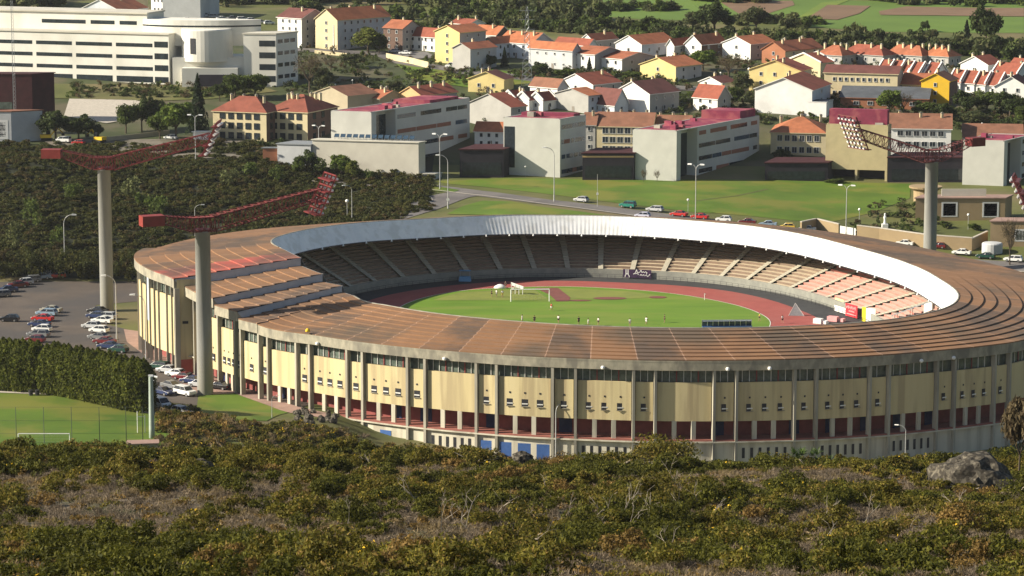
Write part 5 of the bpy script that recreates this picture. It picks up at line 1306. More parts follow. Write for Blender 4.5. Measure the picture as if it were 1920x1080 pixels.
    H('pale house with red tiles far behind the terraced houses', 1852, 144, 40, 30, 20, 16, 'R', 'white', 'red', nl=1, nr=2, ch=2)
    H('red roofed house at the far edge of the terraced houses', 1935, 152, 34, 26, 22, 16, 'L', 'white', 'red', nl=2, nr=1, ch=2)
    # behind the offices
    H('red roofed house with blue grey gable above the white offices', 225, 36, 72, 36, 14, 22, 'R', 'bluewhite', 'tile', a=24, nl=1, nr=3, ch=1)
    H('cream house with white windows above the round offices', 252, 24, 34, 20, 26, 8, 'L', 'cream', 'tile', nl=4, nr=0, ch=0)
    H('blank grey tower block above the upper car park', 376, 36, 64, 20, 42, 1, 'L', 'palegrey', 'slate', a=10, nl=0, nr=0, ch=0, cat='block', name='tower_block')
    H('white house with many windows left of the grey tower block', 318, 28, 34, 14, 30, 6, 'L', 'white', 'tile', nl=4, nr=0, ch=0)
    # apartment blocks in front
    A = 'brown roofed apartment blocks'
    H('brown roofed apartment block with cream piers, left of a pair', 500, 266, 104, 26, 55, 30, 'L', 'cream', 'brick_tile', a=20, hip=True, wall2='brown', nl=5, nr=2, ch=4, ww=1.8, wh=1.9, cat='apartment block', name='apartment_block', group=A, floors=3, kind='dark')
    H('brown roofed apartment block with cream piers, right of a pair', 577, 268, 80, 50, 57, 32, 'L', 'cream', 'brick_tile', a=24, hip=True, wall2='brown', nl=4, nr=3, ch=7, ww=1.8, wh=1.9, cat='apartment block', name='apartment_block', group=A, floors=3, kind='dark')
    H('cream apartment block with orange brown roof between two slab blocks', 1222, 290, 104, 14, 52, 27, 'L', 'cream', 'brown', a=10, nl=6, nr=0, ch=4, ww=1.9, wh=1.9, cat='apartment block', name='apartment_block', group=A, floors=3)
    H('narrow orange roofed block tucked against the middle slab block', 1116, 284, 22, 10, 50, 24, 'L', 'grey', 'brown', a=10, nl=1, nr=0, ch=1, cat='apartment block', name='apartment_block', group=A)
    H('orange roofed block half hidden behind the largest slab roof', 1292, 282, 68, 10, 44, 22, 'L', 'cream', 'brown', a=10, nl=4, nr=0, ch=3, cat='apartment block', name='apartment_block', group=A)
    H('cream apartment block with orange hipped roof and three chimneys', 1548, 294, 102, 22, 44, 28, 'L', 'cream', 'orange', a=10, hip=True, nl=6, nr=1, ch=3, ww=1.6, wh=1.9, cat='apartment block', name='apartment_block', group=A, floors=2)
    H('white apartment block with wide brown roof behind the far floodlight boom', 1782, 302, 112, 14, 60, 28, 'L', 'white', 'brown', a=8, wall2='grey', nl=6, nr=0, ch=3, ww=1.8, wh=1.6, cat='apartment block', name='apartment_block', group=A, floors=3)
    H('brown roofed block behind the counterweight of the far boom', 1916, 300, 108, 14, 40, 26, 'L', 'grey', 'brown', a=8, nl=5, nr=0, ch=0, cat='apartment block', name='apartment_block', group=A)

# ---------------------------------------------------------------- slab blocks, offices, stone houses
def ribbon(st, o, d, nrm, z, t0, t1, h, mat='glass', name='window', proud=.05):
    mb = MB(); mb.obox(o+d*t0+Vector((0, 0, z))+nrm*proud, d*(t1-t0), -nrm*.2, Vector((0, 0, h)))
    return mb.build(name, mat, st)
def slab(label, cx, by, wl, wr, hpx, aL=17, aR=33, notch=True, slit=False, pilotis=False, wallm='slab_wall', hut=None, wr_vis=None):
    p = G(cx, by); s = scale_at(p); Lv = Vector((-math.cos(R(aL)), math.sin(R(aL)), 0)); Rv = Vector((math.sin(R(aR)), math.cos(R(aR)), 0))
    L, W, H = wl/(s*math.cos(R(aL))), wr/(s*math.sin(R(aR))), hpx/s
    st = thing('slab_block', label, 'office block', p, 0, 'grey slab blocks with maroon roofs')
    Z = lambda h: Vector((0, 0, h)); l, w = Lv*L, Rv*W; nR = -Vector((Lv.x, Lv.y, 0)); nR = Vector((Rv.y, -Rv.x, 0)); nL = Vector((Lv.y, -Lv.x, 0))
    if nL.y > 0: nL = -nL
    z0 = 3.2 if pilotis else -2.5
    def blk(a, b, inset=0.0, h=H, zz=z0):
        mb = MB(); o = Rv*a+Lv*inset+Z(zz); mb.obox(o, Rv*(b-a), Lv*(L-inset), Z(h-zz)); return mb
    n0, n1 = (2.5, 12.5) if notch else (0, 0)
    if notch:
        blk(0, n0).build('end_wall', wallm, st); blk(n0, n1, 3.2, H-1.5).build('stair_glass', 'glass_dark', st); blk(n1, W).build('wall', wallm, st)
        mb = MB(); mb.obox(Rv*n0+Lv*3.1+Z(H-1.5), Rv*(n1-n0), Lv*(L-3.1), Z(1.3)); mb.build('link_roof', wallm, st)
    else: blk(0, W).build('wall', wallm, st)
    if pilotis:
        for i in range(3):
            for j in range(3):
                mb = MB(); mb.obox(Lv*(L-.7)*i/2+Rv*(W-.7)*j/2+Z(-2.5), Lv*.7, Rv*.7, Z(5.69)); mb.build('pillar', wallm, st)
        mb = MB(); mb.obox(Lv*.5+Rv*6+Z(-2.5), Lv*(L-1), Rv*(W-7), Z(5.68)); mb.build('recessed_wall', 'dark_wall', st)
    # maroon roof inside a low parapet
    mb = MB(); mb.obox(Lv*.5+Rv*.5+Z(H), Lv*(L-1), Rv*(W-1), Z(.12)); rf = mb.build('roof', 'slab_roof', st)
    mb = MB()
    for o, d, t in ((Vector(), l, Rv*.35), (l-Lv*.35, w, Lv*.35), (Vector(), w, Lv*.35), (w-Rv*.35, l, Rv*.35)): mb.obox(o+Z(H-.02), d, t, Z(.28))
    mb.build('parapet', wallm, st)
    rr = random.Random(int(cx))
    for k in range(max(3, int(W/6))):
        q = Rv*rr.uniform(4, W-4)+Lv*rr.uniform(2, L-3); mb = MB(); mb.box((q.x, q.y, H+.12), (rr.uniform(1, 2.6), rr.uniform(.8, 2), rr.uniform(.5, 1.5)), 0, R(-aR)); mb.build('vent_box', rr.choice(['slab_roof', 'slab_roof', 'concrete']), rf)
    if hut:
        a, b, h = hut; mb = MB(); mb.obox(Rv*W*a+Lv*.6+Z(H+.12), Rv*W*(b-a), Lv*(L-1.2), Z(h)); mb.build('roof_house', 'slab_roof', rf)
    # ribbon windows down the long side
    F = 4; fh = (H+.5)/F
    for f in range(F):
        t = (n1+1)/W if notch else .06
        while t < .97:
            e = min(.97, t+rr.uniform(.08, .22)); z = fh*f+1.0
            if z > z0: ribbon(st, Vector(), w, nR, z, t, e, 1.25, rr.choice(['glass', 'glass', 'glass_blue', 'panel_orange']))
            t = e+rr.choice([.006, .006, .05])
    if slit:
        ribbon(st, Vector(), l, nL, 2.5, .80, .985, H-5, 'glass')
    return st
def box_thing(name, label, cat, cx, by, wl, wr, hpx, aL, aR, wallm, roofm, rib=None, ribmat='glass', base=None, group=None, sink=2.5):
    p = base if base is not None else G(cx, by); s = scale_at(p); Lv = Vector((-math.cos(R(aL)), math.sin(R(aL)), 0)); Rv = Vector((math.sin(R(aR)), math.cos(R(aR)), 0))
    L, W, H = wl/(s*math.cos(R(aL))), wr/(s*math.sin(R(aR))), hpx/s; Z = lambda h: Vector((0, 0, h))
    st = thing(name, label, cat, p, 0, group); nL = Vector((Lv.y, -Lv.x, 0)); nL = -nL if nL.y > 0 else nL
    mb = MB(); mb.obox(Z(-sink), Rv*W, Lv*L, Z(H+sink)); mb.build('wall', wallm, st)
    mb = MB(); mb.obox(Z(H)-Lv*.3-Rv*.3, Rv*(W+.6), Lv*(L+.6), Z(.3)); mb.build('roof', roofm, st)
    for r in (rib or []): ribbon(st, Vector(), Lv*L, nL, H*r[2], r[0], r[1], H*r[3], r[4] if len(r) > 4 else ribmat)
    return st, Lv*L, Rv*W, H, nL
def build_offices():
    M('dark_wall', (.035, .03, .04), (.025, .022, .03), scale=.5); M('maroon_wall', (.060, .014, .016), (.04, .010, .012), scale=.5)
    M('hall_white', (.60, .57, .48), (.52, .49, .41), scale=.15, col3=(.47, .44, .37), scale3=.06)
    slab('grey slab block with maroon roof behind the long low white hall', 697, 321, 77, 180, 110, notch=True, hut=(.6, .9, 1.0))
    slab('middle slab block with a tall dark slit in its end wall', 1050, 333, 106, 50, 109, notch=False, slit=True, hut=(.6, .85, .9))
    slab('largest slab block with blank pale end wall and long ribbon windows', 1268, 340, 81, 178, 94, notch=True, hut=(.78, .97, 2.4))
    slab('cream slab block raised on pillars behind the far floodlight lamps', 1663, 340, 113, 10, 104, aL=14, aR=20, notch=False, pilotis=True, wallm='wall_ochre', hut=(.3, .9, 4.5))
    slab('pale slab block at the edge of the view behind the stone house', 1881, 349, 74, 70, 84, aL=15, notch=True)
    b = box_thing('sports_hall', 'long low white hall with parapet in front of a slab block', 'hall', 785, 334, 202, 12, 66, 14, 33, 'hall_white', 'hall_white')
    box_thing('annex', 'flat grey annex with blue solar panels left of the white hall', 'annex', 583, 318, 64, 30, 46, 15, 33, 'wall_palegrey', 'steel_grey')
    box_thing('brick_wall', 'orange brick wall in two pieces left of the white hall', 'wall', 583, 312, 90, 4, 34, 1, 33, 'wall_brick', 'steel_grey')
    box_thing('canopy', 'thin canopy with red floor at the right end of the white hall', 'canopy', 815, 336, 32, 12, 9, 0, 33, 'wall_palegrey', 'hall_white')
    for cx, by, wl, h, l in ((944, 333, 82, 52, 'low dark link building between hall and middle slab block'), (1188, 338, 96, 50, 'low dark link building with red stripe beside the largest slab block'), (1552, 340, 118, 34, 'low dark link building left of the cream block on pillars'), (1812, 342, 148, 46, 'low dark link building behind the far floodlight column')):
        st, lv, wv, H, nL = box_thing('link_building', l, 'link building', cx, by, wl, 30, h, 0, 20, 'dark_wall', 'maroon_wall', [(.05, .95, .1, .45, 'glass')], group='dark low links between the slab blocks')
        if 'stripe' in l: ribbon(st, Vector(), lv, nL, H*.86, .0, 1.0, .5, 'wall_apricot', 'stripe', .06)
    # solar panels on the hall roof edge
    for k in range(13):
        p = G(785, 334)+Vector((-math.cos(R(14)), math.sin(R(14)), 0))*(3+k*1.95)+Vector((.8, 1.3, 66/scale_at(G(785, 334))+.9)); e = thing('solar_panel', 'dark blue solar panel in the row along the white hall roof', 'solar panel', p-Vector((0, 0, .3)), R(-14), 'row of solar panels on the white hall')
        mb = MB(); mb.hexa([(-.75, 0, .35), (.75, 0, .35), (.75, .06, .35), (-.75, .06, .35), (-.75, .9, 1.3), (.75, .9, 1.3), (.75, .96, 1.3), (-.75, .96, 1.3)]); mb.build('panel', 'glass_blue', e)
        mb = MB(); mb.tube((-.6, .9, -1.2), (-.6, .9, 1.3), .05, n=4); mb.tube((.6, .9, -1.2), (.6, .9, 1.3), .05, n=4); mb.tube((-.6, .05, -1.2), (-.6, .05, .35), .05, n=4); mb.tube((.6, .05, -1.2), (.6, .05, .35), .05, n=4); mb.build('support', 'steel_grey', e)
    # white round offices
    st = thing('office_complex', 'large white office complex with ribbon windows and a round drum', 'offices', G(318, 160)); o0 = Vector(st.location); s = scale_at(o0); Z = lambda h: Vector((0, 0, h))
    Lx, Rx = Vector((-1, .34, 0)).normalized(), Vector((.30, .95, 0)).normalized(); nf = Vector((-.34, -1, 0)).normalized()
    H = 94/s
    def blk(o, a, b, h, name='wall', m='office_white'):
        mb = MB(); mb.obox(o, a, b, Z(h)); return mb.build(name, m, st)
    W = 420/s; blk(Z(-8), Lx*W, Rx*22, H+8)
    blk(Lx*-.3+nf*.4+Z(H), Lx*(W+.6), Rx*22.6, .45, 'roof', 'hall_white')
    for f in range(4):
        z = H*(.045+.235*f)
        segs = [(.06 if f else .24, .215), (.225 if f else .25, .43), (.445, .64), (.655, .86)]
        ribbon(st, Vector(), Lx*(W/4.2), nf, z, .02, .30, 2.0, 'glass')
        for a in range(5):
            t0 = (32+a*84)/420; ribbon(st, Vector(), Lx*W, nf, z, t0+.005, t0+.185, 1.25 if f else 2.0, 'glass')
    blk(Lx*(62/s)+Rx*7+Z(H+.45), Lx*(W-62/s), Rx*14, 33/s, 'upper_floor'); blk(Lx*(60/s)+Rx*6.4+Z(H+.45+33/s), Lx*(W-58/s), Rx*15, .5, 'upper_roof', 'hall_white')
    for t0, t1 in ((.06, .16), (.19, .33), (.36, .62)): ribbon(st, Lx*(62/s)+Rx*7, Lx*(W-62/s), nf, H+.45+12/s, t0, t1, 1.3, 'glass')
    # curved upper gallery behind the drum
    cen = Vector((68/s, 18, 0)); mb = MB()
    arc = [math.radians(200-6*k) for k in range(27)]
    ro, ri = 27, 25; f0 = [cen+Vector((ro*math.cos(t)*.95, ro*math.sin(t)*-.55, H-4)) for t in arc]; f1 = [q+Z(18/s+5.5) for q in f0]
    mb.strip(f0, f1); mb.poly(f1); mb.build('gallery', 'office_white', st)
    mb = MB(); mb.strip([q+(q-cen).normalized()*.05+Z(5/s+5.5) for q in f0[3:]], [q+(q-cen).normalized()*.05+Z(8/s+5.5) for q in f0[3:]]); mb.build('window', 'glass', st)
    # drum on its base
    d0 = Vector((69/s, 5, 0)); mb = MB(); mb.lathe([(48/s, 45/s), (48/s, 103/s), (46.5/s, 105/s)], 40, 0, d0); mb.build('drum', 'office_white', st, None, False)
    ang = R(-118); q = d0+Vector((math.cos(ang), math.sin(ang), 0))*(48/s); tt = Vector((-math.sin(ang), math.cos(ang), 0)); nn = Vector((math.cos(ang), math.sin(ang), 0))
    mb = MB(); mb.obox(q-tt*1.0+Z(60/s)-nn*.3, tt*2.0, nn*.4, Z(29/s)); mb.build('window', 'dark_metal', st)
    blk(Vector((6/s, 0, -3)), Vector((150/s, 0, 0)), Vector((0, 16, 0)), 52/s+3, 'base_block'); blk(Vector((26/s, -4, -3)), Vector((104/s, 0, 0)), Vector((0, 4, 0)), 34/s+3, 'porch')
    mb = MB(); mb.obox(Vector((58/s, -4.2, 0)), Vector((56/s, 0, 0)), Vector((0, .3, 0)), Z(22/s)); mb.build('porch_opening', 'dark_wall', st)
    # right wing
    wv0 = Vector((202/s, -3, -4)); Lw = Vector((-1, .12, 0)).normalized()*(62/s); Rw = Vector((.55, .83, 0)).normalized()*(36/s/.55)
    blk(wv0, Lw, Rw, 96/s+4, 'wing'); blk(wv0+Z(96/s+4)-Lw*.02-Rw*.02, Lw*1.04, Rw*1.04, .5, 'wing_roof', 'hall_white')
    nw, nr = Vector((Lw.y, -Lw.x, 0)).normalized(), Vector((Rw.y, -Rw.x, 0)).normalized(); nw = -nw if nw.y > 0 else nw
    for f in range(4):
        z = (8+22*f)/s; ribbon(st, wv0+Z(4), Lw, nw, z, .03, .52, 11/s, 'glass'); 
        for t in (.08, .38, .66): ribbon(st, wv0+Z(4), Rw, nr, z+1, t, t+.22, 1.3, 'glass')
    # telecom mast in front of the offices
    p = G(28, 235); e = thing('telecom_mast', 'thin lattice mast rising before the white offices', 'mast', p); h = aty(28, 0, p.y).z-p.z+6
    mb = MB()
    for k in range(3):
        t = 2*math.pi*k/3; mb.tube((.55*math.cos(t), .55*math.sin(t), 0), (.35*math.cos(t), .35*math.sin(t), h), .05, n=4)
    for j in range(int(h/1.2)):
        for k in range(3):
            t0, t1 = 2*math.pi*k/3, 2*math.pi*(k+1)/3; mb.tube((.5*math.cos(t0), .5*math.sin(t0), j*1.2), (.5*math.cos(t1), .5*math.sin(t1), j*1.2+1.2), .025, n=3)
    mb.build('lattice', 'steel_grey', e)
    p = G(988, 165); e = thing('power_pylon', 'tall lattice power pylon among the hillside houses', 'pylon', p); h = aty(988, 12, p.y).z-p.z
    mb = MB(); w = lambda z: 1.6*(1-z/h)+.25
    for a, b in ((1, 1), (1, -1), (-1, 1), (-1, -1)): mb.tube((a*w(0), b*w(0), 0), (a*w(h), b*w(h), h), .07, n=4)
    n = 12
    for k in range(n):
        z0, z1 = h*k/n, h*(k+1)/n
        for (a, b), (c, d) in (((1, 1), (-1, 1)), ((-1, 1), (-1, -1)), ((-1, -1), (1, -1)), ((1, -1), (1, 1))): mb.tube((a*w(z0), b*w(z0), z0), (c*w(z1), d*w(z1), z1), .04, n=3); mb.tube((c*w(z0), d*w(z0), z0), (a*w(z1), b*w(z1), z1), .04, n=3)
    mb.build('lattice', 'steel_grey', e); mb = MB()
    for z in (h*.72, h*.84, h*.95): mb.tube((-2.6, 0, z), (2.6, 0, z), .09, n=4)
    mb.build('crossarm', 'steel_grey', e)
    # buildings at the left edge
    st, lv, wv, Hh, nL = box_thing('maroon_building', 'dark maroon building with glass front at the left edge', 'building', 62, 232, 110, 36, 92, 3, 45, 'maroon_wall', 'maroon_wall', [(.35, 1, .30, .14, 'glass_green')])
    st, lv, wv, Hh, nL = box_thing('pavilion', 'low grey pavilion with white framed windows at the left edge', 'pavilion', 22, 268, 60, 54, 58, 3, 62, 'wall_palegrey', 'tile_brown', [(.1, .9, .12, .62, 'window_frame'), (.18, .82, .2, .46, 'glass_blue')])
    box_thing('works_hut', 'white works hut beside the double street lamp', 'hut', 388, 264, 26, 6, 16, 2, 30, 'white_paint', 'white_paint')
    # stone houses and walls
    st, lv, wv, Hh, nL = box_thing('stone_house', 'long sandstone house with two white framed windows, right of the far floodlight column', 'stone house', 1884, 412, 168, 20, 40, 0, 25, 'wall_stone', 'paving_pink', [(.07, .255, .12, .72, 'window_frame'), (.53, .71, .14, .70, 'window_frame'), (.09, .235, .17, .6, 'glass_green'), (.55, .69, .19, .58, 'glass_green')])
    mb = MB(); mb.obox(lv*.25+wv*.45+Vector((0, 0, Hh+.3)), lv*.5, Vector((0, .3, 0)), Vector((0, 0, 2.0))); mb.build('roof_parapet', 'hall_white', st)
    p = atz(1717, 385, 17.0); p.z = gh(p.x, p.y)
    st = thing('stone_annex', 'rounded sandstone corner annex with a small round window', 'annex', p); mb = MB(); mb.lathe([(3.2, -3), (3.4, 4.2), (4.6, 5.0), (4.7, 5.5)], 20, 0, (3.0, 2.5, 0)); mb.build('wall', 'wall_stone', st)
    mb = MB(); mb.tube((3.6, -1.3, 2.2), (3.6, -.6, 2.2), .6, n=14); mb.build('window', 'window_frame', st)
    box_thing('stone_house', 'sandstone house with brown roof at the edge of the view above the bare tree', 'stone house', 1935, 462, 78, 20, 46, 4, 25, 'wall_stone', 'paving_pink', [(.10, .42, .2, .5, 'window_frame'), (.13, .39, .26, .38, 'glass_green')])
    def wall(label, pts, h, th=.5, cap='kerb'):
        P = [G(*q) for q in pts]; st = thing('stone_wall', label, 'wall', P[0], 0, 'sandstone garden walls'); mb = MB(); mc = MB()
        for a, b in zip(P[:-1], P[1:]):
            d = (b-a); n = Vector((-d.y, d.x, 0)).normalized()*th; mb.hexa([a-P[0]-Vector((0, 0, 1.5)), b-P[0]-Vector((0, 0, 1.5)), b-P[0]+n-Vector((0, 0, 1.5)), a-P[0]+n-Vector((0, 0, 1.5)), a-P[0]+Vector((0, 0, h)), b-P[0]+Vector((0, 0, h)), b-P[0]+n+Vector((0, 0, h)), a-P[0]+n+Vector((0, 0, h))])
            m = n*.15; mc.hexa([a-P[0]-m+Vector((0, 0, h)), b-P[0]-m+Vector((0, 0, h)), b-P[0]+n+m+Vector((0, 0, h)), a-P[0]+n+m+Vector((0, 0, h)), a-P[0]-m+Vector((0, 0, h+.25)), b-P[0]-m+Vector((0, 0, h+.25)), b-P[0]+n+m+Vector((0, 0, h+.25)), a-P[0]+n+m+Vector((0, 0, h+.25))])
        mb.build('wall', 'wall_stone', st); mc.build('coping', cap, st); return st
    wall('short sandstone wall with a bend left of the white gate', [(1503, 437), (1531, 431), (1572, 441)], 2.9)
    wall('long sandstone wall from the white gate past the floodlight column', [(1606, 447), (1648, 452), (1740, 465), (1822, 471)], 3.4)
    wall('end piece of the sandstone wall turning uphill', [(1822, 471), (1852, 457)], 3.2)
    a, b = G(1575, 442), G(1604, 447); st = thing('white_gate', 'white double gate between two sandstone walls', 'gate', a); d = b-a
    mb = MB(); mb.obox((0, 0, .1), d*.49, (0, .1, 0), (0, 0, 2.6)); mb.build('gate_leaf', 'white_paint', st); mb = MB(); mb.obox(d*.51+Vector((0, 0, .1)), d*.49, (0, .1, 0), (0, 0, 2.6)); mb.build('gate_leaf', 'white_paint', st)
    p = G(1860, 474); st = thing('water_tank', 'pale grey round tank beside the bare tree', 'tank', p); mb = MB(); mb.lathe([(2.7, 0), (2.7, 2.4), (2.4, 2.7), (.1, 2.9)], 20); mb.build('tank_wall', 'wall_palegrey', st)
    p = G(1659, 428); st = thing('garden_statue', 'small pale statue on a plinth inside the garden wall', 'statue', p); mb = MB(); mb.box((0, 0, 0), (1.6, 1.6, 1.2)); mb.lathe([(.45, 1.2), (.3, 2.2), (.42, 3.0), (.25, 3.5), (.3, 3.9), (.05, 4.2)], 10); mb.build('figure', 'white_paint', st)
    # town garden walls
    for pts, h, m, l in (([(724, 112), (772, 121), (803, 129)], 2.4, 'wall_cream', 'cream retaining wall of the small town car park'), ([(590, 100), (650, 106)], 1.2, 'wall_cream', 'low pale wall before the long orange roofed block'), ([(180, 268), (318, 252)], 1.4, 'wall_tan', 'long low pale wall behind the car park tower boom')):
        P = [G(*q) for q in pts]; st = thing('garden_wall', l, 'wall', P[0]); mb = MB()
        for a, b in zip(P[:-1], P[1:]): mb.obox(a-P[0]-Vector((0, 0, .8)), b-a, (0, .3, 0), (0, 0, h+.8))
        mb.build('wall', m, st)
# ---------------------------------------------------------------- vegetation
def GN(px, py):           # pixel -> point on the near hillside
    r = ray(px, py); y = 90.0
    while y < 345:
        t = y/r[1]
        if CAMZ+r[2]*t <= gh(r[0]*t, y): return Vector((r[0]*t, y, gh(r[0]*t, y)))
        y += .5
    best = min(range(255, 315), key=lambda q: CAMZ+r[2]*q/r[1]-gh(r[0]*q/r[1], q)); t = best/r[1]; return Vector((r[0]*t, best, gh(r[0]*t, best)))
def tris(C, size, rng, aspect=.5, up=0.0, jit=.75):
    """one small pointed leaf at every centre; C may carry the outward direction of its clump, the leaf then lies roughly across it"""
    n = len(C); d = rng.normal(size=(n, 3)); d[:, 2] += up
    if C.shape[1] == 6:
        N_ = C[:, 3:]+rng.normal(size=(n, 3))*jit; N_ /= np.linalg.norm(N_, axis=1)[:, None]; C = C[:, :3]
        d -= (d*N_).sum(1)[:, None]*N_; d /= np.linalg.norm(d, axis=1)[:, None]; e = np.cross(N_, d)
    else:
        d /= np.linalg.norm(d, axis=1)[:, None]; e = rng.normal(size=(n, 3)); e -= (e*d).sum(1)[:, None]*d; e /= np.linalg.norm(e, axis=1)[:, None]
    s = (size*rng.uniform(.6, 1.4, n))[:, None]
    V = np.empty((n, 3, 3)); V[:, 0] = C-e*s*aspect-d*s*.5; V[:, 1] = C+e*s*aspect-d*s*.5; V[:, 2] = C+d*s
    return V.reshape(-1, 3)
def tri_mesh(name, Vs, mats):
    """Vs: list of (vertex array, material index)"""
    V = np.concatenate([v for v, _ in Vs]); nf = len(V)//3
    mi = np.concatenate([np.full(len(v)//3, m, dtype=np.int32) for v, m in Vs])
    me = bpy.data.meshes.new(name); me.vertices.add(len(V)); me.vertices.foreach_set('co', V.astype(np.float32).ravel())
    me.loops.add(nf*3); me.loops.foreach_set('vertex_index', np.arange(nf*3, dtype=np.int32))
    me.polygons.add(nf); me.polygons.foreach_set('loop_start', np.arange(0, nf*3, 3, dtype=np.int32)); me.polygons.foreach_set('material_index', mi)
    for m in mats: me.materials.append(MATS[m])
    me.update(calc_edges=True); return me
def clumpy(rng, n, R_, H_, blobs, z0=0.0, br=.38, top=.5):
    """points on a cloud of overlapping clumps that fill an ellipsoid"""
    th = rng.uniform(0, 2*math.pi, blobs); ph = np.arccos(rng.uniform(-.6, 1, blobs)); rr = rng.uniform(.35, .80, blobs)
    bc = np.stack([np.cos(th)*np.sin(ph)*rr*R_, np.sin(th)*np.sin(ph)*rr*R_, z0+H_*.5+np.cos(ph)*rr*H_*.5], 1)
    k = rng.integers(0, blobs, n); d = rng.normal(size=(n, 3)); d /= np.linalg.norm(d, axis=1)[:, None]
    q = rng.uniform(.55, 1.05, n)[:, None]; b = (br*rng.uniform(.7, 1.25, blobs))[k][:, None]
    return np.concatenate([bc[k]+d*q*b*np.array([R_, R_, H_*.55]), d], 1)
def veg_mats():
    LEAF('leaf_dark', (.030, .045, .013), (.072, .098, .026)); LEAF('leaf_mid', (.045, .068, .014), (.11, .145, .030)); LEAF('leaf_light', (.06, .10, .015), (.15, .20, .035))
    LEAF('leaf_spring', (.08, .10, .018), (.19, .21, .045)); LEAF('leaf_conifer', (.012, .022, .010), (.035, .055, .022)); LEAF('twig_brown', (.085, .062, .035), (.16, .125, .065))
    LEAF('hedge_leaf', (.055, .072, .009), (.120, .130, .016)); LEAF('wood_leaf', (.045, .058, .022), (.10, .115, .042), (.13, .115, .055)); LEAF('wood_leaf_pale', (.075, .09, .03), (.14, .15, .055))
    LEAF('gorse_dark', (.038, .043, .006), (.118, .114, .015)); LEAF('gorse_olive', (.060, .058, .008), (.178, .150, .021), (.24, .16, .042)); LEAF('gorse_rust', (.09, .062, .016), (.24, .15, .045))
    LEAF('twig_grey', (.090, .070, .048), (.25, .195, .135)); LEAF('twig_tan', (.12, .09, .045), (.28, .21, .11)); LEAF('flower', (.70, .42, .02), (.85, .55, .04)); LEAF('gorse_bright', (.03, .075, .010), (.08, .155, .02))
    LEAF('scrub_dark', (.036, .043, .011), (.058, .064, .015)); LEAF('scrub_olive', (.050, .053, .012), (.082, .078, .018)); LEAF('scrub_brown', (.062, .050, .017), (.095, .072, .027))
    M('bare_wood', (.42, .36, .28), (.32, .27, .21), scale=3); M('rock', (.058, .049, .036), (.026, .022, .016), scale=.9, detail=8, bump=.6, col3=(.14, .122, .09), scale3=2.6)

TREES = {}
def tree_proto(kind):
    if kind in TREES: return TREES[kind]
    rng = np.random.default_rng(hash(kind) % 1000 if False else sum(map(ord, kind)))
    nm = {'round': 'broadleaf_tree', 'dark': 'broadleaf_tree', 'spring': 'broadleaf_tree', 'mid': 'broadleaf_tree', 'conifer': 'conifer_tree', 'bare': 'bare_tree', 'bush': 'garden_bush', 'olive': 'broadleaf_tree', 'olive_edge': 'broadleaf_tree'}[kind]
    st = thing(nm, 'tree', 'bush' if kind == 'bush' else 'tree')
    mb = MB()          # unit height 1 m, unit spread 1 m across
    if kind == 'conifer':
        mb.tube((0, 0, 0), (0, 0, .9), .03, .008, 7); tk = mb.build('trunk', 'trunk', st)
        n = 2600; z = rng.uniform(.08, 1.0, n); a = rng.uniform(0, 6.283, n); r = .46*(1.04-z)*(.75+.25*np.sin(z*40+3*np.sin(a*2)))*rng.uniform(.5, 1.05, n)
        C = np.stack([np.cos(a)*r, np.sin(a)*r, z-r*.12, np.cos(a), np.sin(a), z*0+.35], 1); me = tri_mesh('crown', [(tris(C, .05, rng, .35, -.3), 0)], ['leaf_conifer'])
    else:
        mb.tube((0, 0, 0), (.01, .01, .35), .032, .022, 7)
        for k in range(9):
            a = rng.uniform(0, 6.28); b = np.array([.3*math.cos(a), .3*math.sin(a), rng.uniform(.55, .9)]); m = np.array([.12*math.cos(a+.4), .12*math.sin(a+.4), rng.uniform(.4, .5)])
            mb.tube((.01, .01, .3), m, .016, .011, 5); mb.tube(m, b, .011, .004, 5)
            for q in range(3 if kind != 'bare' else 8):
                c = b+rng.normal(size=3)*(.12, .12, .10); mb.tube(m*.4+b*.6, c, .005, .002, 3)
        tk = mb.build('trunk', 'trunk', st)
        if kind == 'bare': C = clumpy(rng, 900, .46, .74, 16, .22, .32); V = [(tris(C[:, :3], .05, rng, .10), 0)]; mt = ['twig_brown']
        else:
            bl, n, ls = {'bush': (9, 900, .11)}.get(kind, (24, 2600, .056)); z0, hh = (.0, .95) if kind == 'bush' else (.2, .8)
            C = clumpy(rng, n, .47, hh, bl, z0, .34); V = [(tris(C, ls, rng, .5), 0)]
            mt = [{'round': 'leaf_light', 'dark': 'leaf_dark', 'spring': 'leaf_spring', 'mid': 'leaf_mid', 'bush': 'leaf_mid', 'olive': 'wood_leaf', 'olive_edge': 'twig_brown'}[kind]]
        me = tri_mesh('crown', V, mt)
    link('crown', me, st); TREES[kind] = st; return st
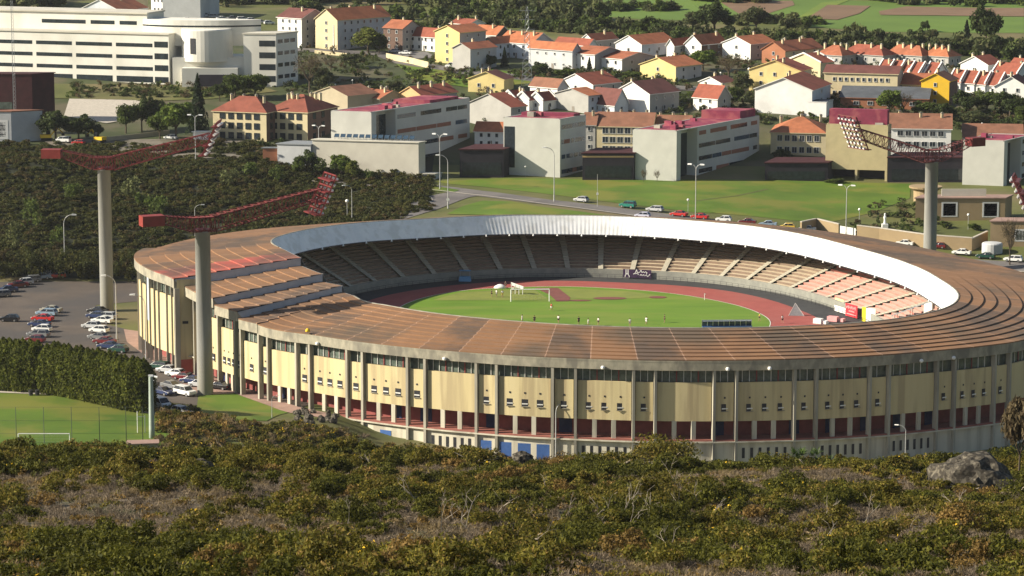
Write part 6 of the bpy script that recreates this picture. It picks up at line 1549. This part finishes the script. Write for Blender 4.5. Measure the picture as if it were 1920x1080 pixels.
def build_trees():
    used = set(); rr = random.Random(5)
    T = [(690, 100, 66, 46, 'spring', 'big round spring green tree beside the long orange roofed block'), (711, 101, 34, 38, 'dark', 'darker tree growing into the big round spring green one'), (580, 178, 62, 82, 'bare', 'tall bare brown tree at the end of the office wing'), (604, 180, 40, 50, 'olive', 'small dull tree at the foot of the tall bare one'),
         (372, 252, 54, 106, 'conifer', 'tall dark conifer before the office porch'), (440, 186, 60, 50, 'mid', 'green tree before the office porch, left of a similar one'), (478, 184, 56, 48, 'mid', 'green tree under the office wing'), (412, 190, 34, 36, 'dark', 'dark shrubby tree between conifer and office porch'),
         (236, 250, 44, 52, 'mid', 'slender green tree leftmost in the roadside clump below the offices'), (266, 248, 40, 60, 'dark', 'dark tree in the roadside clump below the offices'), (292, 244, 38, 56, 'dark', 'dark tree right of centre in the roadside clump'), (330, 262, 64, 66, 'round', 'bright green tree at the right of the roadside clump'), (300, 262, 40, 46, 'mid', 'low green tree before the dark ones of the roadside clump'),
         (105, 264, 60, 52, 'dark', 'dark bushy tree between maroon building and works yard'), (148, 264, 50, 44, 'dark', 'dark bushy tree over the white works van'), (88, 250, 30, 36, 'dark', 'small dark tree against the maroon building'), (180, 262, 26, 26, 'olive', 'small olive tree right of the white works van'),
         (1105, 138, 20, 30, 'conifer', 'small pointed conifer before the white house'), (946, 126, 22, 36, 'conifer', 'dark conifer before the blue shaded house'), (920, 128, 26, 26, 'dark', 'dark garden tree left of the blue shaded house'), (1010, 140, 40, 24, 'dark', 'garden shrub tree below the power pylon'), (1060, 146, 44, 18, 'mid', 'garden trees below the long pale house'), (1185, 150, 40, 18, 'mid', 'low green tree right of the low white house'),
         (1318, 132, 56, 40, 'round', 'light green tree between brown house and yellow gable'), (1366, 150, 62, 52, 'bare', 'brown leafless tree beside the curved town street'), (1392, 180, 40, 40, 'olive', 'dull tree on the slope left of the big yellow house'), (1372, 200, 46, 40, 'mid', 'green tree behind the tall white chimney stack'), (1410, 205, 36, 34, 'olive', 'olive tree left of the blank white gable'),
         (1340, 66, 76, 62, 'dark', 'large dark tree standing out of the wood below the fields'), (1418, 60, 60, 44, 'olive', 'pale brown tree left of the striped fields'), (1848, 92, 56, 80, 'dark', 'tall dark tree over the terraced houses at the field edge'), (1812, 84, 30, 44, 'conifer', 'dark pointed tree left of the tall one at the field edge'), (1735, 60, 20, 22, 'dark', 'lone small dark tree standing in the green field'),
         (1667, 218, 56, 52, 'round', 'green tree before the slate roofed brick hall'), (1694, 216, 40, 44, 'bare', 'brown tree leaning on the green one before the brick hall'), (1733, 218, 48, 30, 'mid', 'green bush tree under the bright yellow house'), (1770, 222, 50, 30, 'dark', 'dark tree under the bright yellow wall'), (1812, 214, 52, 44, 'dark', 'dark tree below the terraced houses'), (1850, 212, 56, 44, 'mid', 'green tree below the last terraced house'), (1893, 222, 60, 50, 'dark', 'dark tree under the white end house'), (1918, 236, 50, 40, 'mid', 'green tree at the edge of the view under the white end house'), (1830, 240, 60, 30, 'olive', 'olive bushy tree on the waste ground right of the brown roof'), (1878, 246, 50, 26, 'dark', 'dark bushy tree on the waste ground above the brown roof'),
         (1467, 300, 36, 22, 'dark', 'dark bush before the orange hipped block'), (1893, 497, 42, 92, 'bare', 'bare brown street tree at the edge of the view'), (1500, 217, 14, 10, 'bush', 'small green bush against the white annex'), (1522, 219, 14, 10, 'bush', 'second green bush against the white annex'),
         (640, 332, 46, 44, 'round', 'light green sapling beside the near lamp frame'), (662, 338, 30, 36, 'spring', 'pale sapling before the white hall'), (574, 326, 50, 44, 'dark', 'dark bushy tree before the brick wall'), (1163, 336, 14, 22, 'bare', 'tiny bare sapling before the dark link building'), (1207, 341, 14, 26, 'bare', 'bare sapling leftmost against the pale slab end'), (1232, 341, 14, 24, 'bare', 'bare sapling at the right of the pale slab end'), (1750, 420, 30, 20, 'mid', 'garden shrub left of the floodlight column'), (1775, 428, 26, 16, 'bush', 'green garden bush right of the floodlight column'), (1830, 432, 30, 16, 'bush', 'green garden bush under the stone house window'), (1565, 342, 40, 10, 'bush', 'low shrub under the cream block on pillars'), (740, 186, 40, 34, 'olive', 'dull tree on the bend left of the field'), (700, 182, 44, 30, 'dark', 'dark tree on the bend right of the bare tree'), (660, 128, 50, 26, 'olive', 'brownish hedge tree on the bank below the round tree'), (620, 132, 40, 28, 'bare', 'brown bush tree on the bank left of the round tree'), (1300, 60, 44, 36, 'olive', 'olive tree left of the large dark one by the wood'), (1120, 60, 50, 30, 'mid', 'green tree behind the shaded orange roof'), (860, 40, 50, 30, 'dark', 'dark tree behind the small white house')]
    for px, py, w, h, k, l in T:
        p = G(px, py); s = scale_at(p); o = place(tree_proto(k), used, p-Vector((0, 0, .2)), rr.uniform(0, 6.28), l); f = 1.3 if px < 345 and 240 < py < 265 else 1.12; w, h = w*f, h*(1.15 if f > 1.2 else 1.04)
        o['category'] = 'bush' if k == 'bush' else 'tree'
        o.scale = (w/s, w/s, h/s*1.03)
def crowns(rng, spots, n, ls, mats, mi, blobs=10, jit=.75):
    """spots: (x, y, z, spread, height)"""
    out = []
    for x, y, z, w, h in spots:
        C = clumpy(rng, n, w/2, h, blobs, 0, .36)+np.array([x, y, z, 0, 0, 0]); out.append((tris(C, ls*min(1.6, max(.7, w/7)), rng, .5, 0, jit), int(rng.choice(mi))))
    return out
def build_stuff():
    rng = np.random.default_rng(11)
    # woods behind the town
    spots = []
    for line, n, hgt in ((((560, 60), (760, 66), (900, 44), (1100, 62), (1300, 88), (1440, 90), (1560, 88), (1700, 100), (1920, 110)), 130, 7), (((560, 20), (800, 36), (1000, 40), (1160, 54), (1300, 72), (1420, 80), (1560, 76), (1800, 90), (1920, 102)), 110, 7), (((560, 2), (760, 6), (900, 18), (1020, 34), (1130, 44)), 60, 11), (((1600, -6), (1700, 6), (1920, 10)), 26, 9), (((0, 22), (90, 14), (110, 6)), 22, 12), (((400, 8), (560, 6), (700, -14)), 40, 11), (((1000, 6), (1250, 22)), 18, 6), (((1310, 4), (1430, 0)), 12, 8), (((1380, 44), (1530, 48)), 12, 6)):
        for k in range(n):
            t = k/(n-1)*(len(line)-1); i = min(int(t), len(line)-2); f = t-i
            p = G(line[i][0]+(line[i+1][0]-line[i][0])*f+rng.uniform(-6, 6), line[i][1]+(line[i+1][1]-line[i][1])*f+rng.uniform(-5, 5))
            w = rng.uniform(6, 12); spots.append((p.x, p.y, p.z-1.5, w, hgt*rng.uniform(.6, 1.15)))
    o = link('wood', tri_mesh('wood', crowns(rng, spots, 420, .85, None, [0, 0, 1, 2, 3]), ['wood_leaf', 'leaf_dark', 'leaf_mid', 'wood_leaf_pale'])); o['kind'] = 'stuff'
    # scrub on the hill behind the car park
    spots, low = [], []
    while len(spots) < 4000:
        x, y = rng.uniform(-180, -22), rng.uniform(748, 886)
        px, py = proj((x, y, gh(x, y)))
        lim = 745+max(0, (x+70))*.95
        if y < lim or px < -30 or px > 805 or (y > 862 and px < 420 and rng.random() < .4): continue
        if px > 560 and y > 872-(px-560)*.10: continue
        d = mnoise.noise((x*.06, y*.05, 2.2))
        h = rng.uniform(.9, 2.3)*(1.0+.5*d); 
        if y < lim+14 and px < 560: h = rng.uniform(4.5, 8.5)
        spots.append((x, y, gh(x, y)-.4, rng.uniform(3.0, 6.0), h))
    o = link('hill_scrub', tri_mesh('hill_scrub', crowns(rng, spots, 250, .42, None, [0, 0, 0, 1, 1, 2], 6, .3), ['scrub_dark', 'scrub_olive', 'scrub_brown'])); o['kind'] = 'stuff'
    sp = []
    for px, py, w, h in ((430, 350, 40, 40), (470, 340, 40, 36), (520, 345, 30, 40), (250, 380, 50, 50), (275, 400, 50, 44), (140, 380, 46, 40), (60, 430, 50, 60), (30, 470, 40, 60), (110, 470, 40, 50), (300, 410, 44, 50), (600, 330, 36, 36), (690, 340, 30, 22), (560, 330, 30, 34)):
        p = G(px, py); s = scale_at(p); sp.append((p.x, p.y, p.z, w/s, h/s))
    o = link('hill_saplings', tri_mesh('hill_saplings', crowns(rng, sp, 420, .5, None, [0, 0, 1], 12), ['leaf_mid', 'wood_leaf_pale'])); o['kind'] = 'stuff'
    # verge shrubs in the town and along the office bank
    sp = []
    for x0, x1, y0, y1, n in ((110, 480, 160, 184, 170), (740, 1060, 134, 150, 60), (640, 900, 108, 132, 30), (960, 1240, 138, 148, 60), (1560, 1760, 205, 216, 30), (1780, 1920, 205, 245, 60), (700, 880, 176, 200, 30), (1330, 1440, 170, 225, 30), (520, 700, 100, 130, 40), (1380, 1560, 222, 238, 26), (1590, 1760, 420, 440, 24), (1630, 1720, 385, 410, 24), (640, 790, 318, 326, 20), (570, 740, 132, 180, 60), (900, 960, 150, 235, 30), (1010, 1160, 136, 146, 50), (1120, 1240, 148, 168, 40), (1200, 1400, 108, 124, 60), (1250, 1420, 176, 232, 70), (1340, 1450, 120, 165, 40), (1540, 1600, 150, 215, 40), (1780, 1920, 180, 250, 60), (480, 640, 272, 296, 40), (560, 760, 84, 100, 20), (1000, 1340, 150, 175, 60), (1180, 1330, 176, 200, 40), (880, 1010, 176, 240, 40), (1440, 1560, 140, 160, 30), (500, 620, 130, 175, 40), (760, 880, 130, 160, 40), (1430, 1920, 112, 132, 90), (1200, 1440, 90, 104, 50), (1540, 1700, 186, 202, 30)):
        for k in range(n):
            p = G(rng.uniform(x0, x1), rng.uniform(y0, y1)); sp.append((p.x, p.y, p.z-.3, rng.uniform(1.8, 4.6), rng.uniform(.9, 3.2)))
    o = link('verge_shrubbery', tri_mesh('verge_shrubbery', crowns(rng, sp, 90, .5, None, [0, 1, 2, 3], 5), ['leaf_dark', 'leaf_mid', 'wood_leaf', 'twig_brown'])); o['kind'] = 'stuff'
    # conifer hedges of the sports field
    def hedge(a, b, label, n):
        a, b = Vector(a), Vector(b); st = thing('hedge', label, 'hedge', (a.x, a.y, gh(a.x, a.y)), 0, 'conifer hedges of the terrace field'); V = []; tk = MB()
        for k in range(n):
            p = a.lerp(b, (k+.3)/n); z = gh(p.x, p.y)
            for row in (0, 1):
                x, y = p.x+row*.6+rng.uniform(-.3, .3), p.y+row*2.2+rng.uniform(-.3, .3); h = rng.uniform(9.9, 10.5); m = 2600
                zz = rng.uniform(.02, 1, m); an = rng.uniform(0, 6.283, m); r = 2.5*np.clip(1.5*(1-zz**3.2), 0, 1)*(.92+.08*np.sin(an*3+zz*9+k))*rng.uniform(.78, 1.05, m)
                C = np.stack([x+np.cos(an)*r-st.location.x, y+np.sin(an)*r-st.location.y, z+.2+zz*h-st.location.z, np.cos(an), np.sin(an), np.maximum(0, zz-.75)*3], 1); V.append((tris(C, .38, rng, .4, .8), 0))
                tk.tube((x-st.location.x, y-st.location.y, -.5), (x-st.location.x, y-st.location.y, 5), .16, .1, 6)
        link('foliage', tri_mesh('foliage', V, ['hedge_leaf']), st); tk.build('trunk', 'trunk', st)
    hedge((-118, 583), (-96.5, 576.5), 'conifer hedge at the left edge, up to the gap with the bins', 14)
    hedge((-94.5, 575.5), (-73.3, 562), 'long conifer hedge from the gap to the light mast, casting shade on cars', 17)
    # gorse and heath
    V = []
    def bush(x, y, R_, H_, n, kind, ls):
        z = gh(x, y); C = clumpy(rng, n, R_, H_*1.15, int(rng.integers(5, 10)), -.15*H_, .40)+np.array([x, y, z, 0, 0, 0]); C[:, 2] = np.maximum(C[:, 2], z+.02)
        V.append((tris(C[:, :3] if kind in (3, 4) else C, ls*(1.7 if kind in (3, 4) else 1), rng, .11 if kind in (3, 4) else .42, .9 if kind in (3, 4) else .5), kind))
        if kind in (0, 1) and rng.random() < .07:
            Fc = C[(C[:, 2] > z+H_*.55)]
            if len(Fc): Fc = Fc[rng.integers(0, len(Fc), min(len(Fc), int(rng.integers(3, 9))))][:, :3]+np.array([0, 0, .08]); V.append((tris(Fc, ls*.75, rng, .6), 5))
    y = 112.0                                  # low grey heath everywhere
    while y < 336:
        w = .186*y+4; stp = 1.15+y*.0022; x = -w
        while x < w:
            xx, yy = x+rng.uniform(-.6, .6), y+rng.uniform(-.6, .6); t = rng.random()
            kind = 3 if t < .58 else (4 if t < .76 else (2 if t < .88 else 1))
            bush(xx, yy, rng.uniform(.8, 1.5), rng.uniform(.25, .7), 150 if kind > 2 else 110, kind, .15); x += stp*rng.uniform(.75, 1.25)
        y += stp*.95
    y = 114.0                                  # gorse mounds in loose drifts
    while y < 338:
        w = .186*y+5; stp = 2.0; x = -w
        while x < w:
            xx, yy = x+rng.uniform(-1.1, 1.1), y+rng.uniform(-1.1, 1.1)
            a = mnoise.noise((xx*.055, yy*.034, 4.0))+.5*mnoise.noise((xx*.15, yy*.10, 9.0)); b = mnoise.noise((xx*.07+30, yy*.06, 14.0))
            if rng.random() < (.34 if yy < 245 else .62)-a*1.25:
                R_ = rng.uniform(.8, 1.5)*(1.55 if rng.random() < .22 else 1); H_ = R_*rng.uniform(.75, 1.15)
                kind = 0 if b > -.05 else 1
                if rng.random() < .25: kind = int(rng.choice([0, 1, 1, 2]))
                bush(xx, yy, R_, H_, int(290*R_*R_+70), kind, .145 if yy < 240 else .17)
            x += stp*rng.uniform(.8, 1.2)
        y += stp*.9
    # scattered extra height on the crest
    for px, R_, H_ in ((30, 2.0, 1.8), (110, 1.6, 1.5), (195, 2.4, 2.3), (330, 1.8, 1.4), (450, 1.8, 1.6), (560, 2.0, 1.7), (640, 2.0, 2.0), (720, 2.2, 1.9), (800, 2.2, 2.1), (880, 2.0, 1.8), (1085, 2.0, 1.9), (1140, 2.0, 2.2), (1420, 1.9, 1.7), (1470, 1.6, 1.7), (1590, 1.2, .9), (1740, 1.4, 1.2), (1900, 2.0, 1.8)):
        yy = rng.uniform(278, 300); x = (px-960)/5400*yy*1.012; bush(x, yy, R_*1.1, H_*1.25, int(520*R_), int(rng.choice([0, 0, 1, 1])), .2)
    # shrubs on the bank below the main stand
    for k in range(1300):
        x, yy = rng.uniform(-74, -22), rng.uniform(480, 576)
        px, py = proj((x, yy, gh(x, yy)))
        if px < 295 or px > 655 or yy > 556+(px-300)*-.02+(14 if px < 420 else 0)+ (0 if px < 520 else 6): continue
        if 372 < px < 540 and py < 782: continue
        bush(x, yy, rng.uniform(1.0, 2.0), rng.uniform(.9, 2.0), 130, int(rng.choice([0, 1, 1, 2, 4])), .36)
    # foot of the stadium wall
    for k in range(260):
        px = rng.uniform(640, 1920); p = atz(px, rng.uniform(862, 900), -1.5); 
        if 1400 < px < 1720 and rng.random() < .8: continue
        bush(p.x, p.y, rng.uniform(.8, 1.6), rng.uniform(.6, 1.3), 90, int(rng.choice([1, 2, 3, 4])), .34)
    o = link('gorse_heath', tri_mesh('gorse_heath', V, ['gorse_dark', 'gorse_olive', 'gorse_rust', 'twig_grey', 'twig_tan', 'flower'])); o['kind'] = 'stuff'
    # tangled dead twigs
    mb = MB(); rr = random.Random(9)
    def twig(p, d, L_, r, depth):
        q = p+d*L_; mb.tube(p, q, r, r*.7, 4)
        if depth:
            for _ in range(rr.choice((1, 2, 2, 3))): twig(q, (d+Vector((rr.uniform(-.9, .9), rr.uniform(-.7, .7), rr.uniform(-.35, .6)))).normalized(), L_*rr.uniform(.55, .9), r*.65, depth-1)
    for px, py, k in ((1175, 985, 5), (1195, 960, 4), (1215, 1000, 5), (1085, 1000, 4), (1145, 1010, 4), (1010, 985, 3), (1060, 935, 3), (400, 850, 3), (395, 838, 3), (855, 985, 4), (830, 1000, 3), (900, 1000, 4), (800, 950, 3), (1300, 985, 4), (1340, 960, 3), (1250, 935, 4), (1560, 975, 3), (1600, 1000, 3), (1735, 1005, 3), (1770, 975, 3), (940, 965, 3), (620, 1000, 2), (200, 1040, 2), (1240, 1050, 3), (1500, 1040, 3), (1030, 1050, 2), (700, 890, 3), (500, 860, 3)):
        p = GN(px, py)
        for j in range(max(1, k-2)): twig(p+Vector((rr.uniform(-1.2, 1.2), rr.uniform(-1, 1), .1)), Vector((rr.uniform(-.8, .8), rr.uniform(-.5, .2), rr.uniform(.5, 1))).normalized(), rr.uniform(.7, 1.3), .045, 3)
    o = mb.build('dead_twigs', 'bare_wood'); o['kind'] = 'stuff'

def rock(name, label, cat, p, dims, seed, rz=0.0, mat='rock', group=None):
    bm = bmesh.new(); bmesh.ops.create_icosphere(bm, subdivisions=4, radius=1.0)
    for v in bm.verts:
        c = v.co.copy(); d = .22*mnoise.noise(c*1.3+Vector((seed, 0, 0)))+.12*mnoise.noise(c*3.1+Vector((0, seed, 0)))+.05*mnoise.noise(c*8+Vector((seed, 1, 0)))
        k = mnoise.cell(c*1.9+Vector((seed, seed, 0)))*.10
        v.co = c*(1+d+k); v.co.z = max(v.co.z, -.35)
        v.co = Vector((v.co.x*dims[0]/2, v.co.y*dims[1]/2, v.co.z*dims[2]*.75))
    me = bpy.data.meshes.new(name); bm.to_mesh(me); bm.free(); me.materials.append(MATS[mat])
    o = link(name, me); o.location = p; o.rotation_euler = (0, 0, rz); return tag(o, label, cat, group)
def mound(name, label, p, blobs, mat, R_, H_, n, ls, cat='gorse bush'):
    rng = np.random.default_rng(int(abs(p.x)*10)+3); st = thing(name, label, cat, p)
    C = clumpy(rng, n, R_, H_*1.1, blobs, -.1*H_, .33); C[:, 2] = np.maximum(C[:, 2], 0)
    link('foliage', tri_mesh('foliage', [(tris(C, ls, rng, .42, .5), 0)], [mat]), st)
    mb = MB()
    for k in range(14):
        a = rng.uniform(0, 6.28); m = Vector((R_*.3*math.cos(a), R_*.3*math.sin(a), H_*.35)); mb.tube((0, 0, -.2), m, .09, .06, 5); mb.tube(m, Vector((R_*.8*math.cos(a+.3), R_*.8*math.sin(a+.3), H_*rng.uniform(.4, .8))), .06, .02, 5)
    mb.build('stem', 'bare_wood', st); return st
def build_foreground_things():
    p = GN(1832, 925); rock('boulder', 'large rounded lichen grey boulder among the gorse, before the shaded stadium wall', 'boulder', p+Vector((0, 2.2, .1)), (7.6, 5.4, 4.0), 3.1)
    for dx, R_, H_ in ((-3.4, 1.5, 1.3), (3.6, 1.7, 1.6), (-1.2, 1.6, 1.0), (1.6, 1.4, .9)): q = p+Vector((dx, -1.2+abs(dx)*.5, 0)); q.z = gh(q.x, q.y); mound('gorse_clump', {-3.4: 'gorse clump hugging the left side of the large boulder', 3.6: 'gorse clump hugging the right side of the large boulder', -1.2: 'low gorse clump in front of the large boulder', 1.6: 'second low gorse clump in front of the large boulder'}[dx], q, 9, 'gorse_olive', R_, H_, 900, .18)
    p = GN(1718, 905); rock('stone', 'small pale flat stone left of the large boulder', 'stone', p+Vector((0, 0, .2)), (2.6, 1.6, .9), 7.7)
    p = GN(372, 890); rock('stone', 'pale slab of rock poking out of the heath below the terrace field', 'stone', p+Vector((0, 0, .7)), (2.4, 1.4, .9), 5.2)
    p = GN(978, 862); rock('stone', 'pale stone at the gorse crest under the blue gates', 'stone', p+Vector((0, 0, .9)), (2.2, 1.3, 1.2), 4.2)
    rr = random.Random(4)
    for k in range(26):
        px, py = rr.uniform(556, 632), rr.uniform(770, 797)
        if py < 770+(px-556)*.12 or px > 640: continue
        q = G(px, py); rock('rubble_stone', 'rough grey stone in the rockery at the end of the grass bank', 'stone', q+Vector((0, 0, .3)), (rr.uniform(1.0, 2.0), rr.uniform(.9, 1.4), rr.uniform(.7, 1.3)), k*1.7, rr.uniform(0, 3), 'rock', 'stones of the rockery')
    p = GN(1250, 893); mound('gorse_mound', 'tall wide gorse mound rising in front of the stadium columns', p+Vector((0, 1, 0)), 34, 'gorse_olive', 4.8, 4.3, 5200, .2)
    p = GN(1150, 893); mound('gorse_mound', 'lower gorse mound left of the tall wide one', p, 20, 'gorse_olive', 3.0, 2.6, 2600, .2)
    p = GN(895, 880); mound('gorse_mound', 'gorse mound reaching up to the blue gates', p, 24, 'gorse_olive', 3.0, 2.4, 2600, .2)
    p = GN(766, 940); mound('green_bush', 'bright green low bush amid dull gorse, left of a smaller one', p, 12, 'gorse_bright', 1.5, 1.3, 1400, .13, 'bush')
    p = GN(833, 932); mound('green_bush', 'smaller bright green bush right of the other', p, 10, 'gorse_bright', 1.1, 1.3, 1000, .13, 'bush')
    # spiky plant on the crest
    p = GN(1910, 905); o = tree_proto('olive_edge'); o.location = p; o.scale = (3.4, 3.4, 8.6); o['label'] = 'brownish tree at the very edge of the view, before the shaded stadium wall'
    p = GN(1520, 888)+Vector((0, 0, .5)); st = thing('spiky_plant', 'spiky plant with long glossy green leaves on the gorse crest', 'plant', p); rng = np.random.default_rng(2); mb = MB()
    for h in range(9):
        c = Vector((rng.uniform(-2.0, 2.0), rng.uniform(-.8, .8), rng.uniform(.5, 1.7)))
        for k in range(26):
            a = rng.uniform(0, 6.28); e = rng.uniform(.1, 1.3); L_ = rng.uniform(.7, 1.2); d = Vector((math.cos(a)*math.cos(e), math.sin(a)*math.cos(e), math.sin(e))); s = d.cross(Vector((0, 0, 1))).normalized()*.06
            m = c+d*L_*.6; q = c+d*L_-Vector((0, 0, .15)); mb.add([c-s, c+s, m+s, m-s, q], [(0, 1, 2, 3), (3, 2, 4)])
    LEAF('blade', (.04, .07, .015), (.13, .19, .05), None, .4); mb.build('foliage', 'blade', st); mb = MB()
    for k in range(6): mb.tube((rng.uniform(-.5, .5), 0, -.2), (rng.uniform(-1.6, 1.6), rng.uniform(-.5, .5), 1.0), .12, .08, 6)
    mb.build('stem', 'bare_wood', st)

# ---------------------------------------------------------------- light
def build_haze():
    m = bpy.data.materials.new('haze_air'); m.use_nodes = True; N, L = m.node_tree.nodes, m.node_tree.links
    N.remove(N['Principled BSDF']); v = N.new('ShaderNodeVolumePrincipled'); v.inputs['Color'].default_value = (.90, .93, .97, 1); v.inputs['Density'].default_value = HAZE; v.inputs['Anisotropy'].default_value = .2
    L.new(v.outputs[0], N['Material Output'].inputs['Volume'])
    mb = MB(); mb.hexa([(-4300, -500, -6), (4300, -500, -6), (4300, 4300, -6), (-4300, 4300, -6), (-4300, -500, 720), (4300, -500, 720), (4300, 4300, 720), (-4300, 4300, 720)])
    o = mb.build('haze', m); o['kind'] = 'stuff'
HAZE = .00003
def build_light():
    w = bpy.data.worlds.new('World'); sc.world = w; w.use_nodes = True; N, L = w.node_tree.nodes, w.node_tree.links
    sky = N.new('ShaderNodeTexSky'); sky.sky_type = 'NISHITA'; sky.sun_disc = False
    EL, AZ = 28.0, 6.5
    sky.sun_elevation = R(EL); sky.sun_rotation = R(270-AZ); sky.air_density = 1.0; sky.dust_density = 1.2; sky.ozone_density = 1.0
    L.new(sky.outputs['Color'], N['Background'].inputs['Color']); N['Background'].inputs['Strength'].default_value = SKY
    ld = bpy.data.lights.new('sun', 'SUN'); ld.energy = SUN; ld.angle = R(.5); ld.color = (1.0, .91, .75)
    lo = bpy.data.objects.new('sun', ld); COL.objects.link(lo)
    to = Vector((-math.cos(R(AZ))*math.cos(R(EL)), -math.sin(R(AZ))*math.cos(R(EL)), math.sin(R(EL))))
    lo.rotation_euler = to.to_track_quat('Z', 'Y').to_euler(); lo.location = (-200, 300, 300)
    vs = sc.view_settings; vs.view_transform = 'Standard'; vs.look = 'None'; vs.exposure = EXPO; vs.gamma = 1.0
SKY, SUN, EXPO = .055, 5.0, .97

mats_basic(); stadium_mats(); bld_mats(); veg_mats()
build_terrain(); build_arena(); build_stadium(); build_towers(); build_cars(); build_lamps(); build_people(); build_pitch_things()
build_houses(); build_offices(); build_trees(); build_stuff(); build_foreground_things(); build_light(); build_haze()
sc.cycles.max_bounces = 6; sc.cycles.diffuse_bounces = 3; sc.cycles.glossy_bounces = 2; sc.cycles.transmission_bounces = 2; sc.cycles.transparent_max_bounces = 4
